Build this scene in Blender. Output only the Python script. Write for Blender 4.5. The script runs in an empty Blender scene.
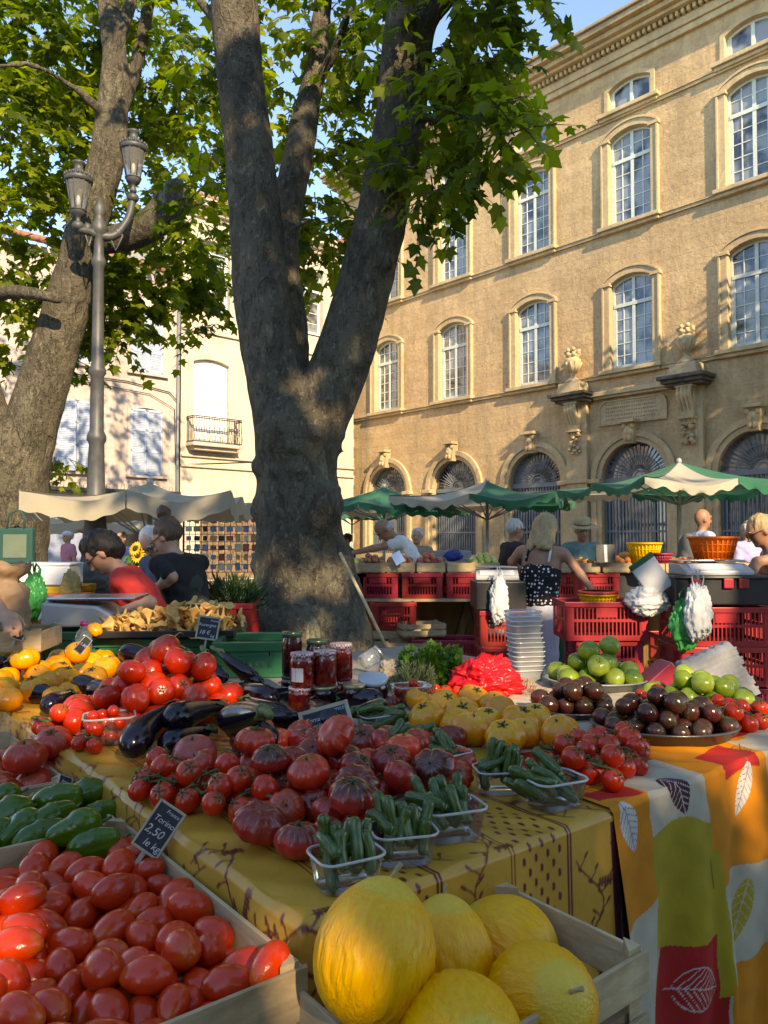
import bpy, bmesh, math, random
import numpy as np
from mathutils import Vector, Matrix, Euler, noise as mnoise
from mathutils.geometry import tessellate_polygon
R = math.radians
rnd = random.Random(7)
sc = bpy.context.scene
col = sc.collection
# ---------------------------------------------------------------- camera
FPX, CAMZ, PITCH = 769.0, 1.5, math.atan(26/769)
cam = bpy.data.objects.new('camera', bpy.data.cameras.new('camera')); col.objects.link(cam)
cam.location = (0, 0, CAMZ); cam.rotation_euler = (R(90)+PITCH, 0, 0)
cam.data.sensor_fit = 'VERTICAL'; cam.data.sensor_height = 24; cam.data.lens = 24*FPX/1024
cam.data.clip_start = .05; cam.data.clip_end = 3000
sc.camera = cam
def ray(px, py):
    dx, dy = (px-384)/FPX, (512-py)/FPX
    c, s = math.cos(PITCH), math.sin(PITCH)
    return Vector((dx, c-dy*s, s+dy*c))
def pz(px, py, z):                    # point seen at px,py lying at height z
    r = ray(px, py); t = (z-CAMZ)/r.z
    return Vector((r.x*t, r.y*t, z))
def pd(px, py, Y):                    # point seen at px,py lying at depth Y
    r = ray(px, py); t = Y/r.y
    return Vector((r.x*t, Y, CAMZ+r.z*t))
# ---------------------------------------------------------------- mesh builder
def rotto(d):
    return Vector((0, 0, 1)).rotation_difference(Vector(d).normalized()).to_matrix().to_4x4()
class MB:
    def __init__(s): s.v = []; s.f = []; s.m = []; s.s = []
    def add(s, vs, fs, mi=0, smooth=False, M=None):
        o = len(s.v)
        if M is not None: vs = [M @ Vector(v) for v in vs]
        s.v += [tuple(v) for v in vs]
        for f in fs: s.f.append(tuple(i+o for i in f)); s.m.append(mi); s.s.append(smooth)
        return s
    def box(s, c, d, M=None, mi=0, taper=1.0):
        x, y, z = d[0]/2, d[1]/2, d[2]/2; t = taper
        vs = [(c[0]+a*x*(t if k < 0 else 1), c[1]+b*y*(t if k < 0 else 1), c[2]+k*z) for k in (-1, 1) for b in (-1, 1) for a in (-1, 1)]
        return s.add(vs, [(0,2,3,1),(4,5,7,6),(0,1,5,4),(2,6,7,3),(0,4,6,2),(1,3,7,5)], mi, False, M)
    def tube(s, pts, rad, n=8, mi=0, caps=True, smooth=True, M=None, flat=1.0):
        pts = [Vector(p) for p in pts]; k = len(pts)
        if not hasattr(rad, '__len__'): rad = [rad]*k
        vs = []; up = None
        for i, p in enumerate(pts):
            t = (pts[min(i+1, k-1)]-pts[max(i-1, 0)])
            t = t.normalized() if t.length > 1e-9 else Vector((0, 0, 1))
            if up is None: up = t.orthogonal().normalized()
            else:
                up = up - t*up.dot(t)
                up = up.normalized() if up.length > 1e-6 else t.orthogonal().normalized()
            w = t.cross(up)
            for j in range(n):
                a = 2*math.pi*j/n
                vs.append(p+(up*math.cos(a)+w*math.sin(a)*flat)*rad[i])
        fs = [(i*n+j, i*n+(j+1)%n, (i+1)*n+(j+1)%n, (i+1)*n+j) for i in range(k-1) for j in range(n)]
        if caps: fs += [tuple(range(n-1, -1, -1)), tuple((k-1)*n+j for j in range(n))]
        return s.add(vs, fs, mi, smooth, M)
    def lathe(s, prof, n=24, c=(0, 0, 0), mi=0, smooth=True, M=None, close=False):
        k = len(prof); vs = []
        for r_, z in prof:
            for j in range(n):
                a = 2*math.pi*j/n; vs.append((c[0]+r_*math.cos(a), c[1]+r_*math.sin(a), c[2]+z))
        fs = [(i*n+j, i*n+(j+1)%n, (i+1)*n+(j+1)%n, (i+1)*n+j) for i in range(k-1) for j in range(n)]
        if close: fs += [tuple(range(n-1, -1, -1)), tuple((k-1)*n+j for j in range(n))]
        return s.add(vs, fs, mi, smooth, M)
    def ell(s, c, r, M=None, nu=16, nv=10, mi=0, fn=None):
        vs = [(0, 0, -1)]; 
        for i in range(1, nv):
            t = -math.pi/2+math.pi*i/nv
            for j in range(nu):
                a = 2*math.pi*j/nu; vs.append((math.cos(t)*math.cos(a), math.cos(t)*math.sin(a), math.sin(t)))
        vs.append((0, 0, 1)); e = len(vs)-1
        if fn: vs = [fn(*v) for v in vs]
        if not hasattr(r, '__len__'): r = (r, r, r)
        T = Matrix.Translation(c) @ (M or Matrix()) @ Matrix.Diagonal((r[0], r[1], r[2], 1))
        fs = [(0, 1+(j+1)%nu, 1+j) for j in range(nu)]
        fs += [(1+(i-1)*nu+j, 1+(i-1)*nu+(j+1)%nu, 1+i*nu+(j+1)%nu, 1+i*nu+j) for i in range(1, nv-1) for j in range(nu)]
        b = 1+(nv-2)*nu; fs += [(b+j, b+(j+1)%nu, e) for j in range(nu)]
        return s.add(vs, fs, mi, True, T)
    def prism(s, poly, h, M=None, mi=0, smooth=False):           # poly in xy, extruded in z 0..h
        n = len(poly)
        vs = [(p[0], p[1], 0) for p in poly]+[(p[0], p[1], h) for p in poly]
        fs = [tuple(range(n-1, -1, -1)), tuple(range(n, 2*n))]+[(i, (i+1)%n, n+(i+1)%n, n+i) for i in range(n)]
        return s.add(vs, fs, mi, smooth, M)
    def mesh(s, name, mats):
        me = bpy.data.meshes.new(name); me.from_pydata(s.v, [], s.f)
        for m in (mats if isinstance(mats, (list, tuple)) else [mats]): me.materials.append(m)
        me.polygons.foreach_set('material_index', s.m); me.polygons.foreach_set('use_smooth', s.s)
        me.update(); return me
    def build(s, name, mats, parent=None, loc=(0, 0, 0), rot=(0, 0, 0), bev=0, fix=False):
        me = s.mesh(name, mats)
        if fix:
            b = bmesh.new(); b.from_mesh(me); bmesh.ops.recalc_face_normals(b, faces=b.faces); b.to_mesh(me); b.free()
        o = bpy.data.objects.new(name, me); col.objects.link(o); o.parent = parent
        o.location = loc; o.rotation_euler = rot
        if bev:
            md = o.modifiers.new('bevel', 'BEVEL'); md.width = bev; md.segments = 2; md.limit_method = 'ANGLE'; md.angle_limit = R(40)
        return o
def inst(name, me, parent=None, loc=(0, 0, 0), rot=None, mat=None):
    o = bpy.data.objects.new(name, me); col.objects.link(o); o.parent = parent; o.location = loc
    if rot is not None:
        if isinstance(rot, Matrix): o.rotation_euler = rot.to_euler()
        else: o.rotation_euler = rot
    return o
def tag(o, label=None, cat=None, group=None, kind=None):
    if label: o['label'] = label
    if cat: o['category'] = cat
    if group: o['group'] = group
    if kind: o['kind'] = kind
    return o
def thing(name, label, cat, loc=(0, 0, 0), rz=0, group=None, rot=None):
    o = bpy.data.objects.new(name, None); col.objects.link(o); o.empty_display_size = .1
    o.location = loc; o.rotation_euler = rot if rot is not None else (0, 0, rz)
    return tag(o, label, cat, group)
def copy_tree(o, parent=None):
    c = o.copy(); col.objects.link(c); c.parent = parent
    for ch in list(o.children): copy_tree(ch, c)
    return c
def bake(o, voxel=None, smooth=0, disp=None, dec=None):          # voxel remesh a union of closed shapes into one skin
    if voxel:
        m = o.modifiers.new('r', 'REMESH'); m.mode = 'VOXEL'; m.voxel_size = voxel; m.use_smooth_shade = True
    if smooth:
        m = o.modifiers.new('s', 'SMOOTH'); m.iterations = smooth; m.factor = .5
    if dec:
        m = o.modifiers.new('d', 'DECIMATE'); m.ratio = dec
    dg = bpy.context.evaluated_depsgraph_get()
    me = bpy.data.meshes.new_from_object(o.evaluated_get(dg)); mats = list(o.data.materials)
    o.modifiers.clear(); me.name = o.name; o.data = me
    if not me.materials:
        for q in mats: me.materials.append(q)
    me.polygons.foreach_set('use_smooth', [True]*len(me.polygons))
    if disp:
        for v in me.vertices: v.co += v.normal*disp(v.co, v.normal)
        me.update()
    return o
# ---------------------------------------------------------------- materials
class NT:
    def __init__(s, name, world=None):
        if world: s.t = world.node_tree
        else:
            s.mat = bpy.data.materials.new(name); s.mat.use_nodes = True; s.t = s.mat.node_tree
        s.n = s.t.nodes
        for x in list(s.n): s.n.remove(x)
        s.out = s.n.new('ShaderNodeOutputWorld' if world else 'ShaderNodeOutputMaterial')
    def L(s, a, b): s.t.links.new(a, b)
    def N(s, ty, **k):
        x = s.n.new('ShaderNode'+ty)
        for q, v in k.items():
            if q in ('op',): x.operation = v
            elif q == 'attr': x.attribute_name = v
            elif q in ('blend',): x.blend_type = v
            elif hasattr(x, q) and q not in ('color',): setattr(x, q, v)
        return x
    def S(s, x, i, v):
        if v is None: return
        if hasattr(v, 'links') or isinstance(v, bpy.types.NodeSocket): s.L(v, x.inputs[i])
        else: x.inputs[i].default_value = v
    def coord(s, kind='Object', scale=None):
        c = s.N('TexCoord').outputs[kind]
        if scale:
            m = s.N('Mapping'); s.L(c, m.inputs[0]); m.inputs['Scale'].default_value = scale if hasattr(scale, '__len__') else (scale,)*3; return m.outputs[0]
        return c
    def noise(s, vec, scale=5, detail=4, rough=.55, dist=0):
        n = s.N('TexNoise'); s.S(n, 'Vector', vec); n.inputs['Scale'].default_value = scale; n.inputs['Detail'].default_value = detail
        n.inputs['Roughness'].default_value = rough; n.inputs['Distortion'].default_value = dist; return n.outputs['Fac']
    def math(s, op, a, b=0.0, c=None, clamp=False):
        m = s.N('Math', op=op); s.S(m, 0, a); s.S(m, 1, b); 
        if c is not None: s.S(m, 2, c)
        m.use_clamp = clamp; return m.outputs[0]
    def ramp(s, f, stops, interp='LINEAR'):
        r = s.N('ValToRGB'); s.S(r, 0, f); e = r.color_ramp.elements; r.color_ramp.interpolation = interp
        while len(e) < len(stops): e.new(.5)
        for q, (p, c) in zip(e, stops): q.position = p; q.color = (c[0], c[1], c[2], 1) if hasattr(c, '__len__') else (c, c, c, 1)
        return r.outputs[0]
    def mix(s, f, a, b, blend='MIX'):
        m = s.N('MixRGB', blend=blend); s.S(m, 0, f)
        for i, v in ((1, a), (2, b)):
            if isinstance(v, (tuple, list)): m.inputs[i].default_value = (v[0], v[1], v[2], 1)
            else: s.S(m, i, v)
        return m.outputs[0]
    def bump(s, h, strength=.3, dist=.01):
        b = s.N('Bump'); s.S(b, 'Height', h); b.inputs['Strength'].default_value = strength; b.inputs['Distance'].default_value = dist; return b.outputs[0]
    def P(s, color, rough=.5, spec=.5, metal=0, coat=0, normal=None, trans=0, alpha=1, sheen=0, ior=None, emit=None, sub=0):
        p = s.N('BsdfPrincipled')
        if isinstance(color, (tuple, list)): p.inputs['Base Color'].default_value = (*color[:3], 1)
        else: s.L(color, p.inputs['Base Color'])
        s.S(p, 'Roughness', rough); s.S(p, 'Specular IOR Level', spec); s.S(p, 'Metallic', metal); s.S(p, 'Coat Weight', coat)
        s.S(p, 'Transmission Weight', trans); s.S(p, 'Alpha', alpha); s.S(p, 'Sheen Weight', sheen); s.S(p, 'Normal', normal)
        if ior: p.inputs['IOR'].default_value = ior
        if sub:
            p.inputs['Subsurface Weight'].default_value = sub; p.inputs['Subsurface Radius'].default_value = (1, .4, .3); p.inputs['Subsurface Scale'].default_value = .01
        s.L(p.outputs[0], s.out.inputs[0]); s.p = p; return s.mat
MATS = {}
def pbr(name, c, rough=.5, var=.25, scale=6, bump=.15, bscale=60, spec=.5, coat=0, metal=0, bdist=.003, ovar=.12, c2=None, sheen=0, sub=0, stretch=None):
    if name in MATS: return MATS[name]
    t = NT(name); v = t.coord('Object', stretch)
    n = t.noise(v, scale, 5)
    c2 = c2 or tuple(x*(1-var*1.6) for x in c)
    cc = t.mix(t.ramp(n, [(.3, 0.0), (.7, 1.0)]), c2, c)
    if ovar:
        oi = t.N('ObjectInfo').outputs['Random']
        h = t.N('HueSaturation'); t.S(h, 'Value', t.math('MULTIPLY_ADD', oi, 2*ovar, 1-ovar)); t.S(h, 'Hue', t.math('MULTIPLY_ADD', t.math('FRACT', t.math('MULTIPLY', oi, 7.13)), ovar*.12, .5-ovar*.06)); t.L(cc, h.inputs['Color']); cc = h.outputs[0]
    nb = t.bump(t.noise(v, bscale, 3), bump, bdist) if bump else None
    rr = t.math('MULTIPLY_ADD', n, .3*rough, rough*.85)
    MATS[name] = t.P(cc, rr, spec, metal, coat, nb, sheen=sheen, sub=sub); return MATS[name]
def glass(name, tint=(.9, .95, .95), rough=.05, opacity=.25):     # thin clear plastic / thin glass
    if name in MATS: return MATS[name]
    t = NT(name); g = t.N('BsdfGlossy'); g.inputs['Roughness'].default_value = rough; g.inputs['Color'].default_value = (1, 1, 1, 1)
    tr = t.N('BsdfTransparent'); tr.inputs[0].default_value = (*tint, 1)
    df = t.N('BsdfDiffuse'); df.inputs[0].default_value = (*[x*.8 for x in tint], 1)
    a = t.N('MixShader'); a.inputs[0].default_value = opacity; t.L(tr.outputs[0], a.inputs[1]); t.L(df.outputs[0], a.inputs[2])
    fr = t.N('Fresnel'); fr.inputs[0].default_value = 1.5
    b = t.N('MixShader'); t.L(t.math('MULTIPLY_ADD', fr.outputs[0], .6, .02), b.inputs[0]); t.L(a.outputs[0], b.inputs[1]); t.L(g.outputs[0], b.inputs[2])
    t.L(b.outputs[0], t.out.inputs[0]); MATS[name] = t.mat; return t.mat
def text_mesh(s, size, mat, parent, loc, rot, name='writing', ext=.0006, align='CENTER', shear=.2):
    cu = bpy.data.curves.new(name, 'FONT'); cu.body = s; cu.size = size; cu.align_x = align; cu.align_y = 'CENTER'; cu.extrude = ext; cu.shear = shear; cu.resolution_u = 3
    o = bpy.data.objects.new(name, cu); col.objects.link(o)
    me = bpy.data.meshes.new_from_object(o.evaluated_get(bpy.context.evaluated_depsgraph_get()))
    bpy.data.objects.remove(o); me.materials.clear(); me.materials.append(mat)
    return inst(name, me, parent, loc, rot)
# ---------------------------------------------------------------- smooth union of capsules and ellipsoids -> one continuous skin
def sdf_skin(prims, vox, k=.03):
    lo = np.full(3, 1e9); hi = -lo
    for p in prims:
        if p[0] == 'c':
            for c, r in ((p[1], p[3]), (p[2], p[4])): c = np.array(c); lo = np.minimum(lo, c-r); hi = np.maximum(hi, c+r)
        else: c = np.array(p[1]); r = max(p[2]); lo = np.minimum(lo, c-r); hi = np.maximum(hi, c+r)
    pad = 2*vox+k*.5; lo -= pad; hi += pad; n = np.ceil((hi-lo)/vox).astype(int)+1
    G = np.full(n, 9.0, np.float32); ax = [lo[i]+vox*np.arange(n[i]) for i in range(3)]
    for p in prims:
        if p[0] == 'c':
            a, b = np.array(p[1], float), np.array(p[2], float); rm = max(p[3], p[4]); bl, bh = np.minimum(a, b)-rm, np.maximum(a, b)+rm
        else: c = np.array(p[1], float); rm = max(p[2]); bl, bh = c-rm, c+rm
        kk = p[5] if p[0] == 'c' and len(p) > 5 else (p[4] if p[0] == 'e' and len(p) > 4 else k)
        m = max(k, kk)+2*vox; i0 = np.maximum(0, ((bl-m-lo)/vox).astype(int)); i1 = np.minimum(n, ((bh+m-lo)/vox).astype(int)+2)
        X, Y, Z = np.meshgrid(ax[0][i0[0]:i1[0]], ax[1][i0[1]:i1[1]], ax[2][i0[2]:i1[2]], indexing='ij')
        if p[0] == 'c':
            d = b-a; L2 = max(1e-12, d@d); t = np.clip(((X-a[0])*d[0]+(Y-a[1])*d[1]+(Z-a[2])*d[2])/L2, 0, 1)
            D = np.sqrt((X-a[0]-t*d[0])**2+(Y-a[1]-t*d[1])**2+(Z-a[2]-t*d[2])**2)-(p[3]+(p[4]-p[3])*t)
        else:
            q = np.stack([X-c[0], Y-c[1], Z-c[2]], -1)
            if p[3] is not None: q = q @ np.array(p[3].to_3x3())
            r = np.array(p[2]); k0 = np.linalg.norm(q/r, axis=-1); k1 = np.linalg.norm(q/(r*r), axis=-1)+1e-9; D = k0*(k0-1)/k1
        S_ = G[i0[0]:i1[0], i0[1]:i1[1], i0[2]:i1[2]]; h = np.clip(kk-np.abs(S_-D), 0, None)/max(kk, 1e-6)
        S_[...] = np.minimum(S_, D)-h*h*kk*.25
    s = G < 0; nx, ny, nz = G.shape
    acc = np.zeros((nx-1, ny-1, nz-1, 3), np.float32); cnt = np.zeros((nx-1, ny-1, nz-1), np.float32)
    for A in range(3):
        e = [0, 0, 0]; e[A] = 1
        for u in (0, 1):
            for v in (0, 1):
                o = [0, 0, 0]; o[(A+1)%3] = u; o[(A+2)%3] = v
                g0 = G[o[0]:o[0]+nx-1, o[1]:o[1]+ny-1, o[2]:o[2]+nz-1]; g1 = G[o[0]+e[0]:o[0]+e[0]+nx-1, o[1]+e[1]:o[1]+e[1]+ny-1, o[2]+e[2]:o[2]+e[2]+nz-1]
                c = (g0 < 0) != (g1 < 0); t = np.where(c, g0/np.where(c, g0-g1, 1), 0)
                cnt += c
                for B in range(3): acc[..., B] += np.where(c, (t if B == A else o[B]), 0)
    act = cnt > 0; idx = np.full(act.shape, -1, np.int64); idx[act] = np.arange(act.sum())
    ii = np.argwhere(act); V = (ii+acc[act]/cnt[act][:, None])*vox+lo; F = []
    for A in range(3):
        B, C = (A+1)%3, (A+2)%3; sl0 = [slice(None)]*3; sl1 = [slice(None)]*3; sl0[A] = slice(0, -1); sl1[A] = slice(1, None)
        c = s[tuple(sl0)] != s[tuple(sl1)]; P_ = np.argwhere(c); P_ = P_[(P_[:, B] > 0) & (P_[:, C] > 0) & (P_[:, B] < n[B]-1) & (P_[:, C] < n[C]-1)]
        ins = s[tuple(sl0)][tuple(P_.T)]; eb = np.zeros(3, int); eb[B] = 1; ec = np.zeros(3, int); ec[C] = 1
        q = np.stack([idx[tuple((P_-eb-ec).T)], idx[tuple((P_-ec).T)], idx[tuple(P_.T)], idx[tuple((P_-eb).T)]], 1)
        q[~ins] = q[~ins][:, ::-1]; F.append(q)
    return V, np.concatenate(F)
def skin(name, prims, vox, mat, parent=None, k=.03, disp=None, smooth=1):
    V, F = sdf_skin(prims, vox, k)
    for _ in range(smooth):
        acc = np.zeros_like(V); c = np.zeros(len(V))
        for a, b in ((0, 1), (1, 2), (2, 3), (3, 0)):
            np.add.at(acc, F[:, a], V[F[:, b]]); np.add.at(acc, F[:, b], V[F[:, a]]); np.add.at(c, F[:, a], 1); np.add.at(c, F[:, b], 1)
        V = V*.5+acc/np.maximum(c, 1)[:, None]*.5
    me = bpy.data.meshes.new(name); me.vertices.add(len(V)); me.vertices.foreach_set('co', V.astype(np.float32).ravel())
    me.loops.add(F.size); me.loops.foreach_set('vertex_index', F.ravel()); me.polygons.add(len(F)); me.polygons.foreach_set('loop_start', np.arange(len(F))*4); me.polygons.foreach_set('loop_total', np.full(len(F), 4))
    me.materials.append(mat); me.update(calc_edges=True); me.polygons.foreach_set('use_smooth', [True]*len(F))
    if disp:
        nn = [v.normal.copy() for v in me.vertices]
        for v, q in zip(me.vertices, nn): v.co += q*disp(v.co, q)
        me.update()
    return inst(name, me, parent)
def rotm(x=0, y=0, z=0): return Euler((x, y, z)).to_matrix().to_4x4()
# ---------------------------------------------------------------- light and sky
SUN_AZ = Vector((.40, -.915)).normalized(); SUN_EL = R(30)
SUN = Vector((SUN_AZ.x*math.cos(SUN_EL), SUN_AZ.y*math.cos(SUN_EL), math.sin(SUN_EL)))
w = bpy.data.worlds.new('World'); sc.world = w; w.use_nodes = True
t = NT('w', world=w)
sky = t.N('TexSky'); sky.sky_type = 'NISHITA'; sky.sun_disc = False; sky.sun_elevation = SUN_EL
sky.sun_rotation = math.atan2(SUN_AZ.x, SUN_AZ.y); sky.altitude = 200; sky.air_density = .85; sky.dust_density = .1; sky.ozone_density = 7.0
bg = t.N('Background'); t.L(sky.outputs[0], bg.inputs[0]); bg.inputs[1].default_value = .15; t.L(bg.outputs[0], t.out.inputs[0])
sl = bpy.data.objects.new('sun', bpy.data.lights.new('sun', 'SUN')); col.objects.link(sl)
sl.data.energy = 2.1; sl.data.angle = R(.6); sl.data.color = (1, .93, .83)
sl.rotation_euler = (-SUN).to_track_quat('-Z', 'Y').to_euler()
vs = sc.view_settings; vs.view_transform = 'Standard'; vs.look = 'None'; vs.gamma = 1; vs.exposure = 2.02
vs.use_white_balance = True; vs.white_balance_temperature = 10500; vs.white_balance_tint = 12
sc.cycles.max_bounces = 8; sc.cycles.transparent_max_bounces = 12; sc.cycles.use_denoising = True
sc.cycles.caustics_reflective = False; sc.cycles.caustics_refractive = False
# ---------------------------------------------------------------- stone materials
def stone(name, c1, c2, bw=.85, bh=.36, mort=.012, bump=.5, joint=.75):
    t = NT(name); co = t.coord('Object')
    sx = t.N('SeparateXYZ'); t.L(co, sx.inputs[0]); cx = t.N('CombineXYZ')
    t.L(t.math('ADD', sx.outputs[0], sx.outputs[1]), cx.inputs[0]); t.L(sx.outputs[2], cx.inputs[1])
    b = t.N('TexBrick'); t.L(cx.outputs[0], b.inputs['Vector']); b.inputs['Scale'].default_value = 1
    b.inputs['Brick Width'].default_value = bw; b.inputs['Row Height'].default_value = bh; b.inputs['Mortar Size'].default_value = mort; b.inputs['Mortar Smooth'].default_value = .4
    b.inputs['Color1'].default_value = (0, 0, 0, 1); b.inputs['Color2'].default_value = (1, 1, 1, 1); b.inputs['Mortar'].default_value = (.5, .5, .5, 1); b.offset_frequency = 2
    big = t.noise(co, .35, 6, .65); fine = t.noise(co, 9, 6, .7); med = t.noise(co, 2.2, 5, .6)
    base = t.mix(t.ramp(big, [(.35, 0.), (.65, 1.)]), c1, c2)
    base = t.mix(t.math('MULTIPLY', t.N('SeparateXYZ') and b.outputs['Color'], .28), base, tuple(x*.72 for x in c1))
    base = t.mix(t.math('MULTIPLY', t.ramp(med, [(.45, 0.), (.75, 1.)]), .4), base, tuple(min(1, x*1.3) for x in c2))
    base = t.mix(t.math('MULTIPLY', t.ramp(fine, [(.45, 0.), (.75, 1.)]), .6), base, tuple(x*.55 for x in c1))
    grime = t.noise(t.coord('Object', (1.2, 1.2, .18)), 1.4, 6, .7)
    base = t.mix(t.math('MULTIPLY', t.ramp(grime, [(.45, 0.), (.75, 1.)]), .45), base, (.15, .115, .075))
    base = t.mix(t.math('MULTIPLY', b.outputs['Fac'], joint*.55), base, tuple(x*.55 for x in c1))
    top = t.ramp(t.math('ADD', sx.outputs[2], t.math('MULTIPLY', t.noise(co, 1.2, 5, .7), 1.6)), [(0., 0.), (1., 0.)]) if False else t.math('MULTIPLY', t.math('GREATER_THAN', t.math('ADD', sx.outputs[2], t.math('MULTIPLY', t.noise(co, 1.6, 6, .75), 1.5)), 17.7), .45)
    base = t.mix(top, base, (.20, .17, .13))
    h = t.math('ADD', t.math('MULTIPLY', b.outputs['Fac'], -1.2*joint), t.math('ADD', t.math('MULTIPLY', fine, 1.0), t.math('MULTIPLY', med, 1.3)))
    return t.P(base, .9, .2, normal=t.bump(h, bump, .03))
M_stone = stone('honey limestone ashlar', (.49, .33, .175), (.62, .445, .25), .9, .40, .009, .9, .24)
M_trim = stone('smooth dressed limestone', (.50, .37, .21), (.57, .44, .26), 1.3, 30, .0, .25, 0)
M_cream = stone('cream limestone', (.60, .51, .39), (.66, .57, .45), .9, .4, .008, .25, .4)
M_pink = stone('pink beige render', (.50, .41, .35), (.55, .46, .40), 60, 60, 0, .12, 0)
M_frame = pbr('pale sage window paint', (.60, .67, .60), .5, .12, 20, .05, ovar=.04)
M_grille = pbr('grey blue grille paint', (.17, .21, .23), .45, .2, 20, .1, ovar=0)
M_shut = pbr('light blue shutter paint', (.42, .50, .62), .6, .15, 8, .1, ovar=.03)
M_iron = pbr('dark wrought iron', (.03, .03, .032), .5, .2, ovar=0)
M_dark = pbr('dark interior', (.02, .019, .018), .9, .3, ovar=0, bump=0)  # near-black colour paints in the shade of unlit rooms behind openings
M_tile = pbr('terracotta roof tile', (.38, .17, .09), .85, .35, 3, .5, 20)
def mk_pane():
    t = NT('old window glass'); n = t.noise(t.coord('Object'), 1.6, 2)
    return t.P(t.mix(t.ramp(n, [(.36, 0.), (.54, 1.)]), (.02, .024, .03), (.24, .26, .26)), .05, 1.0, coat=.6, normal=t.bump(t.noise(t.coord('Object'), 1.1, 2), .12, .05))  # pale noise patches paint sky reflections and curtains into the pane colour
M_pane = mk_pane()
def mk_curtain():
    t = NT('white curtain behind glass'); return t.P((.62, .60, .55), .3, .5, coat=.5)
M_curt = mk_curtain()
# ---------------------------------------------------------------- facade helpers (local x along the wall, z up, y into the wall)
def arch_pts(x0, x1, z0, z1, rise, n=12):       # opening with segmental or round head, z1 = crown
    w2 = (x1-x0)/2; cx = (x0+x1)/2
    if rise <= 0: return [(x0, z0), (x1, z0), (x1, z1), (x0, z1)]
    r = (w2*w2+rise*rise)/(2*rise); cz = z1-r; a0 = math.asin(min(1, w2/r))
    if rise >= w2: a0 = math.pi/2
    top = [(cx+r*math.sin(a0-2*a0*i/n), cz+r*math.cos(a0-2*a0*i/n)) for i in range(n+1)]
    return [(x0, z0), (x1, z0)]+top
def wall_mb(outline, holes, y=0, reveal=.3, mi=0, mi_r=0):
    mb = MB(); loops = [[Vector((p[0], p[1], 0)) for p in outline]]+[[Vector((p[0], p[1], 0)) for p in h] for h in holes]
    tri = tessellate_polygon(loops); flat = [p for l in loops for p in l]
    fs = []
    for a, b, c in tri:
        n = (flat[b]-flat[a]).cross(flat[c]-flat[a]).z
        fs.append((a, b, c) if n > 0 else (a, c, b))
    mb.add([(p.x, y, p.y) for p in flat], fs, mi)
    for h in holes:
        n = len(h); vs = [(p[0], y, p[1]) for p in h]+[(p[0], y+reveal, p[1]) for p in h]
        mb.add(vs, [(i, (i+1)%n, n+(i+1)%n, n+i) for i in range(n)], mi_r)
    return mb
def ring_mb(inner, outer, y0, y1, mb=None, mi=0, closed=True):     # moulding between two loops of equal length, front at y0, back at y1
    mb = mb or MB(); n = len(inner)
    vs = [(p[0], y0, p[1]) for p in inner]+[(p[0], y0, p[1]) for p in outer]+[(p[0], y1, p[1]) for p in inner]+[(p[0], y1, p[1]) for p in outer]
    rng = range(n if closed else n-1); fs = []
    for i in rng:
        j = (i+1)%n
        fs += [(i, j, n+j, n+i), (n+i, n+j, 3*n+j, 3*n+i), (i, 2*n+i, 2*n+j, j)]
    if not closed: fs += [(0, n, 3*n, 2*n), (n-1, 2*n-1+0, 4*n-1, 3*n-1)]
    return mb.add(vs, fs, mi)
def offset_arch(x0, x1, z0, z1, rise, d, n=12):
    if rise <= 0: return [(x0-d, z0), (x1+d, z0), (x1+d, z1+d), (x0-d, z1+d)]
    w2 = (x1-x0)/2; cx = (x0+x1)/2; r = (w2*w2+rise*rise)/(2*rise); cz = z1-r; a0 = math.pi/2 if rise >= w2 else math.asin(w2/r)
    ro = r+d; ae = math.pi/2 if rise >= w2 else math.asin(min(1, (w2+d)/ro))
    top = [(cx+ro*math.sin(ae-2*ae*i/n), cz+ro*math.cos(ae-2*ae*i/n)) for i in range(n+1)]
    return [(x0-d, z0), (x1+d, z0)]+top
def casement(parent, cx, z0, z1, w_, rise, y, rows, cols, transom=None, mats=None, name='window', curtain=False):
    x0, x1 = cx-w_/2, cx+w_/2; o = arch_pts(x0, x1, z0, z1, rise); f = .07
    inn = arch_pts(x0+f, x1-f, z0+f, z1-f, max(0, rise*.86))
    mb = MB(); ring_mb(inn, o, y, y+.06, mb)
    mb.box((cx, y+.025, (z0+z1)/2), (.10, .06, z1-z0-2*f))
    if transom: mb.box((cx, y+.02, transom), (w_-2*f+.02, .075, .11))
    for s in (-1, 1):
        mb.box((cx+s*(w_/2-f-.03), y+.028, (z0+(transom or z1-f))/2), (.05, .05, (transom or z1-rise)-z0-f))
        mb.box((cx+s*w_/4, y+.028, z0+f+.04), (w_/2-f, .05, .08))
        for c in range(1, cols):
            mb.box((cx+s*(.05+(w_/2-f-.05)*c/cols), y+.032, (z0+z1)/2-.03), (.028, .03, z1-z0-2*f-rise*.5))
    segs = [(z0+f, transom-.055, rows)]+([(transom+.055, z1-f, 2)] if transom else []) if transom else [(z0+f, z1-f, rows)]
    for a, b, r_ in segs:
        for k in range(1, r_): mb.box((cx, y+.034, a+(b-a)*k/r_), (w_-2*f-.01, .026, .028))
    wf = mb.build(name, M_frame if mats is None else mats, parent)
    g = MB(); po = [(p[0], y+.04, p[1]) for p in inn]; g.add(po, [tuple(range(len(po)))])
    g.build('pane', M_curt if curtain else M_pane, wf)
    if curtain is None: pass
    return wf
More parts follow.
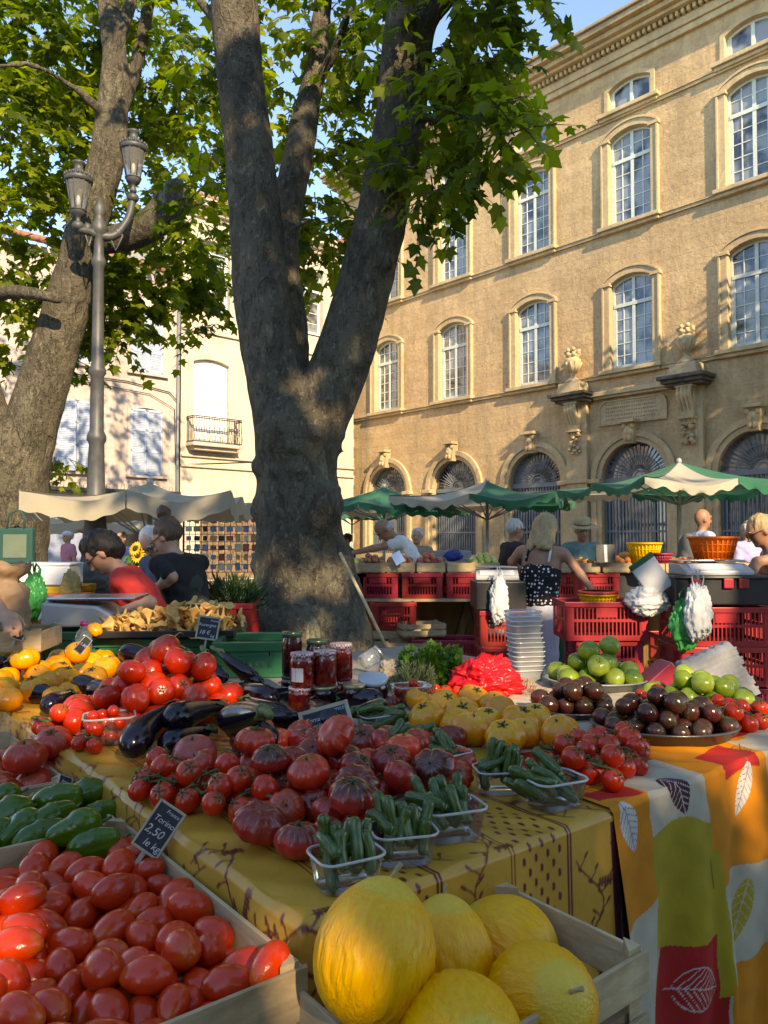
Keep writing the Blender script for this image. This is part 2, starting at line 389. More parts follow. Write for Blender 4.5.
# ---------------------------------------------------------------- the long honey facade on the right
PB = 21.0; FO = Vector((.737*PB, .676*PB, 0))
big = thing('stone_mansion', 'honey coloured limestone mansion of four storeys with tall small paned windows and grilled arches', 'building', FO, R(-47.5))
UC = [-22.7+3.61*k for k in range(7)]; X0, X1 = -25.6, 3.2
holes = []; H1 = (6.62, 9.47, .22); H2 = (11.07, 13.95, .22); H3 = (14.62, 15.52, .2)
for u in UC:
    for (a, b, r_) in (H1, H2, H3): holes.append(arch_pts(u-.71, u+.71, a, b, r_))
    holes.append(arch_pts(u-1.08, u+1.08, .05, 4.4, 1.08, 20))
wall_mb([(X0, 0), (X1, 0), (X1, 16.3), (X0, 16.3)], holes, 0, .32).build('wall', M_stone, big)
bk = MB(); bk.box(((X0+X1)/2, 5.4, 8.2), (X1-X0-.02, 9.9, 16.2)); 
bk2 = MB(); 
for a, b, c, d in (((X0, .0), (X0, 10), None, None), ((X1, 0), (X1, 10), None, None)):
    bk2.add([(a[0], a[1], 0), (b[0], b[1], 0), (b[0], b[1], 16.3), (a[0], a[1], 16.3)], [(0, 1, 2, 3)])
bk2.build('side_wall', M_stone, big)
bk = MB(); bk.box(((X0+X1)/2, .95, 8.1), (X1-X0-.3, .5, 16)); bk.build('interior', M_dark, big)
for i, u in enumerate(UC):
    for k, (a, b, r_) in enumerate((H1, H2, H3)):
        sf = MB(); o1 = arch_pts(u-.70, u+.70, a+.002, b, r_); o2 = offset_arch(u-.70, u+.70, a+.002, b, r_, .19 if k < 2 else .14)
        ring_mb(o1, o2, -.09 if k < 2 else -.05, .12, sf)
        if k < 2:
            o3 = offset_arch(u-.70, u+.70, a+.002, b, r_, .25); ring_mb(offset_arch(u-.70, u+.70, a+.002, b, r_, .185), o3, -.13, 0, sf)
            sf.box((u-.82, -.07, b-r_+.02), (.34, .15, .10)); sf.box((u+.82, -.07, b-r_+.02), (.34, .15, .10))
        s_ = sf.build('window_surround', M_trim, big, bev=.01)
        sl_ = MB(); sl_.box((u, -.10, a-.06), (2.04, .28, .12)); sl_.box((u, -.06, a-.17), (1.92, .18, .10)); sl_.build('sill', M_trim, big, bev=.015)
        if k < 2: casement(big, u, a+.01, b, 1.41, r_, .13, 5, 2, a+(b-a)*.70, curtain=False)
        else: casement(big, u, a+.01, b, 1.41, r_, .13, 1, 1, None)
    # ground floor arch
    a = MB(); i1 = arch_pts(u-1.06, u+1.06, .06, 4.38, 1.06, 20); 
    ring_mb(i1, offset_arch(u-1.06, u+1.06, .06, 4.38, 1.06, .16, 20), -.05, .1, a); ring_mb(offset_arch(u-1.06, u+1.06, .06, 4.38, 1.06, .155, 20), offset_arch(u-1.06, u+1.06, .06, 4.38, 1.06, .34, 20), -.11, 0, a)
    a.box((u-1.25, -.1, 3.26), (.42, .24, .13)); a.box((u+1.25, -.1, 3.26), (.42, .24, .13))
    a.build('arch_surround', M_trim, big, bev=.012)
    k_ = MB(); k_.prism([(-.13, 0), (.13, 0), (.2, .62), (-.2, .62)], .26, Matrix.Translation((u, .0, 4.32)) @ Matrix.Rotation(R(90), 4, 'X'))
    k_.ell((u, -.28, 4.66), (.13, .1, .19)); k_.ell((u, -.37, 4.64), (.035, .05, .05)); k_.box((u, -.24, 4.98), (.5, .36, .09)); k_.ell((u-.13, -.27, 4.83), (.08, .07, .09)); k_.ell((u+.13, -.27, 4.83), (.08, .07, .09)); k_.ell((u-.06, -.33, 4.47), (.07, .07, .1)); k_.ell((u+.07, -.33, 4.46), (.07, .07, .1))
    k_.build('carved_keystone', M_trim, big)
    g = MB(); yb = .2
    g.box((u, yb, 3.27), (2.14, .08, .14)); g.box((u, yb, .35), (2.14, .06, .1)); g.box((u, yb, 1.7), (2.14, .05, .06)); g.box((u, yb, 2.85), (2.14, .05, .05)); g.box((u, yb, 3.05), (2.14, .05, .05))
    for j in range(19): g.box((u-1.03+2.06*j/18, yb, 1.7), (.042, .042, 3.1))
    g.build('window_grille', M_grille, big)
    g = MB()
    for j in range(23):
        q = math.pi*j/22; c_, s_ = math.cos(q), math.sin(q)
        g.tube([(u+c_*.3, yb, 3.33+s_*.3), (u+c_*1.05, yb, 3.33+s_*1.03)], .014 if j%2 else .02, 5)
    for rr in (.3, .2, .66, 1.03): g.tube([(u+math.cos(math.pi*q/20)*rr, yb, 3.33+math.sin(math.pi*q/20)*rr) for q in range(21)], .018, 5)
    g.build('fanlight_grille', M_grille, big)
    g = MB(); p = arch_pts(u-1.07, u+1.07, .06, 4.39, 1.07, 20); g.add([(q[0], .31, q[1]) for q in p], [tuple(range(len(p)))]); g.build('door_glass', M_pane, big)
    g = MB(); 
    for s in (-1, 1):
        g.box((u+s*.52, .285, 1.65), (.09, .03, 3.1)); g.box((u+s*.98, .285, 1.65), (.12, .03, 3.1))
    g.box((u, .285, .5), (2.1, .03, .9)); g.box((u, .285, 1.9), (2.1, .03, .08)); g.build('door_frame', M_grille, big)
# string courses and cornice
g = MB()
for z in (6.47, 10.92, 14.40): g.box(((X0+X1)/2, -.035, z), (X1-X0, .09, .10)); g.box(((X0+X1)/2, -.055, z+.055), (X1-X0, .13, .03))
g.box(((X0+X1)/2, -.06, .45), (X1-X0, .12, .9)); g.build('string_course', M_trim, big)
g = MB(); xm = (X0+X1)/2; wl = X1-X0
for y, z, d, h in ((-.06, 16.06, .14, .2), (-.10, 16.30, .2, .28), (-.24, 16.62, .5, .12), (-.32, 16.75, .66, .16), (-.42, 16.92, .86, .18), (-.46, 17.06, .96, .10)):
    g.box((xm, y, z), (wl+d-.1, d, h))
n = int(wl/.17)
for j in range(n): g.box((X0+(j+.5)*wl/n, -.27, 16.48), (.09, .16, .15))
g.build('cornice', M_trim, big, bev=.02)
g = MB()
for j in range(int(wl/.26)): 
    x = X0+(j+.5)*.26; g.tube([(x, -.45, 17.18), (x, -.1, 17.35), (x, 1.2, 17.8)], .1, 6)
g.box((xm, 5.5, 17.15), (wl, 10, .1)); g.build('roof', M_tile, big)
g = MB()
for j in range(24):
    z = .9+.4*j
    if z > 15.7: break
    g.box((X0+.35+(.06 if j%2 else 0), -.03, .2+z), (.7+(.12 if j%2 else 0), .07, .36))
for j in range(40):
    z = 1.1+.4*j
    if z > 15.7: break
g.build('quoin', M_trim, big, bev=.01)
# portal with pilasters, ledges, consoles, urns and inscribed plaque
uc = UC[3]
for s in (-1, 1):
    g = MB(); g.box((uc+s*1.85, -.10, 2.95), (.74, .20, 5.7)); g.box((uc+s*1.85, -.13, .5), (.84, .26, 1.0)); g.box((uc+s*1.85, -.12, 3.27), (.80, .28, .1)); g.build('pilaster', M_trim, big, bev=.012)
    g = MB()
    for j in range(4):
        x = uc+s*1.85-.165+.11*j
        g.tube([(x, -.34-.0*j, 5.72), (x, -.52, 5.66), (x, -.55, 5.5), (x, -.44, 5.3), (x, -.33, 5.1), (x, -.28, 4.9), (x, -.36, 4.78), (x, -.28, 4.7)], [.05, .06, .065, .06, .055, .05, .05, .03], 8)
    g.box((uc+s*1.85, -.27, 5.2), (.36, .16, 1.0)); g.box((uc+s*1.85, -.32, 4.86), (.46, .3, .07)); g.box((uc+s*1.85, -.34, 5.74), (.5, .42, .07))
    for j in range(26): g.ell((uc+s*1.85+rnd.uniform(-.17, .17), -.25-rnd.uniform(0, .12), 4.75-.62*rnd.random()), (rnd.uniform(.04, .08),)*3, nu=8, nv=6)
    g.build('console_bracket', M_trim, big)
    g = MB(); g.box((uc+s*1.85, -.40, 5.98), (1.36, .80, .10)); g.box((uc+s*1.85, -.36, 5.88), (1.22, .66, .10)); g.box((uc+s*1.85, -.30, 5.79), (1.08, .54, .08)); g.build('ledge', pbr('dark weathered stone', (.14, .125, .10), .9, .4, 5, .4, 30, ovar=0), big, bev=.015)
    g = MB(); g.box((uc+s*1.85, -.34, 6.2), (.74, .48, .33), taper=1.15); g.lathe([(0, .0), (.24, 0), (.26, .05), (.16, .14), (.07, .22), (.07, .3), (.12, .34), (.22, .5), (.26, .68), (.25, .76), (.18, .8), (.2, .84), (.23, .88), (.15, .95), (.06, 1.0), (.09, 1.06), (.04, 1.14), (0, 1.17)], 16, (uc+s*1.85, -.34, 6.36))
    for j in range(14): g.ell((uc+s*1.85+.2*math.cos(j*.9), -.34+.2*math.sin(j*.9), 6.36+.98+.08*math.sin(j*2.3)), .07, nu=7, nv=5)
    for j in range(10): g.tube([(uc+s*1.85+.12*math.cos(j*.628), -.34+.12*math.sin(j*.628), 6.7), (uc+s*1.85+.27*math.cos(j*.628), -.34+.27*math.sin(j*.628), 7.02)], [.02, .045], 5)
    g.build('stone_urn', M_trim, big)
g = MB(); g.box((uc, -.12, 5.93), (2.5, .26, .14)); g.box((uc, -.08, 5.83), (2.5, .18, .1)); g.build('portal_lintel', M_trim, big, bev=.01)
pl = [(-1.12, 4.93), (1.12, 4.93), (1.12, 5.45), (1.05, 5.6), (.9, 5.68), (-.9, 5.68), (-1.05, 5.6), (-1.12, 5.45)]
g = MB(); g.add([(uc+p[0], -.05, p[1]+.02) for p in pl], [tuple(range(8))]); ring_mb([(uc+p[0]*.955, 5.3+(p[1]-5.3)*.9+.02) for p in pl], [(uc+p[0], p[1]+.02) for p in pl], -.09, 0, g); pq = g.build('inscribed_plaque', M_trim, big)
for j in range(5):
    g = MB(); 
    x = -.85
    while x < .8:
        w_ = rnd.uniform(.02, .05); g.box((uc+x, -.052, 5.58-.115*j), (w_, .004, rnd.uniform(.03, .055))); x += w_+rnd.uniform(.015, .05)
    g.build('carved_lettering', pbr('worn carving', (.27, .21, .13), .9, .2, ovar=0), pq)
# ---------------------------------------------------------------- the left row (local x along the wall)
LO = Vector((-6.2, 27.0, 0)); LR = R(42.5)
crm = thing('cream_townhouse', 'cream stone townhouse with white shuttered balcony window, sunlit behind the trunk', 'building', LO, LR)
XA, XB = -1.06, 6.7; hs = []; wins = []
for s in (.1, 4.35):
    for (a, b, r_) in ((4.86, 7.8, .14), (9.5, 12.05, .1)):
        hs.append(arch_pts(s-.72, s+.72, a, b, r_, 8)); wins.append((s, a, b, r_))
hs.append([(-.3, .02), (2.6, .02), (2.6, 2.7), (-.3, 2.7)]); hs.append([(3.6, .02), (5.6, .02), (5.6, 2.8), (3.6, 2.8)])
wall_mb([(XA, 0), (XB, 0), (XB, 13.0), (XA, 13.0)], hs, 0, .3).build('wall', M_cream, crm)
g = MB(); g.box(((XA+XB)/2, 3.0, 6.5), (XB-XA-.02, 4.8, 13)); g.build('rear_block', M_cream, crm)
for (s, a, b, r_) in wins:
    g = MB(); ring_mb(arch_pts(s-.71, s+.71, a, b, r_, 8), offset_arch(s-.71, s+.71, a, b, r_, .2, 8), -.06, .1, g); g.build('window_surround', M_cream, crm, bev=.01)
    g = MB()
    if a < 6:
        for q in (-1, 1):
            g.box((s+q*.355, .12, (a+b)/2), (.69, .04, b-a-.04))
            for z in range(4): 
                g.box((s+q*.355, .095, a+.35+z*.7), (.55, .03, .5))
            for z in range(9): g.box((s+q*.355, .078, a+.25+z*.3), (.5, .012, .03))
        g.build('white_shutter', pbr('white shutter paint', (.78, .78, .74), .6, .08, 9, .05, ovar=0), crm)
    else: casement(crm, s, a+.01, b, 1.41, r_, .12, 4, 1, a+1.8, name='window')
for s in (.1, 4.35):
    g = MB(); g.box((s, -.27, 4.72), (1.95, .6, .12)); g.box((s, -.2, 4.6), (1.7, .4, .14)); g.build('balcony_slab', M_cream, crm, bev=.02)
    g = MB(); 
    for z in (4.82, 5.62, 5.68): g.box((s, -.53, z), (1.9, .03, .03)); g.box((s-.94, -.27, z), (.03, .52, .03)); g.box((s+.94, -.27, z), (.03, .52, .03))
    for j in range(20):
        x = s-.94+1.88*j/19; g.tube([(x, -.53, 4.8), (x, -.58, 5.0), (x, -.5, 5.25), (x, -.53, 5.68)], .009, 5)
        if j % 2 and j < 19: g.tube([(x+.05+.06*math.cos(q*.7), -.54, 5.25+.13*math.sin(q*.7)) for q in range(10)], .007, 4)
    for j in range(5):
        for q in (-1, 1): g.tube([(s+q*.94, -.05-.12*j, 4.8), (s+q*.94, -.05-.12*j, 5.68)], .009, 5)
    g.build('balcony_railing', M_iron, crm)
g = MB()
for y, z, d, h in ((-.05, 12.85, .12, .14), (-.12, 13.0, .3, .14), (-.22, 13.14, .5, .14), (-.28, 13.26, .6, .08)): g.box(((XA+XB)/2, y, z), (XB-XA+.1, d, h))
for z in (4.35, 4.0, 8.75): g.box(((XA+XB)/2, -.04, z), (XB-XA-.01, .1, .09))
g.build('cornice', M_cream, crm, bev=.015)
g = MB()
for j in range(int((XB-XA)/.26)): x = XA+.13+j*.26; g.tube([(x, -.55, 13.35), (x, 1.0, 13.9), (x, 2.8, 14.5)], .1, 6)
g.build('roof', M_tile, crm)
M_shopglass = M_pane
g = MB(); g.box((1.15, .28, 1.35), (2.9, .04, 2.7)); g.box((4.6, .28, 1.4), (2.0, .04, 2.8)); g.build('shop_interior', pbr('warm shop interior', (.30, .20, .12), .8, .5, 8, 0), crm)
# pink house
pk = thing('pink_townhouse', 'pale pink rendered townhouse with light blue louvred shutters behind the lamp post', 'building', LO, LR)
XC, XD = -16, -1.08; hs = []; wp = [(-2.27, 1.12), (-4.66, 1.12), (-7.6, 1.12), (-10.6, 1.12), (-13.6, 1.12)]
for x, w_ in wp:
    for a, b in ((3.58, 5.82), (7.0, 9.0)): hs.append(arch_pts(x-w_/2, x+w_/2, a, b, .08, 6))
shops = [(-3.6, -1.5), (-6.9, -4.3), (-10.4, -7.8), (-14.5, -11.6)]
for a, b in shops: hs.append([(a, .02), (b, .02), (b, 2.6), (a, 2.6)])
wall_mb([(XC, 0), (XD, 0), (XD, 10.4), (XC, 10.4)], hs, .05, .28).build('wall', M_pink, pk)
g = MB(); g.box(((XC+XD)/2, 3.2, 5.2), (XD-XC-.02, 5.0, 10.3)); g.build('rear_block', M_pink, pk)
def shutter(parent, x, z0, z1, w_, y, rz=0):
    g = MB(); g.box((w_/2, 0, (z1-z0)/2), (w_, .03, z1-z0))
    for q in (.03, w_-.03): g.box((q, -.02, (z1-z0)/2), (.06, .03, z1-z0))
    for z in (.04, (z1-z0)*.36, (z1-z0)*.68, z1-z0-.04): g.box((w_/2, -.02, z), (w_, .03, .08))
    k = int((z1-z0)/.055)
    for j in range(k): g.add([(.06, -.017, .055*j+.02), (w_-.06, -.017, .055*j+.02), (w_-.06, -.03, .055*j+.05), (.06, -.03, .055*j+.05)], [(0, 1, 2, 3)])
    return g.build('shutter', M_shut, parent, (x, y, z0), (0, 0, rz))
for k, (x, w_) in enumerate(wp):
    for a, b in ((3.58, 5.82), (7.0, 9.0)):
        g = MB(); ring_mb(arch_pts(x-w_/2, x+w_/2, a, b, .08, 6), offset_arch(x-w_/2, x+w_/2, a, b, .08, .11, 6), .02, .1, g); g.box((x, .0, a-.05), (w_+.3, .16, .08)); g.build('window_surround', M_pink, pk)
        if k == 1:
            casement(pk, x, a+.01, b, w_, .08, .18, 3, 1, None, M_shut); shutter(pk, x-w_/2+.02, a, b-.03, w_/2, .0, R(-25)); o = shutter(pk, x+w_/2-.02-w_/2*.85, a, b-.03, w_/2*.95, .0, R(-12))
        else:
            shutter(pk, x-w_/2+.005, a+.01, b-.04, w_/2-.01, .06); shutter(pk, x+.005, a+.01, b-.04, w_/2-.01, .06)
for i, (a, b) in enumerate(shops):
    g = MB(); g.box(((a+b)/2, .24, 1.3), (b-a, .04, 2.6)); g.build('shop_front', pbr('grey blue shop front', (.26, .31, .42), .5, .15, ovar=0) if i in (1,) else M_dark, pk)  # open shops are near-black sheets, their shade put into the colour
g = MB(); g.box(((XC+XD)/2, -.05, 3.02), (XD-XC-.1, .3, .1)); 
for j in range(60): g.tube([(XC+.3+j*.24, -.15, 3.08), (XC+.3+j*.24, -.2, 3.2), (XC+.42+j*.24, -.15, 3.22), (XC+.42+j*.24, -.15, 3.08)], .008, 4)
g.tube([(XC, -.02, 6.75), (-6, -.02, 6.6), (-3, -.02, 6.62), (-1.5, -.02, 6.45), (-1.12, -.03, 6.1), (-1.1, -.03, 4.0)], .02, 5); g.tube([(XC, -.02, 6.65), (-6, -.02, 6.5), (-2.2, -.02, 6.3), (-1.3, -.02, 5.9), (-1.25, -.03, 4.0), (4, -.03, 4.5)], .014, 5)
g.build('shop_cable', M_iron, pk)
MB().tube([(-1.2, -.06, .1), (-1.2, -.06, 3.9), (-1.2, -.06, 10.4)], .05, 8).build('drainpipe', M_grille, pk)
g = MB()
for j in range(int((XD-XC)/.26)): x = XC+.13+j*.26; g.tube([(x, -.35, 10.45), (x, 1.0, 11.), (x, 2.8, 11.6)], .1, 6)
g.build('roof', M_tile, pk)
# houses closing the square behind the photographer
def back_house(label, x, y, rz, w_, h):
    t = thing('townhouse', label, 'building', (x, y, 0), R(rz), 'townhouses closing the square behind the photographer'); hs = []
    for i in range(int(w_/2.8)):
        cx = -w_/2+1.6+i*2.8
        for z in (.1, 3.6, 6.8, 9.4):
            if z+2.1 < h: hs.append([(cx-.55, z), (cx+.55, z), (cx+.55, z+2.1), (cx-.55, z+2.1)])
    wall_mb([(-w_/2, 0), (w_/2, 0), (w_/2, h), (-w_/2, h)], hs, 0, .25).build('wall', M_pink if w_ > 15 else M_cream, t)
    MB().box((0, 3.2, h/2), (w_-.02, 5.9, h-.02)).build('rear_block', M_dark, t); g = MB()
    for l in hs: g.add([(p[0], .2, p[1]) for p in l], [(0, 1, 2, 3)])
    g.build('glazing', M_pane, t); MB().prism([(-.6, h), (6.5, h+2.4), (6.5, h+2.6), (-.6, h+.2)], w_, Matrix.Translation((-w_/2, 0, 0)) @ Matrix.Rotation(R(90), 4, 'Z') @ Matrix.Rotation(R(90), 4, 'X')).build('roof', M_tile, t)
back_house('long pink townhouse behind the photographer', 3, -19.5, 180+8, 26, 11.2); back_house('cream townhouse behind the photographer to the left', -19, -12, 180-48, 14, 10.8); back_house('cream townhouse to the far left of the square', -25, 4, 90, 13, 11.0); back_house('cream townhouse to the far right behind the photographer', 22, -14, 180+52, 14, 10.5)
# ground
gm = NT('stone paving'); v = gm.coord('Object'); b = gm.N('TexBrick'); gm.L(v, b.inputs['Vector']); b.inputs['Scale'].default_value = 1; b.inputs['Brick Width'].default_value = .5; b.inputs['Row Height'].default_value = .32; b.inputs['Mortar Size'].default_value = .008
b.inputs['Color1'].default_value = (.17, .15, .125, 1); b.inputs['Color2'].default_value = (.22, .19, .16, 1); b.inputs['Mortar'].default_value = (.08, .07, .06, 1)
gc = gm.mix(gm.math('MULTIPLY', gm.noise(v, 1.5, 6), .7), b.outputs['Color'], (.10, .09, .08))
M_ground = gm.P(gc, .85, .3, normal=gm.bump(b.outputs['Fac'], -.3, .01))
tag(MB().add([(-400, -400, 0), (400, -400, 0), (400, 400, 0), (-400, 400, 0)], [(0, 1, 2, 3)]).build('ground', M_ground), kind='structure')
# ---------------------------------------------------------------- plane trees
def mk_bark():
    t = NT('plane tree bark'); co = t.coord('Object'); st = t.coord('Object', (1, 1, .45))
    n1 = t.noise(st, 2.2, 6, .6); n2 = t.noise(st, 9, 6, .7); 
    base = t.mix(t.ramp(n1, [(.35, 0.), (.65, 1.)]), (.080, .064, .044), (.20, .17, .12))
    base = t.mix(t.math('MULTIPLY', t.ramp(n2, [(.48, 0.), (.62, 1.)]), .55), base, (.11, .105, .065))
    vo = t.N('TexVoronoi'); vo.feature = 'F1'; vv = t.N('VectorMath', op='ADD') if False else None
    wn = t.N('TexNoise'); t.L(st, wn.inputs['Vector']); wn.inputs['Scale'].default_value = 5
    mx = t.N('MixRGB'); mx.inputs[0].default_value = .12; t.L(st, mx.inputs[1]); t.L(wn.outputs['Color'], mx.inputs[2])
    vo.inputs['Scale'].default_value = 3.6; t.L(mx.outputs[0], vo.inputs['Vector'])
    pale = t.ramp(vo.outputs['Distance'], [(.16, 1.), (.20, 0.)])
    vs_ = t.N('SeparateXYZ'); t.L(vo.outputs['Color'], vs_.inputs[0]); sel = t.math('GREATER_THAN', vs_.outputs[0], .45)
    base = t.mix(t.math('MULTIPLY', t.math('MULTIPLY', pale, sel), .75), base, (.34, .32, .20))
    v2 = t.N('TexVoronoi'); v2.inputs['Scale'].default_value = 19; t.L(mx.outputs[0], v2.inputs['Vector'])
    p2 = t.ramp(v2.outputs['Distance'], [(.17, 1.), (.19, 0.)]); s2 = t.N('SeparateXYZ'); t.L(v2.outputs['Color'], s2.inputs[0])
    base = t.mix(t.math('MULTIPLY', t.math('MULTIPLY', p2, t.math('GREATER_THAN', s2.outputs[1], .62)), .7), base, (.30, .27, .19))
    v3 = t.N('TexVoronoi'); v3.inputs['Scale'].default_value = 7; t.L(mx.outputs[0], v3.inputs['Vector']); s3 = t.N('SeparateXYZ'); t.L(v3.outputs['Color'], s3.inputs[0])
    base = t.mix(t.math('MULTIPLY', t.math('GREATER_THAN', s3.outputs[0], .6), .28), base, (.17, .16, .105)); base = t.mix(t.math('MULTIPLY', t.math('LESS_THAN', s3.outputs[1], .3), .28), base, (.055, .045, .03))
    ck_ = t.ramp(t.noise(st, 17, 4, .7, .8), [(.54, 0.), (.60, 1.)]); base = t.mix(t.math('MULTIPLY', ck_, .38), base, (.040, .032, .02))
    pf = t.ramp(t.noise(st, 26, 3, .6, .5), [(.60, 0.), (.64, 1.)]); base = t.mix(t.math('MULTIPLY', pf, .5), base, (.30, .26, .18))
    dk = t.ramp(t.noise(co, 1.1, 5, .6), [(.55, 0.), (.75, 1.)])
    base = t.mix(t.math('MULTIPLY', dk, .6), base, (.045, .04, .028))
    h = t.math('ADD', t.math('MULTIPLY', n2, 1.), t.math('ADD', t.math('MULTIPLY', t.noise(co, 30, 5, .7), .5), t.math('MULTIPLY', pale, -.4)))
    h = t.math('ADD', h, t.math('MULTIPLY', ck_, -.25))
    return t.P(base, .85, .3, normal=t.bump(h, 1.0, .09))
M_bark = mk_bark()
def mk_leaf(name, c1, c2, tr=.45):
    t = NT(name); a = t.N('Attribute', attr='tint').outputs['Fac']
    c = t.mix(a, c1, c2)
    p = t.N('BsdfPrincipled'); t.L(c, p.inputs['Base Color']); p.inputs['Roughness'].default_value = .5; p.inputs['Specular IOR Level'].default_value = .35
    tl = t.N('BsdfTranslucent'); t.L(t.mix(1.0, c, (1.0, 1.15, .45), 'MULTIPLY'), tl.inputs[0])
    m = t.N('MixShader'); m.inputs[0].default_value = tr; t.L(p.outputs[0], m.inputs[1]); t.L(tl.outputs[0], m.inputs[2]); t.L(m.outputs[0], t.out.inputs[0]); return t.mat
M_leaf = mk_leaf('plane leaves', (.065, .115, .012), (.36, .42, .035), .60)
LEAF = np.array([(0, .36), (0, 0), (.2, -.07), (.52, .10), (.36, .24), (.66, .56), (.30, .55), (0, 1), (-.30, .55), (-.66, .56), (-.36, .24), (-.52, .10), (-.2, -.07)])
LEAFZ = np.array([0.02, 0, -.03, -.14, -.04, -.2, -.03, -.14, -.03, -.2, -.04, -.14, -.03])
def leaves_mesh(name, P_, D_, N_, S_, mat, tint=None, seed=0, shape=LEAF, shz=LEAFZ):
    # P base point, D tip direction, N normal, S size
    rs = np.random.RandomState(seed); n = len(P_); k = len(shape)
    D = D_/np.linalg.norm(D_, axis=1, keepdims=True); N = N_-D*np.sum(N_*D, axis=1, keepdims=True); N /= np.linalg.norm(N, axis=1, keepdims=True)+1e-9
    X = np.cross(D, N); w_ = rs.uniform(.8, 1.15, n); 
    V = P_[:, None, :]+S_[:, None, None]*(X[:, None, :]*(shape[None, :, 0:1]*w_[:, None, None])+D[:, None, :]*shape[None, :, 1:2]+N[:, None, :]*(shz[None, :, None]*rs.uniform(.3, 1.8, n)[:, None, None]))
    V = V.reshape(-1, 3); F = np.array([(0, i, i+1 if i+1 < k else 1) for i in range(1, k)])
    F = (F[None]+(np.arange(n)*k)[:, None, None]).reshape(-1, 3)
    me = bpy.data.meshes.new(name); me.vertices.add(len(V)); me.vertices.foreach_set('co', V.ravel())
    me.loops.add(F.size); me.loops.foreach_set('vertex_index', F.ravel()); me.polygons.add(len(F)); me.polygons.foreach_set('loop_start', np.arange(len(F))*3); me.polygons.foreach_set('loop_total', np.full(len(F), 3))
    me.materials.append(mat); at = me.attributes.new('tint', 'FLOAT', 'POINT'); tn = rs.beta(1.6, 2.2, n) if tint is None else tint
    at.data.foreach_set('value', np.repeat(tn, k).astype(np.float32)); me.update(calc_edges=True); return me
SUN_GAPS = [((-.80, 1.5, .86), .42), ((.42, 3.0, .95), .26), ((.78, 3.0, .98), .20), ((1.0, 2.9, .98), .16), ((-1.35, 3.1, .97), .22), ((.55, 3.1, 1.0), .2), ((2.5, 5.8, 1.3), .35), ((-.2, 2.0, .95), .10), ((1.9, 5.7, 1.15), .3), ((-1.6, 4.6, 1.35), .22), ((-2.0, 4.6, 1.2), .25), ((-.9, 2.5, .95), .12), ((.0, 7.9, 1.3), .4), ((2.2, 8.0, 1.3), .5)]  # spots whose sun path is cut free of unseen leaves, for added sun patches
SD = np.array([SUN.x, SUN.y, SUN.z])
def in_gap(p, off):
    for q, r in SUN_GAPS:
        v = np.array(p)+off-np.array(q); s = v @ SD
        if s > 2 and np.linalg.norm(v-s*SD) < r+.22: return True
    return False
def crown(name, clumps, parent, seed, smin=.10, smax=.19, per=8, twigs=True):
    rs = np.random.RandomState(seed); P_, D_, N_, S_, T_ = [], [], [], [], []; mb = MB()
    for c, r, n in clumps:
        c = np.array(c); r = np.array(r)
        for _ in range(n):
            d = rs.normal(size=3); d /= np.linalg.norm(d); q = rs.uniform(.2, 1)**.45; p = c+d*r*q
            if smax > .2 and n > 30 and in_gap(p, np.array(parent.location)): continue
            out = d*np.array([1, 1, .3]); out[2] -= .3; out += rs.normal(size=3)*.55; out /= np.linalg.norm(out); L_ = rs.uniform(.3, .65)*(smax/.19)
            side = np.cross(out, [0, 0, 1]); side /= np.linalg.norm(side)+1e-6; tt = np.clip(rs.beta(1.6, 2.2)+.15*d[2], 0, 1)
            pts = [p+out*L_*s+np.array([0, 0, -.25*L_*s*s]) for s in (0, .35, .7, 1)]
            if twigs and n < 100: mb.tube(pts, [.008, .006, .004, .002], 3, caps=False)
            for i in range(per):
                s = (i+.6)/per; bp = p+out*L_*s+np.array([0, 0, -.25*L_*s*s]); sg = 1 if i % 2 else -1
                ld = out*.6+side*sg*rs.uniform(.5, 1.1)+np.array([0, 0, -rs.uniform(.1, .8)])+rs.normal(size=3)*.2
                if i == per-1: ld = out+np.array([0, 0, -.4])
                nn = np.array([0, 0, 1.])+d*.3+rs.normal(size=3)*.45
                P_.append(bp+ld/np.linalg.norm(ld)*.04); D_.append(ld); N_.append(nn); S_.append(rs.uniform(smin, smax)); T_.append(np.clip(tt+rs.normal()*.18, 0, 1))
    me = leaves_mesh(name, np.array(P_), np.array(D_), np.array(N_), np.array(S_), M_leaf, np.array(T_), seed)
    o = inst(name, me, parent)
    if twigs: mb.build('foliage_twig', M_bark, parent)
    return o
def curve(pts, rad):
    P_ = [Vector(p) for p in pts]; out = []; rr = []
    for i in range(len(P_)-1):
        a, b = P_[max(i-1, 0)], P_[min(i+2, len(P_)-1)]; p, q = P_[i], P_[i+1]
        for k in range(6):
            s = k/6; s2, s3 = s*s, s*s*s
            out.append(.5*((2*p)+(q-a)*s+(2*a-5*p+4*q-b)*s2+(3*p-a-3*q+b)*s3)); rr.append(rad[i]+(rad[i+1]-rad[i])*s)
    out.append(P_[-1]); rr.append(rad[-1]); return out, rr
def limb(mb, pts, rad, n=12):
    out, rr = curve(pts, rad); mb.tube(out, rr, n, smooth=True); return out
def bark_disp(amp=.02):
    def f(co, n):
        a = mnoise.noise(Vector((co.x*2.2, co.y*2.2, co.z*1.6))); b = mnoise.noise(Vector((co.x*6, co.y*6, co.z*5)))+.6*mnoise.noise(Vector((co.x*14, co.y*14, co.z*10)))
        low = max(0, min(1, (2.8-co.z)/2.8)); k = max(0, mnoise.noise(Vector((co.x*2.6+9, co.y*2.6, co.z*2.6)))-.1)
        return amp*(a*1.0+b*.45)+low*k*.10
    return f
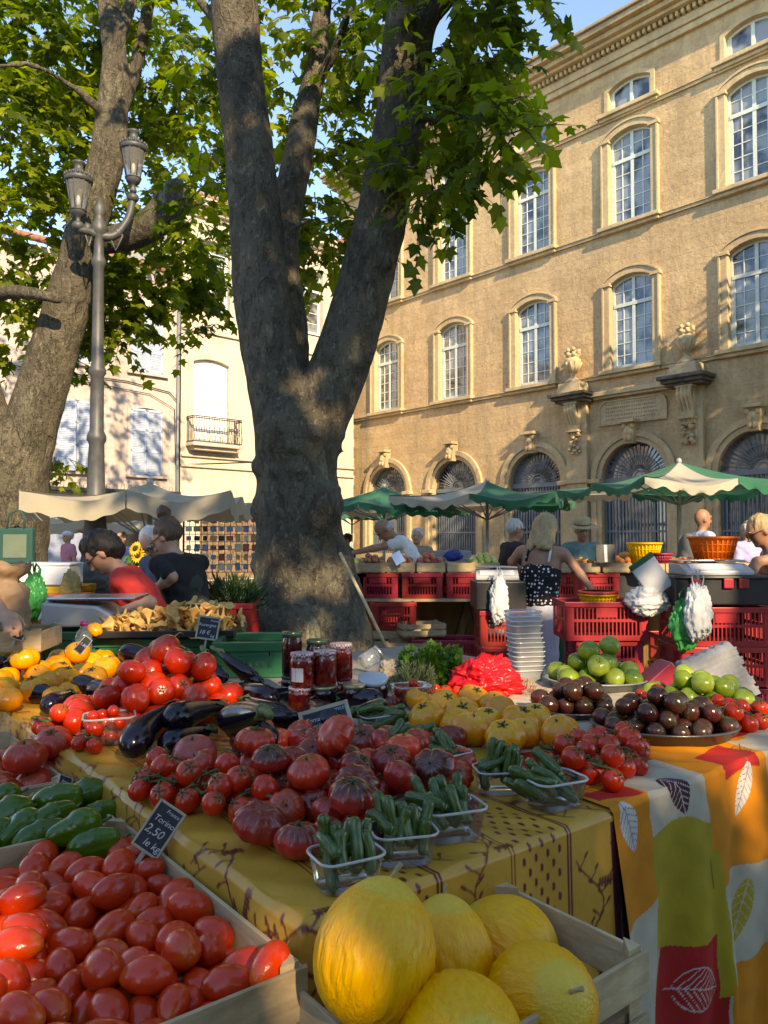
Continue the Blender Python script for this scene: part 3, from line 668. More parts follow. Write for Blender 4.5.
def tree(label, trunk_segs, clumps, seed, voxel=.03, loc=(0, 0, 0), group=None, smin=.10, smax=.19, per=8, disp=.02, lumps=(), twigs=True):
    t = thing('plane_tree', label, 'tree', loc, 0, group); L = Vector(loc)
    pr = []
    for pts, rad in trunk_segs:
        o_, r_ = curve([Vector(p)-L for p in pts], rad)
        pr += [('c', o_[i], o_[i+1], r_[i], r_[i+1], .04) for i in range(len(o_)-1)]
    for c, r in lumps: pr.append(('e', Vector(c)-L, r, None, .22 if r[0] > .052 else .07))
    skin('trunk', pr, voxel, M_bark, t, .16, bark_disp(disp))
    if clumps: crown('crown', [((Vector(c)-L), r, n) for c, r, n in clumps], t, seed, smin, smax, per, twigs)
    return t
def cl(px, py, Y, rx, rz, ry, n):
    p = pd(px, py, Y); return (p, (rx/FPX*Y, ry, rz/FPX*Y), n)
Y0 = 6.5
def q(px, py, Y=Y0): return pd(px, py, Y)
B0 = Vector((q(303, 600).x, Y0, 0))
main_segs = [
 ([(B0.x+.02, Y0, -.2), (B0.x, Y0, .25), q(303, 610), q(300, 540), q(297, 470), q(297, 425)], [0.670, 0.502, 0.400, 0.335, 0.326, 0.335]),
 ([q(297, 440), q(278, 390), q(262, 300), q(254, 200), q(241, 90), q(232, -30, 6.4), q(222, -200, 6.3), q(205, -450, 6.2)], [0.288, 0.246, 0.228, 0.214, 0.191, 0.186, 0.158, 0.093]),
 ([q(305, 440), q(332, 385), q(358, 310), q(382, 215), q(400, 120, 6.4), q(412, 20, 6.3), q(432, -60, 6.2), q(455, -220, 6), q(500, -420, 5.6)], [0.288, 0.237, 0.228, 0.209, 0.200, 0.205, 0.158, 0.121, 0.074]),
 ([q(296, 430, 6.7), q(290, 330, 6.9), q(283, 250, 7.1), q(297, 160, 7.3), q(310, 95, 7.5), q(320, 40, 7.6), q(330, -90, 7.8), q(345, -300, 8)], [0.167, 0.149, 0.144, 0.135, 0.112, 0.093, 0.074, 0.047]),
 ([q(412, 40, 6.3), q(440, 5, 6.2), q(475, -30, 6.0), q(540, -90, 5.7)], [0.093, 0.065, 0.051, 0.028]),
 ([q(415, 115, 6.3), q(445, 120, 6.1), q(470, 118, 5.9), q(500, 126, 5.8)], [0.033, 0.019, 0.014, 0.007]),
 ([q(316, 85, 7.5), q(335, 50, 7.3), q(350, 10, 7.1)], [0.047, 0.033, 0.019]),
 ([q(288, 250, 7.1), q(300, 225, 7), q(340, 215, 6.9)], [0.028, 0.015, 0.007]),
 ([q(236, 60, 6.4), q(215, 20, 6.5), q(190, -10, 6.6)], [0.047, 0.028, 0.019]),
]
lumps = [(q(340, 560, 6.45), (.07, .09, .09)), (q(256, 512, 6.4), (.045, .05, .05)), (q(345, 600, 6.3), (.14, .2, .22)), (q(300, 640, 6.05), (.2, .16, .25)), (q(330, 505, 6.2), (.1, .1, .12)), (q(258, 620, 6.2), (.18, .2, .25)), (q(285, 430, 6.25), (.12, .12, .14)), (q(350, 655, 6.2), (.2, .25, .3)), (q(332, 360, 6.4), (.05, .16, .1)), (q(390, 262, 6.3), (.04, .1, .08))]
rk = random.Random(31)
for _ in range(34):
    a_, z_ = rk.uniform(math.pi, 2*math.pi), rk.uniform(.3, 2.75); r_ = .36+.12*max(0, 1.2-z_)+.03*max(0, z_-2.2); s_ = rk.uniform(.018, .05); lumps.append((Vector((B0.x+.0+r_*math.cos(a_)-.03, Y0+r_*math.sin(a_), z_)), (s_, s_, s_*rk.uniform(.6, 1.2))))
mc = [cl(300, 60, 8.0, 70, 80, .8, 60), cl(310, 170, 8.0, 60, 70, .7, 52), cl(330, 245, 7.9, 45, 40, .5, 31), cl(290, 240, 8.2, 30, 30, .4, 10), cl(210, 60, 7.6, 25, 70, .5, 18), cl(205, 190, 8.2, 14, 70, .5, 13),
 cl(455, 15, 6.4, 62, 45, .8, 57), cl(510, -22, 6.2, 36, 22, .5, 20), cl(440, 90, 6.5, 34, 36, .4, 10), cl(470, 80, 6.0, 28, 38, .4, 15), cl(440, 138, 6.1, 30, 26, .4, 12), cl(490, 130, 5.8, 38, 15, .3, 12), cl(428, 178, 6.1, 18, 22, .3, 9), cl(425, 60, 6.6, 30, 60, .4, 18), cl(522, 138, 5.7, 14, 9, .2, 5), cl(458, 184, 5.9, 14, 10, .2, 4), cl(350, 20, 7.6, 60, 50, .7, 31),
 ((.3, 6.8, 10.4), (3.4, 2.2, 1.6), 150), ((-1.8, 7.5, 10.2), (2.4, 1.8, 1.2), 40), ((2.2, 5.0, 9.4), (1.2, 1.2, .9), 30)]
tree('mottled grey plane tree with three limbs rising behind the vegetable table', main_segs, mc, 3, .03, (B0.x, Y0, 0), smin=.085, smax=.16, lumps=lumps)
Y1 = 9.6
lb = Vector((q(2, 560, Y1).x, Y1, 0))
def ql(px, py, Y=Y1): return pd(px, py, Y)
left_segs = [
 ([(lb.x, Y1, -.2), (lb.x, Y1, .4), ql(4, 560), ql(8, 500), ql(12, 450)], [.68, .54, .48, .46, .42]),
 ([ql(20, 460), ql(42, 390), ql(60, 330), ql(78, 270), ql(88, 225), ql(103, 175), ql(112, 120), ql(115, 60), ql(108, 0), ql(100, -140)], [.34, .29, .27, .25, .22, .21, .19, .15, .13, .08]),
 ([ql(85, 240), ql(115, 240, 9.5), ql(145, 228, 9.4), ql(168, 208, 9.3), ql(176, 190, 9.25)], [.14, .15, .17, .18, .13]),
 ([ql(5, 470), ql(-12, 410), ql(-30, 340), ql(-60, 200), ql(-110, 0)], [.30, .22, .2, .18, .13]),
 ([ql(-35, 300), ql(10, 292, 9.3), ql(45, 296, 9.0), ql(60, 300, 9)], [.11, .09, .05, .03]),
 ([ql(112, 130), ql(135, 70, 9.8), ql(150, 0, 10), ql(170, -90, 10)], [.1, .08, .06, .03]),
 ([ql(112, 60), ql(125, 20), ql(140, -30)], [.08, .07, .05]),
 ([ql(100, 110, 9.4), ql(70, 85, 9.2), ql(30, 65, 9), ql(-20, 70, 9)], [.05, .03, .02, .01]),
]
lc = [cl(-90, 40, 10.4, 90, 90, .9, 70), cl(-70, 190, 10.4, 60, 60, .9, 36), cl(40, 40, 10.4, 80, 60, .9, 130), cl(30, 150, 10.2, 70, 60, .9, 117), cl(20, 240, 10.2, 60, 60, 1., 72), cl(35, 100, 10.2, 50, 60, .6, 34), cl(150, 60, 10.8, 55, 70, .9, 91), cl(190, 150, 11.0, 40, 70, .8, 65), cl(150, 262, 10.6, 62, 48, .8, 104), cl(90, 290, 10.8, 60, 40, .7, 57), cl(120, 315, 10.5, 40, 28, .6, 34), cl(200, 250, 11.0, 26, 50, .6, 34), cl(20, 345, 10.7, 34, 38, .6, 31), cl(55, 320, 11.0, 30, 60, .5, 26), cl(60, 467, 11.2, 16, 12, .3, 8), cl(110, 190, 11.4, 60, 60, .5, 52), cl(200, 330, 11.8, 14, 20, .3, 5), cl(60, 15, 10.2, 50, 30, .5, 21),
 ((-3.4, 9, 10.6), (3, 2.6, 1.6), 120), ((-5.4, 15.2, 11.0), (3.3, 2.4, 2.0), 240)]
tree('pale barked plane tree behind the lamp post, its branch cut to a stub', left_segs, lc, 5, .035, (lb.x, Y1, 0), smin=.09, smax=.17)
# more plane trees of the same square, beside and behind the photographer
def off_tree(x, y, h, cr, n, seed, label, extra=[]):
    segs = [([(x, y, -.2), (x, y, .5), (x+.1, y, 2), (x, y+.1, 3.2)], [.6, .42, .36, .38]), ([(x, y, 3), (x-.9, y+.4, 5), (x-1.6, y+.6, h)], [.3, .2, .08]), ([(x, y, 3), (x+.9, y-.3, 5), (x+1.4, y-.5, h)], [.3, .2, .08])]
    tree(label, segs, [((x+a*cr, y+b*cr, h+c), (cr*.62, cr*.62, cr*.5), n//4) for a, b, c in ((-.4, .3, 0), (.45, -.2, .2), (.1, .45, .9), (-.1, -.45, .6))]+extra, seed, .07, (x, y, 0), 'plane trees around the square', .24, .38, 6, .03, (), False)
off_tree(4.2, -7.0, 6.6, 4.0, 430, 11, 'plane tree behind the photographer shading the vegetable table', [((3.6, -7.1, 6.1), (.5, .5, .45), 30), ((2.8, -5.3, 5.0), (.35, .35, .3), 14)])  # two extra leaf clumps added out of view to keep sun off the melons
off_tree(5.2, -2.2, 9.6, 3.3, 460, 12, 'plane tree beside the photographer on the right')
#off_tree(-4.6, -5.5, 7.0, 3.2, 200, 13, 'plane tree behind the photographer on the left')
off_tree(11.6, 11.8, 10.6, 3.4, 320, 16, 'tall plane tree between the right stalls and the mansion')
off_tree(9.8, 6.4, 9.4, 3.3, 330, 14, 'tall plane tree off to the right near the stalls')
off_tree(15.5, 10.5, 10.2, 3.4, 300, 15, 'tall plane tree close to the mansion front')
# ---------------------------------------------------------------- street lamp
M_lamp = pbr('grey cast iron paint', (.075, .08, .082), .5, .25, 10, .2, 80, ovar=0)
M_lglass = glass('milky lantern glass', (.86, .86, .82), .12, .15)
LY = 9.0; lp = pd(95, 560, LY); lp.z = 0
lamp = thing('street_lamp', 'grey cast iron street lamp with two glass lanterns on curved arms', 'street lamp', lp)
zz = lambda py: CAMZ+(538-py)/FPX*LY
g = MB(); g.lathe([(0, 0), (.36, 0), (.36, .14), (.30, .2), (.30, .34), (.26, .38), (.27, .8), (.23, .86), (.25, .95), (.21, 1.02), (.18, 1.15), (.15, 1.3), (.17, 1.36), (.15, 1.42), (.13, 1.6), (.115, 1.75), (.15, 1.8), (.15, 1.86), (.105, 1.92), (.1, 2.2), (.085, 2.6), (.11, 2.65), (.11, 2.7), (.08, 2.76), (.075, 3.4), (.10, 3.44), (.10, 3.48), (.07, 3.54), (.062, 4.7), (.085, 4.74), (.085, 4.78), (.06, 4.84), (.055, 5.05), (.09, 5.1), (.10, 5.18), (.06, 5.26), (.05, 5.32), (.08, 5.38), (.05, 5.46), (.02, 5.52), (0, 5.54)], 20)
for j in range(10):
    a = j*math.pi/5; g.tube([(.275*math.cos(a), .275*math.sin(a), .4), (.275*math.cos(a), .275*math.sin(a), .78)], .022, 6)
g.build('post', M_lamp, lamp)
def lantern(x, y, z, s=.72):
    K = Matrix.Translation((x, y, z)) @ Matrix.Scale(s, 4) @ Matrix.Translation((-x, -y, -z)); b = MB(); 
    b.lathe([(0, 0), (.05, .0), (.06, .05), (.03, .1), (.05, .14), (.10, .17), (.12, .21), (.125, .24)], 16, (x, y, z)); b.lathe([(.115, .235), (.135, .24), (.135, .26), (.115, .265)], 16, (x, y, z), close=True)
    b.lathe([(.19, .70), (.215, .71), (.225, .76), (.215, .79), (.19, .80)], 24, (x, y, z), close=True)
    for j in range(8):
        a = j*math.pi/4; b.tube([(x+.118*math.cos(a), y+.118*math.sin(a), z+.25), (x+.20*math.cos(a), y+.20*math.sin(a), z+.71)], .009, 5)
    b.v = [tuple(K @ Vector(v)) for v in b.v]; f = b.build('lantern', M_lamp, lamp)
    b = MB(); b.lathe([(.215, .79), (.16, .86), (.09, .90), (.07, .93), (.075, 1.0), (.10, 1.02), (.10, 1.05), (.03, 1.07), (0, 1.08)], 24, (x, y, z)); 
    for j in range(20): a = j*math.pi/10; b.ell((x+.215*math.cos(a), y+.215*math.sin(a), z+.81), (.022, .022, .032), nu=6, nv=4)
    b.v = [tuple(K @ Vector(v)) for v in b.v]; b.build('lantern_cap', M_lamp, f)
    b = MB(); b.lathe([(.113, .26), (.193, .70)], 16, (x, y, z)); b.v = [tuple(K @ Vector(v)) for v in b.v]; b.build('lantern_glass', M_lglass, f)
    b = MB(); b.ell((x, y, z+.42), (.035, .035, .09)); b.v = [tuple(K @ Vector(v)) for v in b.v]; b.build('bulb', pbr('unlit white bulb', (.7, .68, .62), .3, .05, ovar=0), f)
p1 = pd(78, 226, LY-.15)-lp; p2 = pd(133, 198, LY+.1)-lp
def arm(pe, side):
    g = MB(); zt = 5.2
    pts = [(0, 0, zt-.12), (pe.x*.45, pe.y*.45, zt-.1+.0), (pe.x*.85, pe.y*.9, (zt-.1+pe.z)/2-.02), (pe.x, pe.y, pe.z)]
    limb(g, pts, [.06, .05, .045, .04], 10); g.ell(pe, (.07, .07, .06)); g.ell(Vector((pe.x*.55, pe.y*.55, zt-.06)), (.05, .05, .06))
    g.tube([(pe.x*.3, pe.y*.3, zt-.1), (pe.x*.5, pe.y*.5, zt-.28), (pe.x*.7, pe.y*.7, zt-.1), (pe.x*.6, pe.y*.6, zt)], .015, 6); g.build('arm', M_lamp, lamp)
arm(p1, -1); arm(p2, 1); lantern(p1.x, p1.y, p1.z); lantern(p2.x, p2.y, p2.z+.06)
# ---------------------------------------------------------------- market parasols
def canvas(name, c):
    t = NT(name); n = t.noise(t.coord('Object'), 3, 5); cc = t.mix(t.ramp(n, [(.3, 0.), (.8, 1.)]), c, tuple(x*.8 for x in c))
    p = t.N('BsdfPrincipled'); t.L(cc, p.inputs['Base Color']); p.inputs['Roughness'].default_value = .9; p.inputs['Sheen Weight'].default_value = .1
    tl = t.N('BsdfTranslucent'); t.L(cc, tl.inputs[0]); m = t.N('MixShader'); m.inputs[0].default_value = .3; t.L(p.outputs[0], m.inputs[1]); t.L(tl.outputs[0], m.inputs[2]); t.L(m.outputs[0], t.out.inputs[0]); 
    t.L(t.bump(t.noise(t.coord('Object'), 7, 4), .25, .03), p.inputs['Normal']); return t.mat
M_green = canvas('green canvas', (.02, .19, .11)); M_offw = canvas('off white canvas', (.55, .50, .40)); M_crmcv = canvas('cream canvas', (.50, .45, .34)); M_pole = pbr('grey parasol pole', (.42, .42, .40), .4, .15, ovar=0, metal=.3)
def parasol(label, top, w_, d_, drop, rz, mats, group='green market parasols', pole=True, val=.13, tilt=0):
    p = thing('market_parasol', label, 'parasol', (top.x, top.y, 0), rz, group); H = top.z
    k = 12; cols = []
    corners = [(-w_/2, -d_/2), (0, -d_/2), (w_/2, -d_/2), (w_/2, 0), (w_/2, d_/2), (0, d_/2), (-w_/2, d_/2), (-w_/2, 0)]
    for i in range(8):
        a, b = corners[i], corners[(i+1)%8]; g = MB(); vs = []; n = 9; m = 8
        for u in range(n+1):
            for v in range(m+1):
                s = v/m; x = a[0]+(b[0]-a[0])*s; y = a[1]+(b[1]-a[1])*s; tt = u/n; sag = -.10*math.sin(math.pi*s)*tt-.12*math.sin(math.pi*tt)
                vs.append((x*tt, y*tt, H-drop*tt+sag*.8+.02*math.sin(7*s+i)*tt))
        fs = [(u*(m+1)+v, (u+1)*(m+1)+v, (u+1)*(m+1)+v+1, u*(m+1)+v+1) for u in range(n) for v in range(m)]
        o = len(vs); m2 = 32
        for z in range(4):
            for v in range(m2+1):
                s = v/m2; x = a[0]+(b[0]-a[0])*s; y = a[1]+(b[1]-a[1])*s; nx, ny = (a[0]+b[0])/2, (a[1]+b[1])/2; l = math.hypot(nx, ny); e = val*z/3
                if z == 3: e -= (.05 if val < .15 else .018)*(.5+.5*math.cos(s*math.pi*10))
                wv = .018*math.sin(s*9+i*2)*z/3
                vs.append((x+nx/l*(.01+wv), y+ny/l*(.01+wv), H-drop-.08*math.sin(math.pi*s)+.02*math.sin(7*s+i)-e))
        fs += [(o+z*(m2+1)+v, o+(z+1)*(m2+1)+v, o+(z+1)*(m2+1)+v+1, o+z*(m2+1)+v+1) for z in range(3) for v in range(m2)]
        g.add(vs, fs, 0, True); g.build('canopy_panel', mats[i%len(mats)], p)
    g = MB(); 
    if pole: g.tube([(0, 0, 0), (0, 0, H-.05)], .026, 10); g.ell((0, 0, H+.01), (.04, .04, .05)); g.lathe([(.0, 0), (.3, 0), (.3, .06), (.05, .1), (.03, .3)], 16)
    g.build('pole', M_pole, p) if pole else None
    for i in range(8):
        c = corners[i]; MB().tube([(0, 0, H-.1), (c[0]*.5, c[1]*.5, H-.1-drop*.5-.06), (c[0]*.98, c[1]*.98, H-drop-.05)], .012, 6).build('rib', M_pole, p)
        MB().tube([(0, 0, H-.62), (c[0]*.5, c[1]*.5, H-.12-drop*.5-.06)], .010, 6).build('strut', M_pole, p)
    return p
parasol('green and off white parasol nearest the mansion door, on the right', pd(679, 462, 11.0), 2.65, 2.5, .34, R(13), [M_offw, M_green, M_green, M_green, M_green, M_offw, M_green, M_green])
parasol('green parasol with an off white panel over the middle fruit stall', pd(487, 481, 12.2), 2.45, 2.4, .28, R(-20), [M_offw, M_green, M_green, M_green, M_green, M_offw, M_green, M_green])
parasol('green and off white parasol half hidden behind the trunk', pd(384, 487, 13.6), 2.5, 2.4, .33, R(-20), [M_green, M_green, M_green, M_green, M_green, M_offw, M_offw, M_offw])
parasol('small low green parasol beyond the trunk, lowest of the four', pd(352, 500, 19), 2.0, 2.0, .22, R(10), [M_green], val=.2)
parasol('wide cream parasol spread over the left vendors', pd(150, 483, 8.2), 1.95, 1.9, .15, R(4), [M_crmcv], 'cream market parasols', val=.19)
parasol('cream parasol with a darker valance over the shop fronts far left', pd(95, 508, 16), 2.6, 2.0, .25, R(8), [M_crmcv, M_offw], 'cream market parasols', val=.22)
# ---------------------------------------------------------------- people
def skinmat(name, c):
    t = NT(name); n = t.noise(t.coord('Object'), 12, 4); return t.P(t.mix(t.ramp(n, [(.35, 0.), (.7, 1.)]), c, (c[0]*.85, c[1]*.72, c[2]*.68)), .5, .4, sub=.05, normal=t.bump(t.noise(t.coord('Object'), 90, 3), .1, .002))
def hairmat(name, c):
    t = NT(name); n = t.noise(t.coord('Object', (60, 60, 6)), 2, 4, .7); return t.P(t.mix(n, c, tuple(min(1, x*2.2) for x in c)), .45, .4, normal=t.bump(n, .9, .01))
def clothm(name, c, r=.9):
    return pbr(name, c, r, .12, 5, .5, 9, bdist=.012, ovar=0)
S1, S2 = skinmat('fair tanned skin', (.48, .27, .18)), skinmat('brown tanned skin', (.36, .19, .12))
HB, HG, HBL, HBR = hairmat('black hair', (.012, .009, .007)), hairmat('grey hair', (.32, .31, .30)), hairmat('dark blond hair', (.26, .18, .09)), hairmat('brown hair', (.06, .035, .02))
M_eye = pbr('dark eye', (.02, .015, .012), .2, .1, ovar=0); M_lip = pbr('lips', (.35, .12, .10), .5, .1, ovar=0); M_lens = pbr('dark glasses', (.015, .015, .018), .15, .1, ovar=0)
def person(label, x, Y, rz, s=1., lean=0, yaw=0, pitch=0, LA=None, RA=None, hair=HB, style='short', sk=S1, top=None, bottom=None, sleeve=.45, glasses=0, vox=.012, extra=None, group=None, slim=1., straps=False, side=0):
    p = thing('person', label, 'person', (x, Y, 0), R(rz), group); W = Matrix.Translation((x, Y, 0)) @ Matrix.Rotation(R(rz), 4, 'Z'); Wi = W.inverted()
    T = Matrix.Translation((0, 0, .92*s)) @ Matrix.Rotation(-R(lean), 4, 'X') @ Matrix.Rotation(R(side), 4, 'Y') @ Matrix.Scale(s, 4) @ Matrix.Translation((0, 0, -.92))
    tp = lambda *a: T @ Vector(a); R3 = T.to_3x3().normalized().to_4x4()
    H = T @ Matrix.Translation((0, .01, 1.47)) @ Matrix.Rotation(R(yaw), 4, 'Z') @ Matrix.Rotation(-R(pitch), 4, 'X') @ Matrix.Translation((0, 0, -1.47)); hp = lambda *a: H @ Vector(a); H3 = H.to_3x3().normalized().to_4x4()
    sc_ = lambda *r: tuple(q*s for q in r)
    torso = lambda e: [('e', (0, 0, .93*s), sc_(.165*slim+e, .12+e, .13+e), None, .08), ('e', tp(0, 0, 1.08), sc_(.140*slim+e, .105+e, .14+e), R3, .08), ('e', tp(0, .005, 1.26), sc_(.165*slim+e, .115+e, .17+e), R3, .08), ('c', tp(-.14*slim, 0, 1.385), tp(.14*slim, 0, 1.385), (.055+e)*s, (.055+e)*s, .06)]
    body = torso(0); body += [('c', tp(0, 0, 1.40), hp(0, .012, 1.53), .056*s, .052*s, .04)]
    head = [('e', hp(0, .005, 1.615), sc_(.076, .095, .105), H3, .03), ('e', hp(0, .045, 1.55), sc_(.052, .05, .055), H3, .03), ('c', hp(0, .098, 1.60), hp(0, .118, 1.572), .010*s, .015*s, .015), ('e', hp(.079, -.005, 1.59), sc_(.012, .022, .034), H3, .006), ('e', hp(-.079, -.005, 1.59), sc_(.012, .022, .034), H3, .006), ('e', hp(0, .082, 1.632), sc_(.05, .018, .010), H3, .02), ('e', hp(0, .083, 1.515), sc_(.022, .018, .016), H3, .02)]
    body += head; arms = {}
    for sg, A in ((-1, LA), (1, RA)):
        S_ = tp(sg*.185*slim, 0, 1.375)
        if A: E, Wr = [Wi @ Vector(q) for q in A]
        else: E = S_+Vector((sg*.05, -.02, -.28))*s; Wr = E+Vector((-sg*.02, .08, -.24))*s
        d1 = E-S_
        if d1.length > .30*s: E = S_+d1.normalized()*.30*s if (Wr-S_).length < .3 else S_+d1*1.0
        arms[sg] = (S_, E, Wr)
        body += [('c', S_, E, .048*s, .038*s, .03), ('c', E, E.lerp(Wr, .35), .039*s, .038*s, .02), ('c', E.lerp(Wr, .35), Wr, .038*s, .025*s, .02)]
        d = (Wr-E).normalized(); up = Vector((0, 0, 1)); sd = d.cross(up); sd = sd.normalized() if sd.length > .1 else Vector((1, 0, 0)); nn = sd.cross(d)
        Mh = Matrix((sd, d, nn)).transposed().to_4x4(); pc = Wr+d*.05*s; body.append(('e', pc, sc_(.040, .052, .016), Mh, .015))
        for f, (o, l) in enumerate(((-.030, .062), (-.010, .074), (.010, .070), (.029, .055))):
            a = pc+sd*o*s+d*.04*s; b = a+(d*.6+nn*-.25)*l*s; c = b+(d*.2-nn*.5)*l*.7*s; body += [('c', a, b, .0095*s, .009*s, .006), ('c', b, c, .009*s, .0075*s, .006)]
        a = pc-sd*sg*.034*s-d*.02*s; b = a+(-sd*sg*.5+d*.6-nn*.3)*.05*s; body += [('c', a, b, .012*s, .010*s, .01), ('c', b, b+d*.025*s-nn*.01*s, .010*s, .008*s, .005)]
    for sg in (-1, 1):
        hx = sg*.088*slim*s; body += [('c', (hx, 0, .88*s), (sg*.10*s, .02, .50*s), .085*s*slim, .056*s, .04), ('c', (sg*.10*s, .02, .50*s), (sg*.105*s, 0, .10*s), .054*s, .036*s, .03), ('c', (sg*.105*s, -.03, .05*s), (sg*.115*s, .14, .035*s), .042*s, .034*s, .02)]
    skin('body', body, vox, sk, p, .03)
    if top:
        pr = torso(.016)
        for sg in (-1, 1):
            if sleeve: S_, E, Wr = arms[sg]; 
            if sleeve and sleeve <= 1: pr.append(('c', S_+Vector((0, 0, .01)), S_.lerp(E, sleeve), .062*s, .060*s, .03))
            elif sleeve: pr += [('c', S_+Vector((0, 0, .01)), E, .062*s, .052*s, .03), ('c', E, E.lerp(Wr, .9), .052*s, .038*s, .03)]
        if straps: pr = pr[:3]; pr[2] = ('e', tp(0, .005, 1.20), sc_(.172*slim, .128, .13), R3, .06)
        skin('top', pr, vox, top, p, .03, lambda c, n: .010*mnoise.noise(Vector((c.x*9, c.y*9, c.z*14)))+.008*mnoise.noise(Vector((c.x*24, c.y*24, c.z*16))))
        if straps:
            for sg in (-1, 1): MB().tube([tp(sg*.10, -.125, 1.28), tp(sg*.095, -.07, 1.425), tp(sg*.09, .04, 1.43), tp(sg*.09, .12, 1.33)], .012*s, 6, flat=.4).build('strap', top if sg < 0 else clothm('white strap', (.7, .7, .7)), p)
    if bottom:
        pr = [('e', (0, 0, .90*s), sc_(.178*slim, .135, .14), None, .06)]
        for sg in (-1, 1): pr += [('c', (sg*.09*s, 0, .86*s), (sg*.10*s, .02, .50*s), .105*s*slim, .075*s, .03), ('c', (sg*.10*s, .02, .5*s), (sg*.105*s, 0, .12*s), .075*s, .062*s, .03)]
        skin('trousers', pr, vox, bottom, p, .03)
    if style != 'bald':
        pr = [('e', hp(0, -.018, 1.635), sc_(.088, .098, .098), H3, .02)]
        if style == 'thick': pr = [('e', hp(0, -.02, 1.655), sc_(.092, .102, .10), H3, .02), ('e', hp(0, -.06, 1.60), sc_(.092, .075, .09), H3, .03), ('e', hp(.02, .05, 1.70), sc_(.07, .05, .04), H3, .03)]
        if style == 'bun': pr += [('e', hp(0, -.07, 1.775), sc_(.048, .048, .045), H3, .01), ('e', hp(0, -.05, 1.64), sc_(.088, .085, .10), H3, .02)]
        if style == 'long':
            pr += [('e', hp(0, -.05, 1.60), sc_(.10, .085, .13), H3, .03)]
            for j in range(11): 
                a = -math.pi*(.02+.96*j/10); pr.append(('c', hp(.085*math.cos(a), .07*math.sin(a)-.01, 1.60), hp(.12*math.cos(a)+.01*math.sin(j*5), .075*math.sin(a)-.025, 1.40+.03*math.sin(j*3)), .032*s, .020*s, .03))
        skin('hair', pr, vox*.8, hair, p, .02, lambda c, n: .014*mnoise.noise(Vector((c.x*30, c.y*30, c.z*9)))+.008*mnoise.noise(Vector((c.x*80, c.y*80, c.z*18))))
    elif hair is HG:
        skin('hair', [('e', hp(0, -.035, 1.585), sc_(.083, .078, .045), H3, .02)], vox*.8, hair, p, .02)
    for sg in (-1, 1):
        g = MB(); g.ell(hp(sg*.031, .088, 1.608), (.013*s, .009*s, .008*s), H3, 8, 6); g.build('eye', M_eye, p)
        g = MB(); g.tube([hp(sg*.017, .098, 1.632), hp(sg*.032, .099, 1.637), hp(sg*.05, .086, 1.630)], .005*s, 5); g.build('eyebrow', hair if style != 'bald' else HG, p)
    MB().ell(hp(0, .094, 1.545), (.024*s, .008*s, .006*s), H3, 8, 6).build('mouth', M_lip, p)
    if glasses:
        g = MB()
        for sg in (-1, 1):
            if glasses == 2: g.ell(hp(sg*.034, .106, 1.606), (.028*s, .006*s, .022*s), H3, 12, 8)
            else: g.tube([hp(sg*.034+.026*math.cos(a*.63), .106, 1.606+.02*math.sin(a*.63)) for a in range(11)], .0025*s, 5)
            g.tube([hp(sg*.06, .104, 1.612), hp(sg*.08, .03, 1.612), hp(sg*.082, -.02, 1.60)], .003*s, 5)
        g.tube([hp(-.012, .11, 1.61), hp(.012, .11, 1.61)], .003*s, 5); g.build('glasses', M_lens, p)
    if extra: extra(p, tp, hp, s, R3, H3, arms)
    return p
X = lambda px, Y: pd(px, 500, Y).x
polka = NT('black cloth with white dots'); vo = polka.N('TexVoronoi'); vo.inputs['Scale'].default_value = 30; vo.inputs['Randomness'].default_value = .45; polka.L(polka.coord('Object'), vo.inputs['Vector'])
M_polka = polka.P(polka.mix(polka.ramp(vo.outputs['Distance'], [(.27, 1.), (.31, 0.)]), (.012, .012, .014), (.75, .73, .68)), .85, .3)
M_apron = clothm('dark green apron cloth', (.02, .10, .05)); M_apr2 = clothm('charcoal apron cloth', (.028, .034, .028))
person('woman vendor in a red T-shirt with short black hair, leaning over the scale', X(166, 4.6), 4.6, 97, .95, 30, 0, 14, (pd(150, 603, 4.42), pd(118, 612, 4.35)), (pd(128, 600, 4.8), pd(105, 612, 4.7)), HB, 'thick', S1, clothm('red cotton', (.62, .035, .03)), clothm('dark trousers', (.03, .03, .04)), .55, 1, .010)
def ap2(p, tp, hp, s, R3, H3, arms):
    skin('apron', [('e', tp(0, 0, 1.02), (.175*s, .14*s, .17*s), R3), ('e', tp(0, -.005, 1.22), (.14*s, .13*s, .14*s), R3, .05), ('c', (0, 0, .9*s), (0, 0, .55*s), .18*s, .2*s)], .014, M_apr2, p, .06, lambda c, n: .006*mnoise.noise(Vector((c.x*10, c.y*10, c.z*5))))
person('woman vendor with her hair in a bun, black T-shirt and charcoal apron, arm stretched down', X(196, 5.3), 5.3, 66, .97, 18, 10, 16, (pd(172, 577, 5.05), pd(154, 590, 5.1)), (pd(172, 580, 5.6), pd(152, 588, 5.6)), HBR, 'bun', S1, clothm('black cotton', (.010, .010, .010)), clothm('dark trousers', (.03, .03, .04)), .8, 1, .011, ap2, slim=1.3)
person('old man with white hair and a dark blue shirt bending behind the bun-haired vendor', X(178, 6.1), 6.1, 150, .96, 20, 12, 22, hair=HG, top=clothm('slate blue shirt', (.07, .10, .17)), bottom=clothm('dark trousers', (.03, .03, .04)), sleeve=.8, glasses=1)
person('shopper at the very left edge, only a bare arm reaching to the paper bag', X(-105, 3.3), 3.3, -60, 1.0, 8, 0, 10, None, (pd(-18, 590, 3.15), pd(2, 612, 3.0)), HBR, 'short', S1, clothm('beige cotton', (.4, .33, .25)), clothm('dark trousers', (.03, .03, .04)), .4)
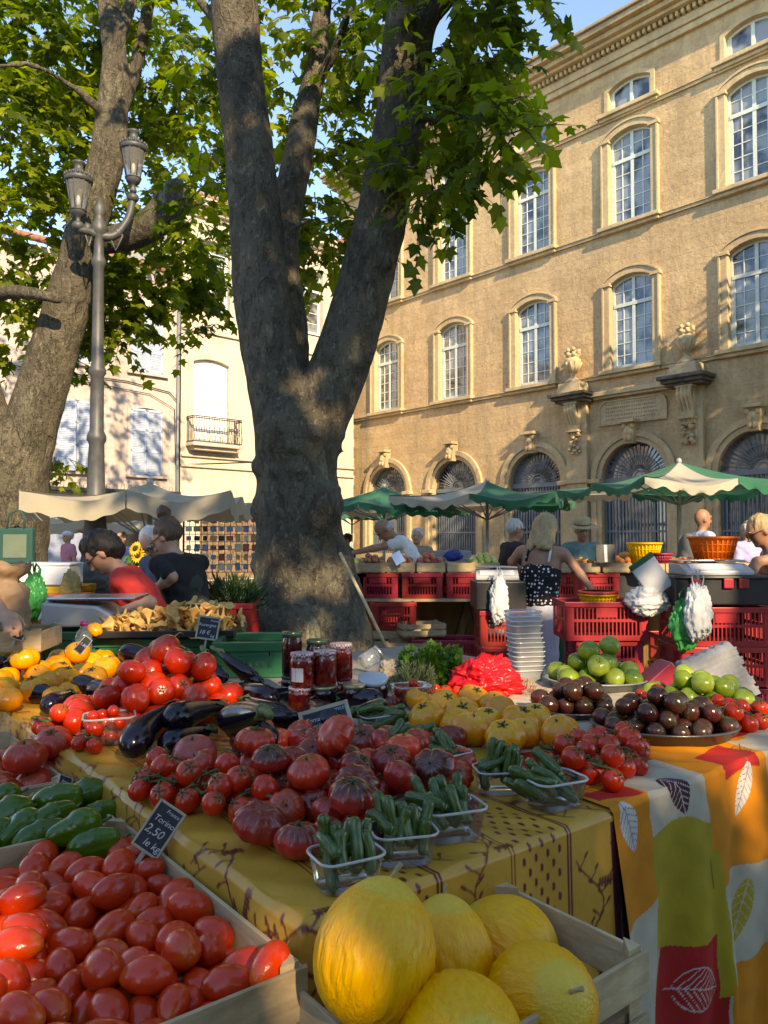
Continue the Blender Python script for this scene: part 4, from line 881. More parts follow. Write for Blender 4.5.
person('balding man in a white T-shirt reaching left across the apples', X(422, 8.75), 8.75, 88, 1.09, 30, 0, 22, (pd(385, 546, 8.5), pd(352, 553, 8.4)), None, HG, 'bald', S2, clothm('white cotton', (.72, .72, .70)), clothm('dark trousers', (.03, .03, .04)), .6)
person('grey haired face looking out just behind the man in white', X(417, 11), 11, 170, .95, 0, hair=HG, top=clothm('sand shirt', (.3, .22, .15)), sleeve=.9)
person('small far shopper in a royal blue shirt right of the trunk', X(352, 14), 14, 100, .92, 8, hair=HB, top=clothm('royal blue shirt', (.03, .06, .28)), bottom=clothm('dark trousers', (.03, .03, .04)))
person('grey haired man in a black shirt with glasses looking right', X(511, 9.0), 9.0, -70, 1.0, 3, -8, 5, hair=HG, style='short', top=clothm('black cotton', (.010, .010, .010)), sleeve=.8, glasses=1, sk=S2)
def pol(p, tp, hp, s, R3, H3, arms):
    skin('apron', [('e', (0, .0, .99*s), (.175*s, .13*s, .035*s), None), ('c', (.15*s, .03, .95*s), (.17*s, .07, .45*s), .05*s, .05*s)], .013, M_apron, p, .03)
person('woman seen from behind in a black polka dot top, reaching to a basket', X(537, 6.7), 6.7, -28, 1.0, 9, -25, 12, (pd(512, 562, 6.9), pd(524, 580, 7.1)), (pd(574, 566, 6.65), pd(592, 590, 6.5)), HBL, 'long', S2, M_polka, clothm('white trousers', (.62, .62, .70)), 0, 0, .010, pol, straps=True, slim=1.08, side=3)
def hat(p, tp, hp, s, R3, H3, arms):
    g = MB(); M = Matrix.Translation(hp(0, 0, 1.665)) @ H3; g.lathe([(.17, -.005), (.165, .0), (.14, -.004), (.105, .0), (.098, .03), (.09, .085), (.06, .098), (0, .085)], 28, M=M); h = g.build('straw_hat', pbr('straw', (.50, .38, .20), .8, .3, 60, .4, 150, ovar=0), p)
    MB().lathe([(.101, .002), (.099, .028)], 28, M=M @ Matrix.Scale(1.02, 4)).build('hat_band', pbr('hat band', (.12, .08, .04), .8, .2, ovar=0), h)
person('man in a straw hat and teal shirt facing us behind the stall', X(581, 9.3), 9.3, 168, 1.0, 6, 12, 10, hair=HG, top=clothm('faded teal shirt', (.10, .22, .22)), sleeve=.8, sk=S2, extra=hat)
def pack(p, tp, hp, s, R3, H3, arms):
    skin('backpack', [('e', tp(0, -.17, 1.22), (.15*s, .09*s, .21*s), R3), ('e', tp(0, -.23, 1.12), (.11*s, .05*s, .1*s), R3)], .014, clothm('grey backpack cloth', (.13, .14, .14)), p)
person('bald man in a pale blue shirt carrying a grey backpack', X(699, 9.9), 9.9, -80, 1.09, 2, 0, 0, hair=HBR, style='bald', top=clothm('pale blue shirt', (.40, .47, .68)), bottom=clothm('dark trousers', (.03, .03, .04)), sleeve=.9, sk=S2, extra=pack)
person('grey haired shopper in a lilac shirt seen from behind by the right grille', X(748, 10.2), 10.2, 20, 1.0, 0, hair=HG, top=clothm('lilac shirt', (.38, .36, .60)), bottom=clothm('dark trousers', (.03, .03, .04)), sleeve=.9)
def ap3(p, tp, hp, s, R3, H3, arms):
    skin('apron', [('c', (-.12*s, .09, .98*s), (-.16*s, .12, .45*s), .06*s, .06*s)], .013, M_apron, p, .03)
person('blond woman in sunglasses and a pink tank top bending in at the right edge', X(792, 6.0), 6.0, 82, 1.0, 17, 0, 12, (pd(757, 562, 5.82), pd(744, 584, 5.8)), (pd(766, 570, 6.2), pd(754, 580, 6.2)), HBL, 'short', S2, clothm('dusty pink tank top', (.30, .12, .14)), clothm('grey trousers', (.13, .13, .14)), 0, 2, .011, ap3, straps=True)
person('far shopper in a pink shirt and white cap by the blue shop door', X(69, 15), 15, 140, .95, 0, hair=HG, style='short', top=clothm('pink shirt', (.60, .22, .28)), bottom=clothm('dark trousers', (.03, .03, .04)), extra=lambda p, tp, hp, s, R3, H3, a: MB().ell(hp(0, 0, 1.67), (.1, .11, .06), H3, 14, 8).build('cap', clothm('white cotton', (.72, .72, .70)), p))
person('distant shopper in a lilac top between the sunflowers and the red vendor', X(122, 13), 13, 160, .93, 0, hair=HBR, top=clothm('lilac shirt', (.38, .36, .60)), bottom=clothm('dark trousers', (.03, .03, .04)))
# ---------------------------------------------------------------- market furniture behind
M_red = pbr('red crate plastic', (.42, .02, .03), .4, .25, 4, .15, 50, coat=.1, ovar=.15); M_grn = pbr('green crate plastic', (.01, .14, .06), .4, .25, 4, .15, 50, ovar=.1)
M_org = pbr('orange plastic', (.75, .14, .015), .4, .15, 4, .1, ovar=.05); M_yel = pbr('yellow plastic', (.70, .42, .02), .4, .2, 4, .1, ovar=.05); M_blk = pbr('black plastic', (.018, .018, .02), .45, .3, ovar=.1)
def mk_wood():
    t = NT('pale poplar wood'); v = t.coord('Object', (3, 3, 16)); n = t.noise(v, 2.5, 6, .65, .6); oi = t.N('ObjectInfo').outputs['Random']
    c = t.mix(t.ramp(n, [(.3, 0.), (.7, 1.)]), (.36, .25, .13), (.62, .47, .28)); c = t.mix(t.math('MULTIPLY', oi, .35), c, (.25, .20, .14))
    c = t.mix(t.math('MULTIPLY', t.ramp(t.noise(t.coord('Object'), 6, 5, .7), [(.5, 0.), (.75, 1.)]), .45), c, (.15, .115, .075))
    return t.P(c, .8, .25, normal=t.bump(n, .35, .004))
M_wood = mk_wood()
def plastic_crate(label, c, w_, d_, h, rz, mat, group='red plastic crates', cat='crate', tilt=0):
    t = thing('plastic_crate', label, cat, c, 0, group, rot=(tilt, 0, rz)); g = MB(); th = .012
    for s in (-1, 1):
        for (L_, off, ax) in ((w_, d_/2-th/2, 0), (d_, w_/2-th/2, 1)):
            f = (lambda a, z, la, lz, tt=th, e=0: g.box((a, s*(off+e), z) if ax == 0 else (s*(off+e), a, z), (la, tt, lz) if ax == 0 else (tt, la, lz)))
            f(0, .02, L_-.002*ax*10, .04); f(0, h*.52, L_-.004-ax*.02, .022)
            for e in (-1, 1): f(e*(L_/2-.03), h/2, .05, h-.04, th, .002)
            n = max(4, int(L_/.032))
            for k in range(1, n): f((k/n-.5)*(L_-.06), h/2, .010, h-.05, .008)
            f(0, h*.75, .16, h*.30, .011, .001)
    g.box((0, 0, .012), (w_-.03, d_-.03, .012)); g.build('crate_side', mat, t)
    g = MB()
    for s in (-1, 1): g.box((0, s*(d_/2-.004), h-.02), (w_+.016, .026, .04)); g.box((s*(w_/2-.004), 0, h-.02), (.026, d_-.04, .04))
    g.build('rim', mat, t, bev=.004); return t
def wood_crate(label, c, w_, d_, h, rz, group='wooden fruit crates', boards=2, gap=.25, rot=None, post=True):
    t = thing('wooden_crate', label, 'crate', c, rz, group, rot); bh = h*(1-gap)/boards; th = .008
    for s in (-1, 1):
        for k in range(boards):
            z = h-bh/2-k*(bh+h*gap/max(1, boards-.0)) if boards > 1 else h-bh/2
            b = MB(); b.box((0, 0, 0), (w_, th, bh)); b.build('board', M_wood, t, (0, s*(d_/2), z), (0, 0, 0), .0015)
            b = MB(); b.box((0, 0, 0), (d_-th*1.5, th, bh)); b.build('end_board', M_wood, t, (s*(w_/2-.006), 0, z-(.004 if k else .002)), (0, 0, R(90)), .0015)
    if post:
        for sx in (-1, 1):
            for sy in (-1, 1):
                b = MB(); b.prism([(0, 0), (-sx*.032, 0), (0, -sy*.032)], h+.008); b.build('corner_post', M_wood, t, (sx*(w_/2-.011), sy*(d_/2-.005), 0))
    b = MB(); n = max(3, int(d_/.08))
    for k in range(n): b.box((0, (k+.5)/n*d_-d_/2, .006), (w_-.02, d_/n*.8, .006))
    b.build('base_slat', M_wood, t); return t
def trestle(label, c, w_, d_, h, rz, group='trestle tables', top=M_wood):
    t = thing('trestle_table', label, 'table', c, rz, group); MB().box((0, 0, h-.012), (w_, d_, .024)).build('tabletop', top, t)
    for s in (-1, 1):
        g = MB(); 
        for e in (-1, 1): g.tube([(s*w_*.36-.25, e*d_*.4, 0), (s*w_*.36, e*d_*.38, h-.03), (s*w_*.36+.25, e*d_*.4, 0)], .013, 6)
        g.tube([(s*w_*.36, -d_*.4, h-.035), (s*w_*.36, d_*.4, h-.035)], .014, 6); g.build('trestle', M_iron, t)
    return t
def fruit_mesh(name, flat, mat, dim=.12, nu=20, nv=12):
    def fn(x, y, z):
        r = math.hypot(x, y); return (x, y, z*flat-(dim*math.exp(-(r/.25)**2) if z > 0 else -dim*.5*math.exp(-(r/.2)**2)))
    return MB().ell((0, 0, 0), 1, nu=nu, nv=nv, fn=fn).mesh(name, mat)
def two(name, ca, cb, rough=.35, sc_=2.0, lo=.4, hi=.6, coat=.2):
    t = NT(name); n = t.noise(t.coord('Object'), sc_*.5, 4); oi = t.N('ObjectInfo').outputs['Random']
    c = t.mix(t.ramp(t.math('ADD', n, t.math('MULTIPLY_ADD', oi, .3, -.15)), [(lo, 0.), (hi, 1.)]), ca, cb); return t.P(c, rough, .5, coat=coat)
M_apple = two('red apple skin', (.32, .03, .03), (.40, .16, .04)); M_gapple = two('green apple skin', (.42, .46, .08), (.55, .50, .12)); M_peach = two('peach skin', (.50, .14, .04), (.60, .32, .08), .7, coat=0)
ME_apple, ME_gapple, ME_peach = fruit_mesh('apple', .9, M_apple), fruit_mesh('apple', .9, M_gapple), fruit_mesh('peach', .95, M_peach)
def scatter(me, name, label, cat, group, c, w_, d_, z, r, n, rz=0, pile=.06, seed=1, calyx=None):
    rs = random.Random(seed); m = max(1, int(round(math.sqrt(n*w_/d_)))); k = max(1, n//m); out = []
    for i in range(m):
        for j in range(k):
            x, y = ((i+.5)/m-.5)*w_+rs.uniform(-.1, .1)*r, ((j+.5)/k-.5)*d_+rs.uniform(-.1, .1)*r
            p = Vector((x*math.cos(rz)-y*math.sin(rz), x*math.sin(rz)+y*math.cos(rz), 0))+Vector((c[0], c[1], z+r*.8+pile*(1-(2*x/w_)**2)*(1-(2*y/d_)**2)*rs.uniform(.6, 1.)))
            o = inst(name, me, None, p, (rs.uniform(-.8, .8), rs.uniform(-.8, .8), rs.uniform(0, 6))); s = r*rs.uniform(.9, 1.08); o.scale = (s, s, s); tag(o, label, cat, group); out.append(o)
    return out
# far stall: row of red crates carrying wooden fruit crates
YS = 7.9
trestle('long trestle table of the middle fruit stall, under red crates', (X(405, 8.05), 8.1, 0), 1.9, .95, .895, 0)
trestle('trestle table of the right fruit stall behind the polka dot woman', (X(660, 8.05), 8.1, 0), 2.9, .95, .895, 0)
for i, (px, lab) in enumerate(((347, 'red crate next to the trunk, first under the apples'), (378, 'red crate under the apples, second from the trunk'), (421, 'red crate under the weighing dish, third from the trunk'), (464, 'red crate at the right end of the apple stall'))):
    plastic_crate(lab, (X(px, 7.95), 7.98, .897), .40, .56, .25, 0, M_red, 'red crates carrying the far fruit stall')
for i, (px, lab, me, nm, c2) in enumerate(((347, 'wooden crate of green apples beside the trunk', ME_gapple, 'green_apple', 'green apple in the far crate beside the trunk'), (372, 'wooden crate of red and green apples near the trunk', ME_apple, 'red_apple', 'red apple in the second far crate from the trunk'), (400, 'wooden crate of dark red apples in front of the man in white', ME_apple, 'red_apple', 'red apple in the far crate before the man in white'), (430, 'wooden crate of red apples right of the man in white', ME_apple, 'red_apple', 'red apple in the far crate right of the man in white'), (460, 'closed pale wooden crate with printed side', None, None, None), (484, 'wooden crate of pale green fruit left of the counter scale', ME_gapple, 'green_pear', 'pale green fruit in the far crate left of the counter scale'))):
    c = (X(px, 7.85), 7.86+.02*i, 1.15); wood_crate(lab, c, .285, .42, .10, 0, 'wooden crates on the far stalls', 1, .12)
    if me: scatter(me, nm, c2, 'apple' if 'apple' in nm else 'fruit', c2+'s', c, .26, .36, 1.215, .036, 24, seed=i, pile=.085)
for i, (px, w_, lab) in enumerate(((553, .42, 'red crate behind the polka dot woman on the right stall'), (592, .40, 'red crate under the straw hat man on the right stall'), (722, .42, 'red crate behind the orange basket on the right stall'), (770, .42, 'red crate at the right end of the right stall'))):
    plastic_crate(lab, (X(px, 7.95), 8.0, .897), w_, .56, .25, 0, M_red, 'red crates carrying the far fruit stall')
MB_ = MB(); MB_.box((0, 0, .12), (.92, .5, .24)); o = MB_.build('black_box', M_blk, None, (X(648, 7.95), 8.0, .897), bev=.01); tag(o, 'long black box under the wooden crates on the right stall', 'box')
for i, (px, w_, lab) in enumerate(((552, .3, 'wooden crate of nuts behind the polka dot woman'), (582, .26, 'wooden crate in front of the straw hat man'), (612, .29, 'long wooden crate beneath the black price stand'), (644, .30, 'wooden crate beneath the yellow basket'), (673, .26, 'wooden crate stamped with a round mark'), (705, .30, 'wooden crate behind the right scale'), (745, .32, 'wooden crate near the right edge woman'), (782, .3, 'wooden crate off at the right end'))):
    wood_crate(lab, (X(px, 7.85), 7.87+.015*i, 1.15), w_, .42, .10, 0, 'wooden crates on the far stalls', 1, .12)
scatter(ME_peach, 'peach', 'peach in the low crate beneath the straw hat man', 'peach', 'peaches before the straw hat man', (X(582, 7.85), 7.9), .22, .36, 1.215, .03, 12, seed=21, pile=.05)
scatter(ME_peach, 'orange_fruit', 'orange fruit heaped left of the yellow basket', 'fruit', 'orange fruit by the yellow basket', (X(625, 7.85), 7.9), .24, .34, 1.215, .04, 12, seed=22, pile=.09)
scatter(ME_apple, 'red_apple', 'red fruit right of the yellow basket on the far stall', 'apple', 'red fruit right of the yellow basket', (X(684, 7.85), 7.9), .24, .34, 1.215, .035, 14, seed=23, pile=.06)
scatter(ME_gapple, 'pale_melon', 'pale round melon on the far right stall', 'melon', 'pale melons on the far right stall', (X(712, 7.85), 8.0), .3, .3, 1.215, .06, 6, seed=24, pile=.02)
def plast(name, c, tr=.25):
    t = NT(name); p = t.N('BsdfPrincipled'); p.inputs['Base Color'].default_value = (*c, 1); p.inputs['Roughness'].default_value = .35; tl = t.N('BsdfTranslucent'); tl.inputs[0].default_value = (*c, 1); m = t.N('MixShader'); m.inputs[0].default_value = tr; t.L(p.outputs[0], m.inputs[1]); t.L(tl.outputs[0], m.inputs[2]); t.L(m.outputs[0], t.out.inputs[0]); return t.mat
P_white, P_green, P_redb = plast('white thin plastic', (.66, .68, .68)), plast('bright green thin plastic', (.03, .36, .09)), plast('red thin plastic', (.85, .02, .03), .3); P_orgb = plast('orange thin plastic', (.90, .20, .015), .45); P_yelb = plast('yellow thin plastic', (.85, .55, .02), .4)
def basket(label, c, r0, r1, h, mat, group=None, n=28, sq=1.0):
    t = thing('plastic_basket', label, 'basket', c, 0, group); g = MB()
    for j in range(n):
        a = 2*math.pi*j/n; ca, sa = math.cos(a), math.sin(a)*sq; g.tube([(r0*ca, r0*sa, .0), (r1*ca, r1*sa, h)], .007, 4)
    for z in (0.005, .33, .66): r_ = r0+(r1-r0)*z; g.tube([(r_*math.cos(a*.2244), r_*math.sin(a*.2244)*sq, h*z) for a in range(29)], .006, 5)
    g.lathe([(0, 0), (r0, 0)], n, M=Matrix.Scale(sq, 4, (0, 1, 0))); g.build('lattice', mat, t)
    g = MB(); g.lathe([(r1-.006, h-.015), (r1+.014, h-.012), (r1+.014, h+.006), (r1-.006, h+.006)], n, M=Matrix.Scale(sq, 4, (0, 1, 0)), close=False); g.build('rim', mat, t)
    g = MB(); g.lathe([(0, .004), (r0*.985, .004), (r0+(r1-r0)*.98-.004, h*.98)], n, M=Matrix.Scale(sq, 4, (0, 1, 0))); g.build('liner', mat, t); return t
basket('yellow plastic basket on the far right stall', (X(649, 7.6), 7.75, 1.26), .12, .165, .19, P_yelb)
basket('dark red punnet basket right of the yellow basket', (X(662, 7.4), 7.45, 1.26), .09, .10, .09, pbr('dark red plastic', (.30, .02, .04), .5, ovar=0))
g = MB(); g.box((0, 0, .09), (.19, .04, .18)); g.box((.0, -.022, .09), (.03, .004, .17), mi=1); o = g.build('price_stand', [M_blk, clothm('white cotton', (.72, .72, .70))], None, (X(607, 7.55), 7.62, 1.255), (R(-8), 0, 0)); tag(o, 'black price stand with a white stripe on the right stall', 'sign')
# counter scales
M_scale = pbr('light grey scale plastic', (.42, .43, .42), .4, .12, 5, .05, ovar=0); M_steel = pbr('stainless steel', (.55, .55, .55), .28, .1, 8, .05, metal=.9, ovar=0); M_lcd = pbr('dark display', (.03, .05, .05), .15, ovar=0)
def scale_(label, c, w_, d_, rz, disp_back=False):
    t = thing('weighing_scale', label, 'scale', c, rz, 'counter scales')
    g = MB(); g.prism([(-d_/2, 0), (d_/2, 0), (d_/2, .085), (-d_*.1, .085), (-d_/2, .035)], w_, Matrix.Translation((-w_/2, 0, 0)) @ Matrix.Rotation(R(90), 4, 'Z') @ Matrix.Rotation(R(90), 4, 'X')); g.build('housing', M_scale, t, bev=.01)
    MB().box((0, d_*.17, .105), (w_*.98, d_*.66, .014)).build('weighing_plate', M_steel, t, bev=.004); MB().box((0, d_*.17, .092), (.1, .1, .02)).build('plate_support', M_blk, t)
    MB().box((0, 0, 0), (w_*.8, .003, d_*.22)).build('keypad', pbr('scale keypad', (.60, .62, .62), .5, .2, 70, ovar=0), t, (0, -d_*.31, .064), (R(-60), 0, 0))
    return t
scale_('grey counter scale carrying the orange basket', (X(712, 5.75), 5.8, 1.225), .50, .36, 0)
basket('orange plastic basket on the right scale', (X(713, 5.85), 5.86, 1.342), .13, .175, .165, P_orgb)
g = MB(); g.box((0, 0, .11), (.72, .46, .20)); g.box((0, 0, .212), (.75, .5, .024)); o = thing('tool_chest', 'black plastic chest with red clips under the right scale', 'chest', (X(713, 5.8), 5.85, 1.0)); g.build('chest_body', M_blk, o, bev=.012)
for s in (-.22, .13, .02): MB().box((s, -.245, .17), (.07, .02, .07)).build('clip', M_red, o, bev=.004)
for k, z in enumerate((.42, .71)): plastic_crate(('upper', 'lower')[1-k]+' red crate of the stack under the black chest', (X(714, 5.8), 5.85, z), .66, .46, .285, 0, M_red, 'red crates of the right scale stack')
plastic_crate('red crate at the foot of the right scale stack', (X(714, 5.8), 5.85, .12), .66, .46, .285, 0, M_red, 'red crates of the right scale stack')
plastic_crate('red crate holding up the yellow and red tubs, front of the polka dot woman', (X(598, 6.0), 6.0, .73), .62, .42, .29, 0, M_red, 'red crates of the tub stack')
plastic_crate('red crate second from the top below the tubs', (X(602, 6.0), 6.02, .435), .50, .40, .29, 0, M_red, 'red crates of the tub stack')
plastic_crate('red crate at the bottom below the tubs', (X(600, 6.0), 6.04, .14), .52, .42, .29, 0, M_red, 'red crates of the tub stack')
basket('yellow tub with red rim in the red crate by the polka dot woman', (X(597, 5.95), 5.95, .96), .11, .14, .11, P_yelb); MB_ = MB().lathe([(.125, 0), (.155, .0), (.155, .022), (.125, .022)], 28, close=False); o = MB_.build('tub_lid_ring', M_red, None, (X(597, 5.95), 5.95, 1.072)); tag(o, 'red rim ring stacked on the yellow tub', 'rim')
for k, z in enumerate((.30, .60)): plastic_crate(('lower', 'upper')[k]+' red crate under the left counter scale', (X(499, 6.6), 6.6, z), .38, .40, .295, 0, M_red, 'red crates of the left counter stack')
g = MB(); g.box((0, 0, .12), (.42, .42, .24)); o = g.build('black_box', M_blk, None, (X(497, 6.6), 6.6, .90), bev=.012); tag(o, 'black box under the left counter scale', 'box')
scale_('silver counter scale left of the polka dot woman', (X(496, 6.6), 6.6, 1.145), .36, .34, -.1)
# crates, boxes and cloth under the stall
plastic_crate('red crate standing on the ground below the apple stall', (X(392, 7.6), 7.6, .62), .42, .40, .26, .1, M_red, 'loose red crates under the stalls'); wood_crate('old wooden crate propping the red crate below the apple stall', (X(392, 7.6), 7.6, 0), .5, .4, .3, .1, 'loose wooden crates under the stalls', 3); wood_crate('second old wooden crate below the apple stall', (X(392, 7.6), 7.6, .31), .5, .4, .3, .05, 'loose wooden crates under the stalls', 3)
plastic_crate('low red crate on the ground below the middle of the apple stall', (X(446, 7.2), 7.3, .28), .62, .42, .28, -.05, M_red, 'loose red crates under the stalls'); plastic_crate('bottom red crate below the middle of the apple stall', (X(446, 7.2), 7.3, 0), .62, .42, .28, -.02, M_red, 'loose red crates under the stalls')
wood_crate('empty wooden crate tipped against the trestle', (X(420, 7.4), 7.35, .575), .42, .3, .12, .2, 'loose wooden crates under the stalls', 2); wood_crate('empty wooden crate leaning over the first', (X(408, 7.3), 7.2, .42), .4, .3, .12, -.2, 'loose wooden crates under the stalls', 2)
wood_crate('bigger wooden box below the leaning crate', (X(410, 7.3), 7.25, 0), .55, .4, .4, 0, 'loose wooden crates under the stalls', 3)
def drape(name, label, p0, p1, z0, z1, mat, amp=.05, n=60, waves=9):
    mb = MB(); p0, p1 = Vector(p0), Vector(p1); d = p1-p0; nn = Vector((-d.y, d.x, 0)).normalized(); m = 10; vs = []
    for i in range(n+1):
        for j in range(m+1):
            s, t = i/n, j/m; q = p0+d*s+nn*amp*t*(math.sin(s*waves*6.28)+.5*math.sin(s*waves*3.1+1)); vs.append((q.x, q.y, z1+(z0-z1)*t))
    mb.add(vs, [(i*(m+1)+j, (i+1)*(m+1)+j, (i+1)*(m+1)+j+1, i*(m+1)+j+1) for i in range(n) for j in range(m)], 0, True); o = mb.build(name, mat); md = o.modifiers.new('t', 'SOLIDIFY'); md.thickness = .003; return tag(o, label, 'cloth')
M_ochre = clothm('ochre tarpaulin', (.24, .14, .05))
drape('tarpaulin', 'ochre tarpaulin hanging under the back of the apple stall', (X(338, 8.5), 8.5, 0), (X(480, 8.5), 8.5, 0), .05, .88, M_ochre)
drape('tarpaulin', 'ochre tarpaulin hanging under the back of the right stall', (X(560, 8.5), 8.5, 0), (X(780, 8.5), 8.5, 0), .05, .88, M_ochre)
for px, lab in ((640, 'left'), (655, 'right')): plastic_crate('shadowed red crate under the right stall, the '+lab+' one of two', (X(px, 7.3)+(.25 if lab == 'right' else -.25), 7.4, .3), .42, .5, .28, 0, M_red, 'loose red crates under the right stall'); 
for px, lab in ((640, 'left'), (655, 'right')): plastic_crate('shadowed red crate on the ground under the right stall, the '+lab+' one of two', (X(px, 7.3)+(.25 if lab == 'right' else -.25), 7.4, 0), .42, .5, .29, 0, M_red, 'loose red crates under the right stall')
# bags
def bag_skin(name, label, c, r, mat, seed, cat='bag', rough=.35, k=11, rot=None, nu=72, nv=48, extra=None, handles=True, M=None):
    def fn(x, y, z):
        v = Vector((x, y, z)); a = mnoise.noise(v*1.6+Vector((seed, 0, 0))); b = 1-abs(mnoise.noise(v*2.3+Vector((0, seed, 0)))); c_ = 1-abs(mnoise.noise(v*4.9+Vector((0, 0, seed)))); f = .80+.22*a+.30*(b**4)*.5+.16*c_**4
        return (x*f, y*f, z*f if z > -.6 else z*f*.92)
    t = thing(name, label, cat, c, 0, None, rot); mb = MB(); mb.ell((0, 0, 0), r, nu=nu, nv=nv, fn=fn); mb.build('bag_body', mat, t)
    if handles:
        for s in (-1, 1): MB().tube([(s*r[0]*.25, 0, r[2]*.75), (s*r[0]*.42, .0, r[2]*1.15), (s*r[0]*.12, 0, r[2]*1.4), (s*r[0]*.02, 0, r[2]*1.05)], [.012, .008, .007, .01], 6, flat=.4).build('handle', mat, t)
    return t
bag_skin('plastic_bag', 'white plastic bag hanging from the left counter scale', (X(499, 6.3), 6.34, .98), (.085, .05, .20), P_white, 3)
bag_skin('plastic_bag', 'green plastic bag hanging under the right scale', (X(686, 5.5), 5.52, .88), (.12, .05, .19), P_green, 5)
bag_skin('plastic_bag', 'white plastic bag with knotted handle hanging under the right scale', (X(698, 5.42), 5.44, .97), (.10, .05, .22), P_white, 9)
bag_skin('plastic_bag', 'bulging white plastic bag hung between the two right crate stacks', (X(649, 5.7), 5.75, 1.03), (.16, .08, .12), P_white, 13)
g = MB(); g.box((0, 0, 0), (.20, .03, .26)); g.box((0, -.001, .14), (.205, .036, .04), mi=1); o = g.build('bag_packet', [P_white, M_apron], None, (X(650, 5.75), 5.72, 1.21), (0, R(-35), 0), bev=.008); tag(o, 'tilted packet of white carrier bags with a dark green top', 'packet')
# left vendors' corner
YL = 4.3
trestle('trestle table carrying the yellow crate of the left vendors', (X(40, 4.7), 4.75, 0), 1.3, .6, .98, .1)
plastic_crate('yellow plastic crate below the white foam box', (X(53, 4.6), 4.65, .982), .36, .34, .235, .05, M_yel, 'yellow crates of the left vendors'); 
g = MB(); g.box((0, 0, .06), (.30, .24, .115)); g.box((0, 0, .125), (.31, .25, .018)); o = g.build('foam_box', pbr('white polystyrene', (.62, .66, .70), .7, .06, 80, .1, ovar=0), None, (X(50, 4.6), 4.63, 1.219), (0, 0, .05), bev=.01); tag(o, 'white foam box resting on the yellow crate', 'box')
bag_skin('cloth_bag', 'crumpled yellow cloth hanging over the corner of the yellow crate', (X(74, 4.45), 4.42, 1.19), (.06, .06, .12), clothm('mustard cloth', (.42, .29, .10)), 21, handles=False)
bag_skin('backpack', 'grey green rucksack standing beside the yellow crate', (X(96, 4.9), 4.95, 1.17), (.15, .10, .20), clothm('grey green canvas', (.10, .11, .10)), 23, cat='bag', handles=True)
for px, z, lab in ((39, .982, 'left'), (57, .982, 'right')): plastic_crate('orange plastic crate before the yellow crate, the '+lab+' of two', (X(px, 4.2)+(.02 if lab == 'right' else 0), 4.25 if lab == 'left' else 4.32, .93 if lab == 'left' else .99), .17, .2, .2, 0, M_org, 'orange crates of the left vendors')
trestle('low trestle table under the orange crates', (X(30, 4.2), 4.22, 0), 1.2, .4, .928, .1)
bag_skin('plastic_bag', 'bright green plastic bag tucked behind the paper bag', (X(31, 3.9), 3.95, 1.19), (.07, .06, .13), P_green, 27)
M_paper = pbr('brown kraft paper', (.34, .22, .13), .8, .25, 7, .6, 14, bdist=.01, ovar=0)
def paper_bag(label, c, w_, d_, h):
    t = thing('paper_bag', label, 'bag', c, .3); g = MB(); n, m = 64, 40; vs = []
    for j in range(m+1):
        z = j/m; pin = 1-.45*math.exp(-((z-.74)/.10)**2) if z < .9 else 1-.45*math.exp(-((z-.74)/.10)**2)+.1*(z-.9)
        for i in range(n):
            a = 2*math.pi*i/n; ca, sa = math.cos(a), math.sin(a); k = (abs(ca)**5+abs(sa)**5)**(-1/5); x, y = ca*k*w_/2, sa*k*d_/2; q_ = Vector((ca*2.2, sa*2.2, z*3.2)); f = 1+.10*mnoise.noise(q_)+.13*(1-abs(mnoise.noise(q_*1.9)))**4-.05; p_ = .10*math.sin(a*9+z*2)*math.exp(-((z-.74)/.16)**2)
            vs.append((x*pin*(f+p_), y*pin*(f+p_), h*(z+.02*math.sin(a*3)*z+(.03*math.sin(a*7) if j == m else 0))))
    g.add(vs, [(j*n+i, j*n+(i+1) % n, (j+1)*n+(i+1) % n, (j+1)*n+i) for j in range(m) for i in range(n)], 0, True); o = g.build('bag_body', M_paper, t); md = o.modifiers.new('t', 'SOLIDIFY'); md.thickness = .002; return t
paper_bag('crumpled brown paper bag at the left edge of the stall', (X(5, 3.2), 3.2, 1.125), .19, .13, .27)
wood_crate('pale wooden crate under the brown paper bag', (X(2, 3.2), 3.22, 1.035), .40, .26, .09, .1, 'small wooden crates of the left stall', 1, .1)
# scale on the left
t = thing('weighing_scale', 'large grey scale with a steel plate in front of the red vendor', 'scale', (X(108, 3.9), 3.9, 1.07), .08, 'counter scales')
g = MB(); g.prism([(-.16, 0), (.17, 0), (.17, .06), (.1, .10), (-.16, .12)], .30, Matrix.Translation((-.1, .12, 0)) @ Matrix.Rotation(R(90), 4, 'X')); g.build('housing', M_scale, t, bev=.012); MB().box((-.03, -.02, .135), (.42, .3, .012)).build('weighing_plate', M_steel, t, bev=.004)
g = MB(); g.box((0, 0, 0), (.09, .05, .13)); o = g.build('display', M_scale, t, (-.24, -.08, .07), (R(-15), R(22), R(20)), bev=.01); MB().box((0, -.027, .02), (.07, .004, .05)).build('screen', M_lcd, o)
MB().box((-.2, -.05, .01), (.16, .14, .03)).build('foot', M_scale, t, bev=.005)
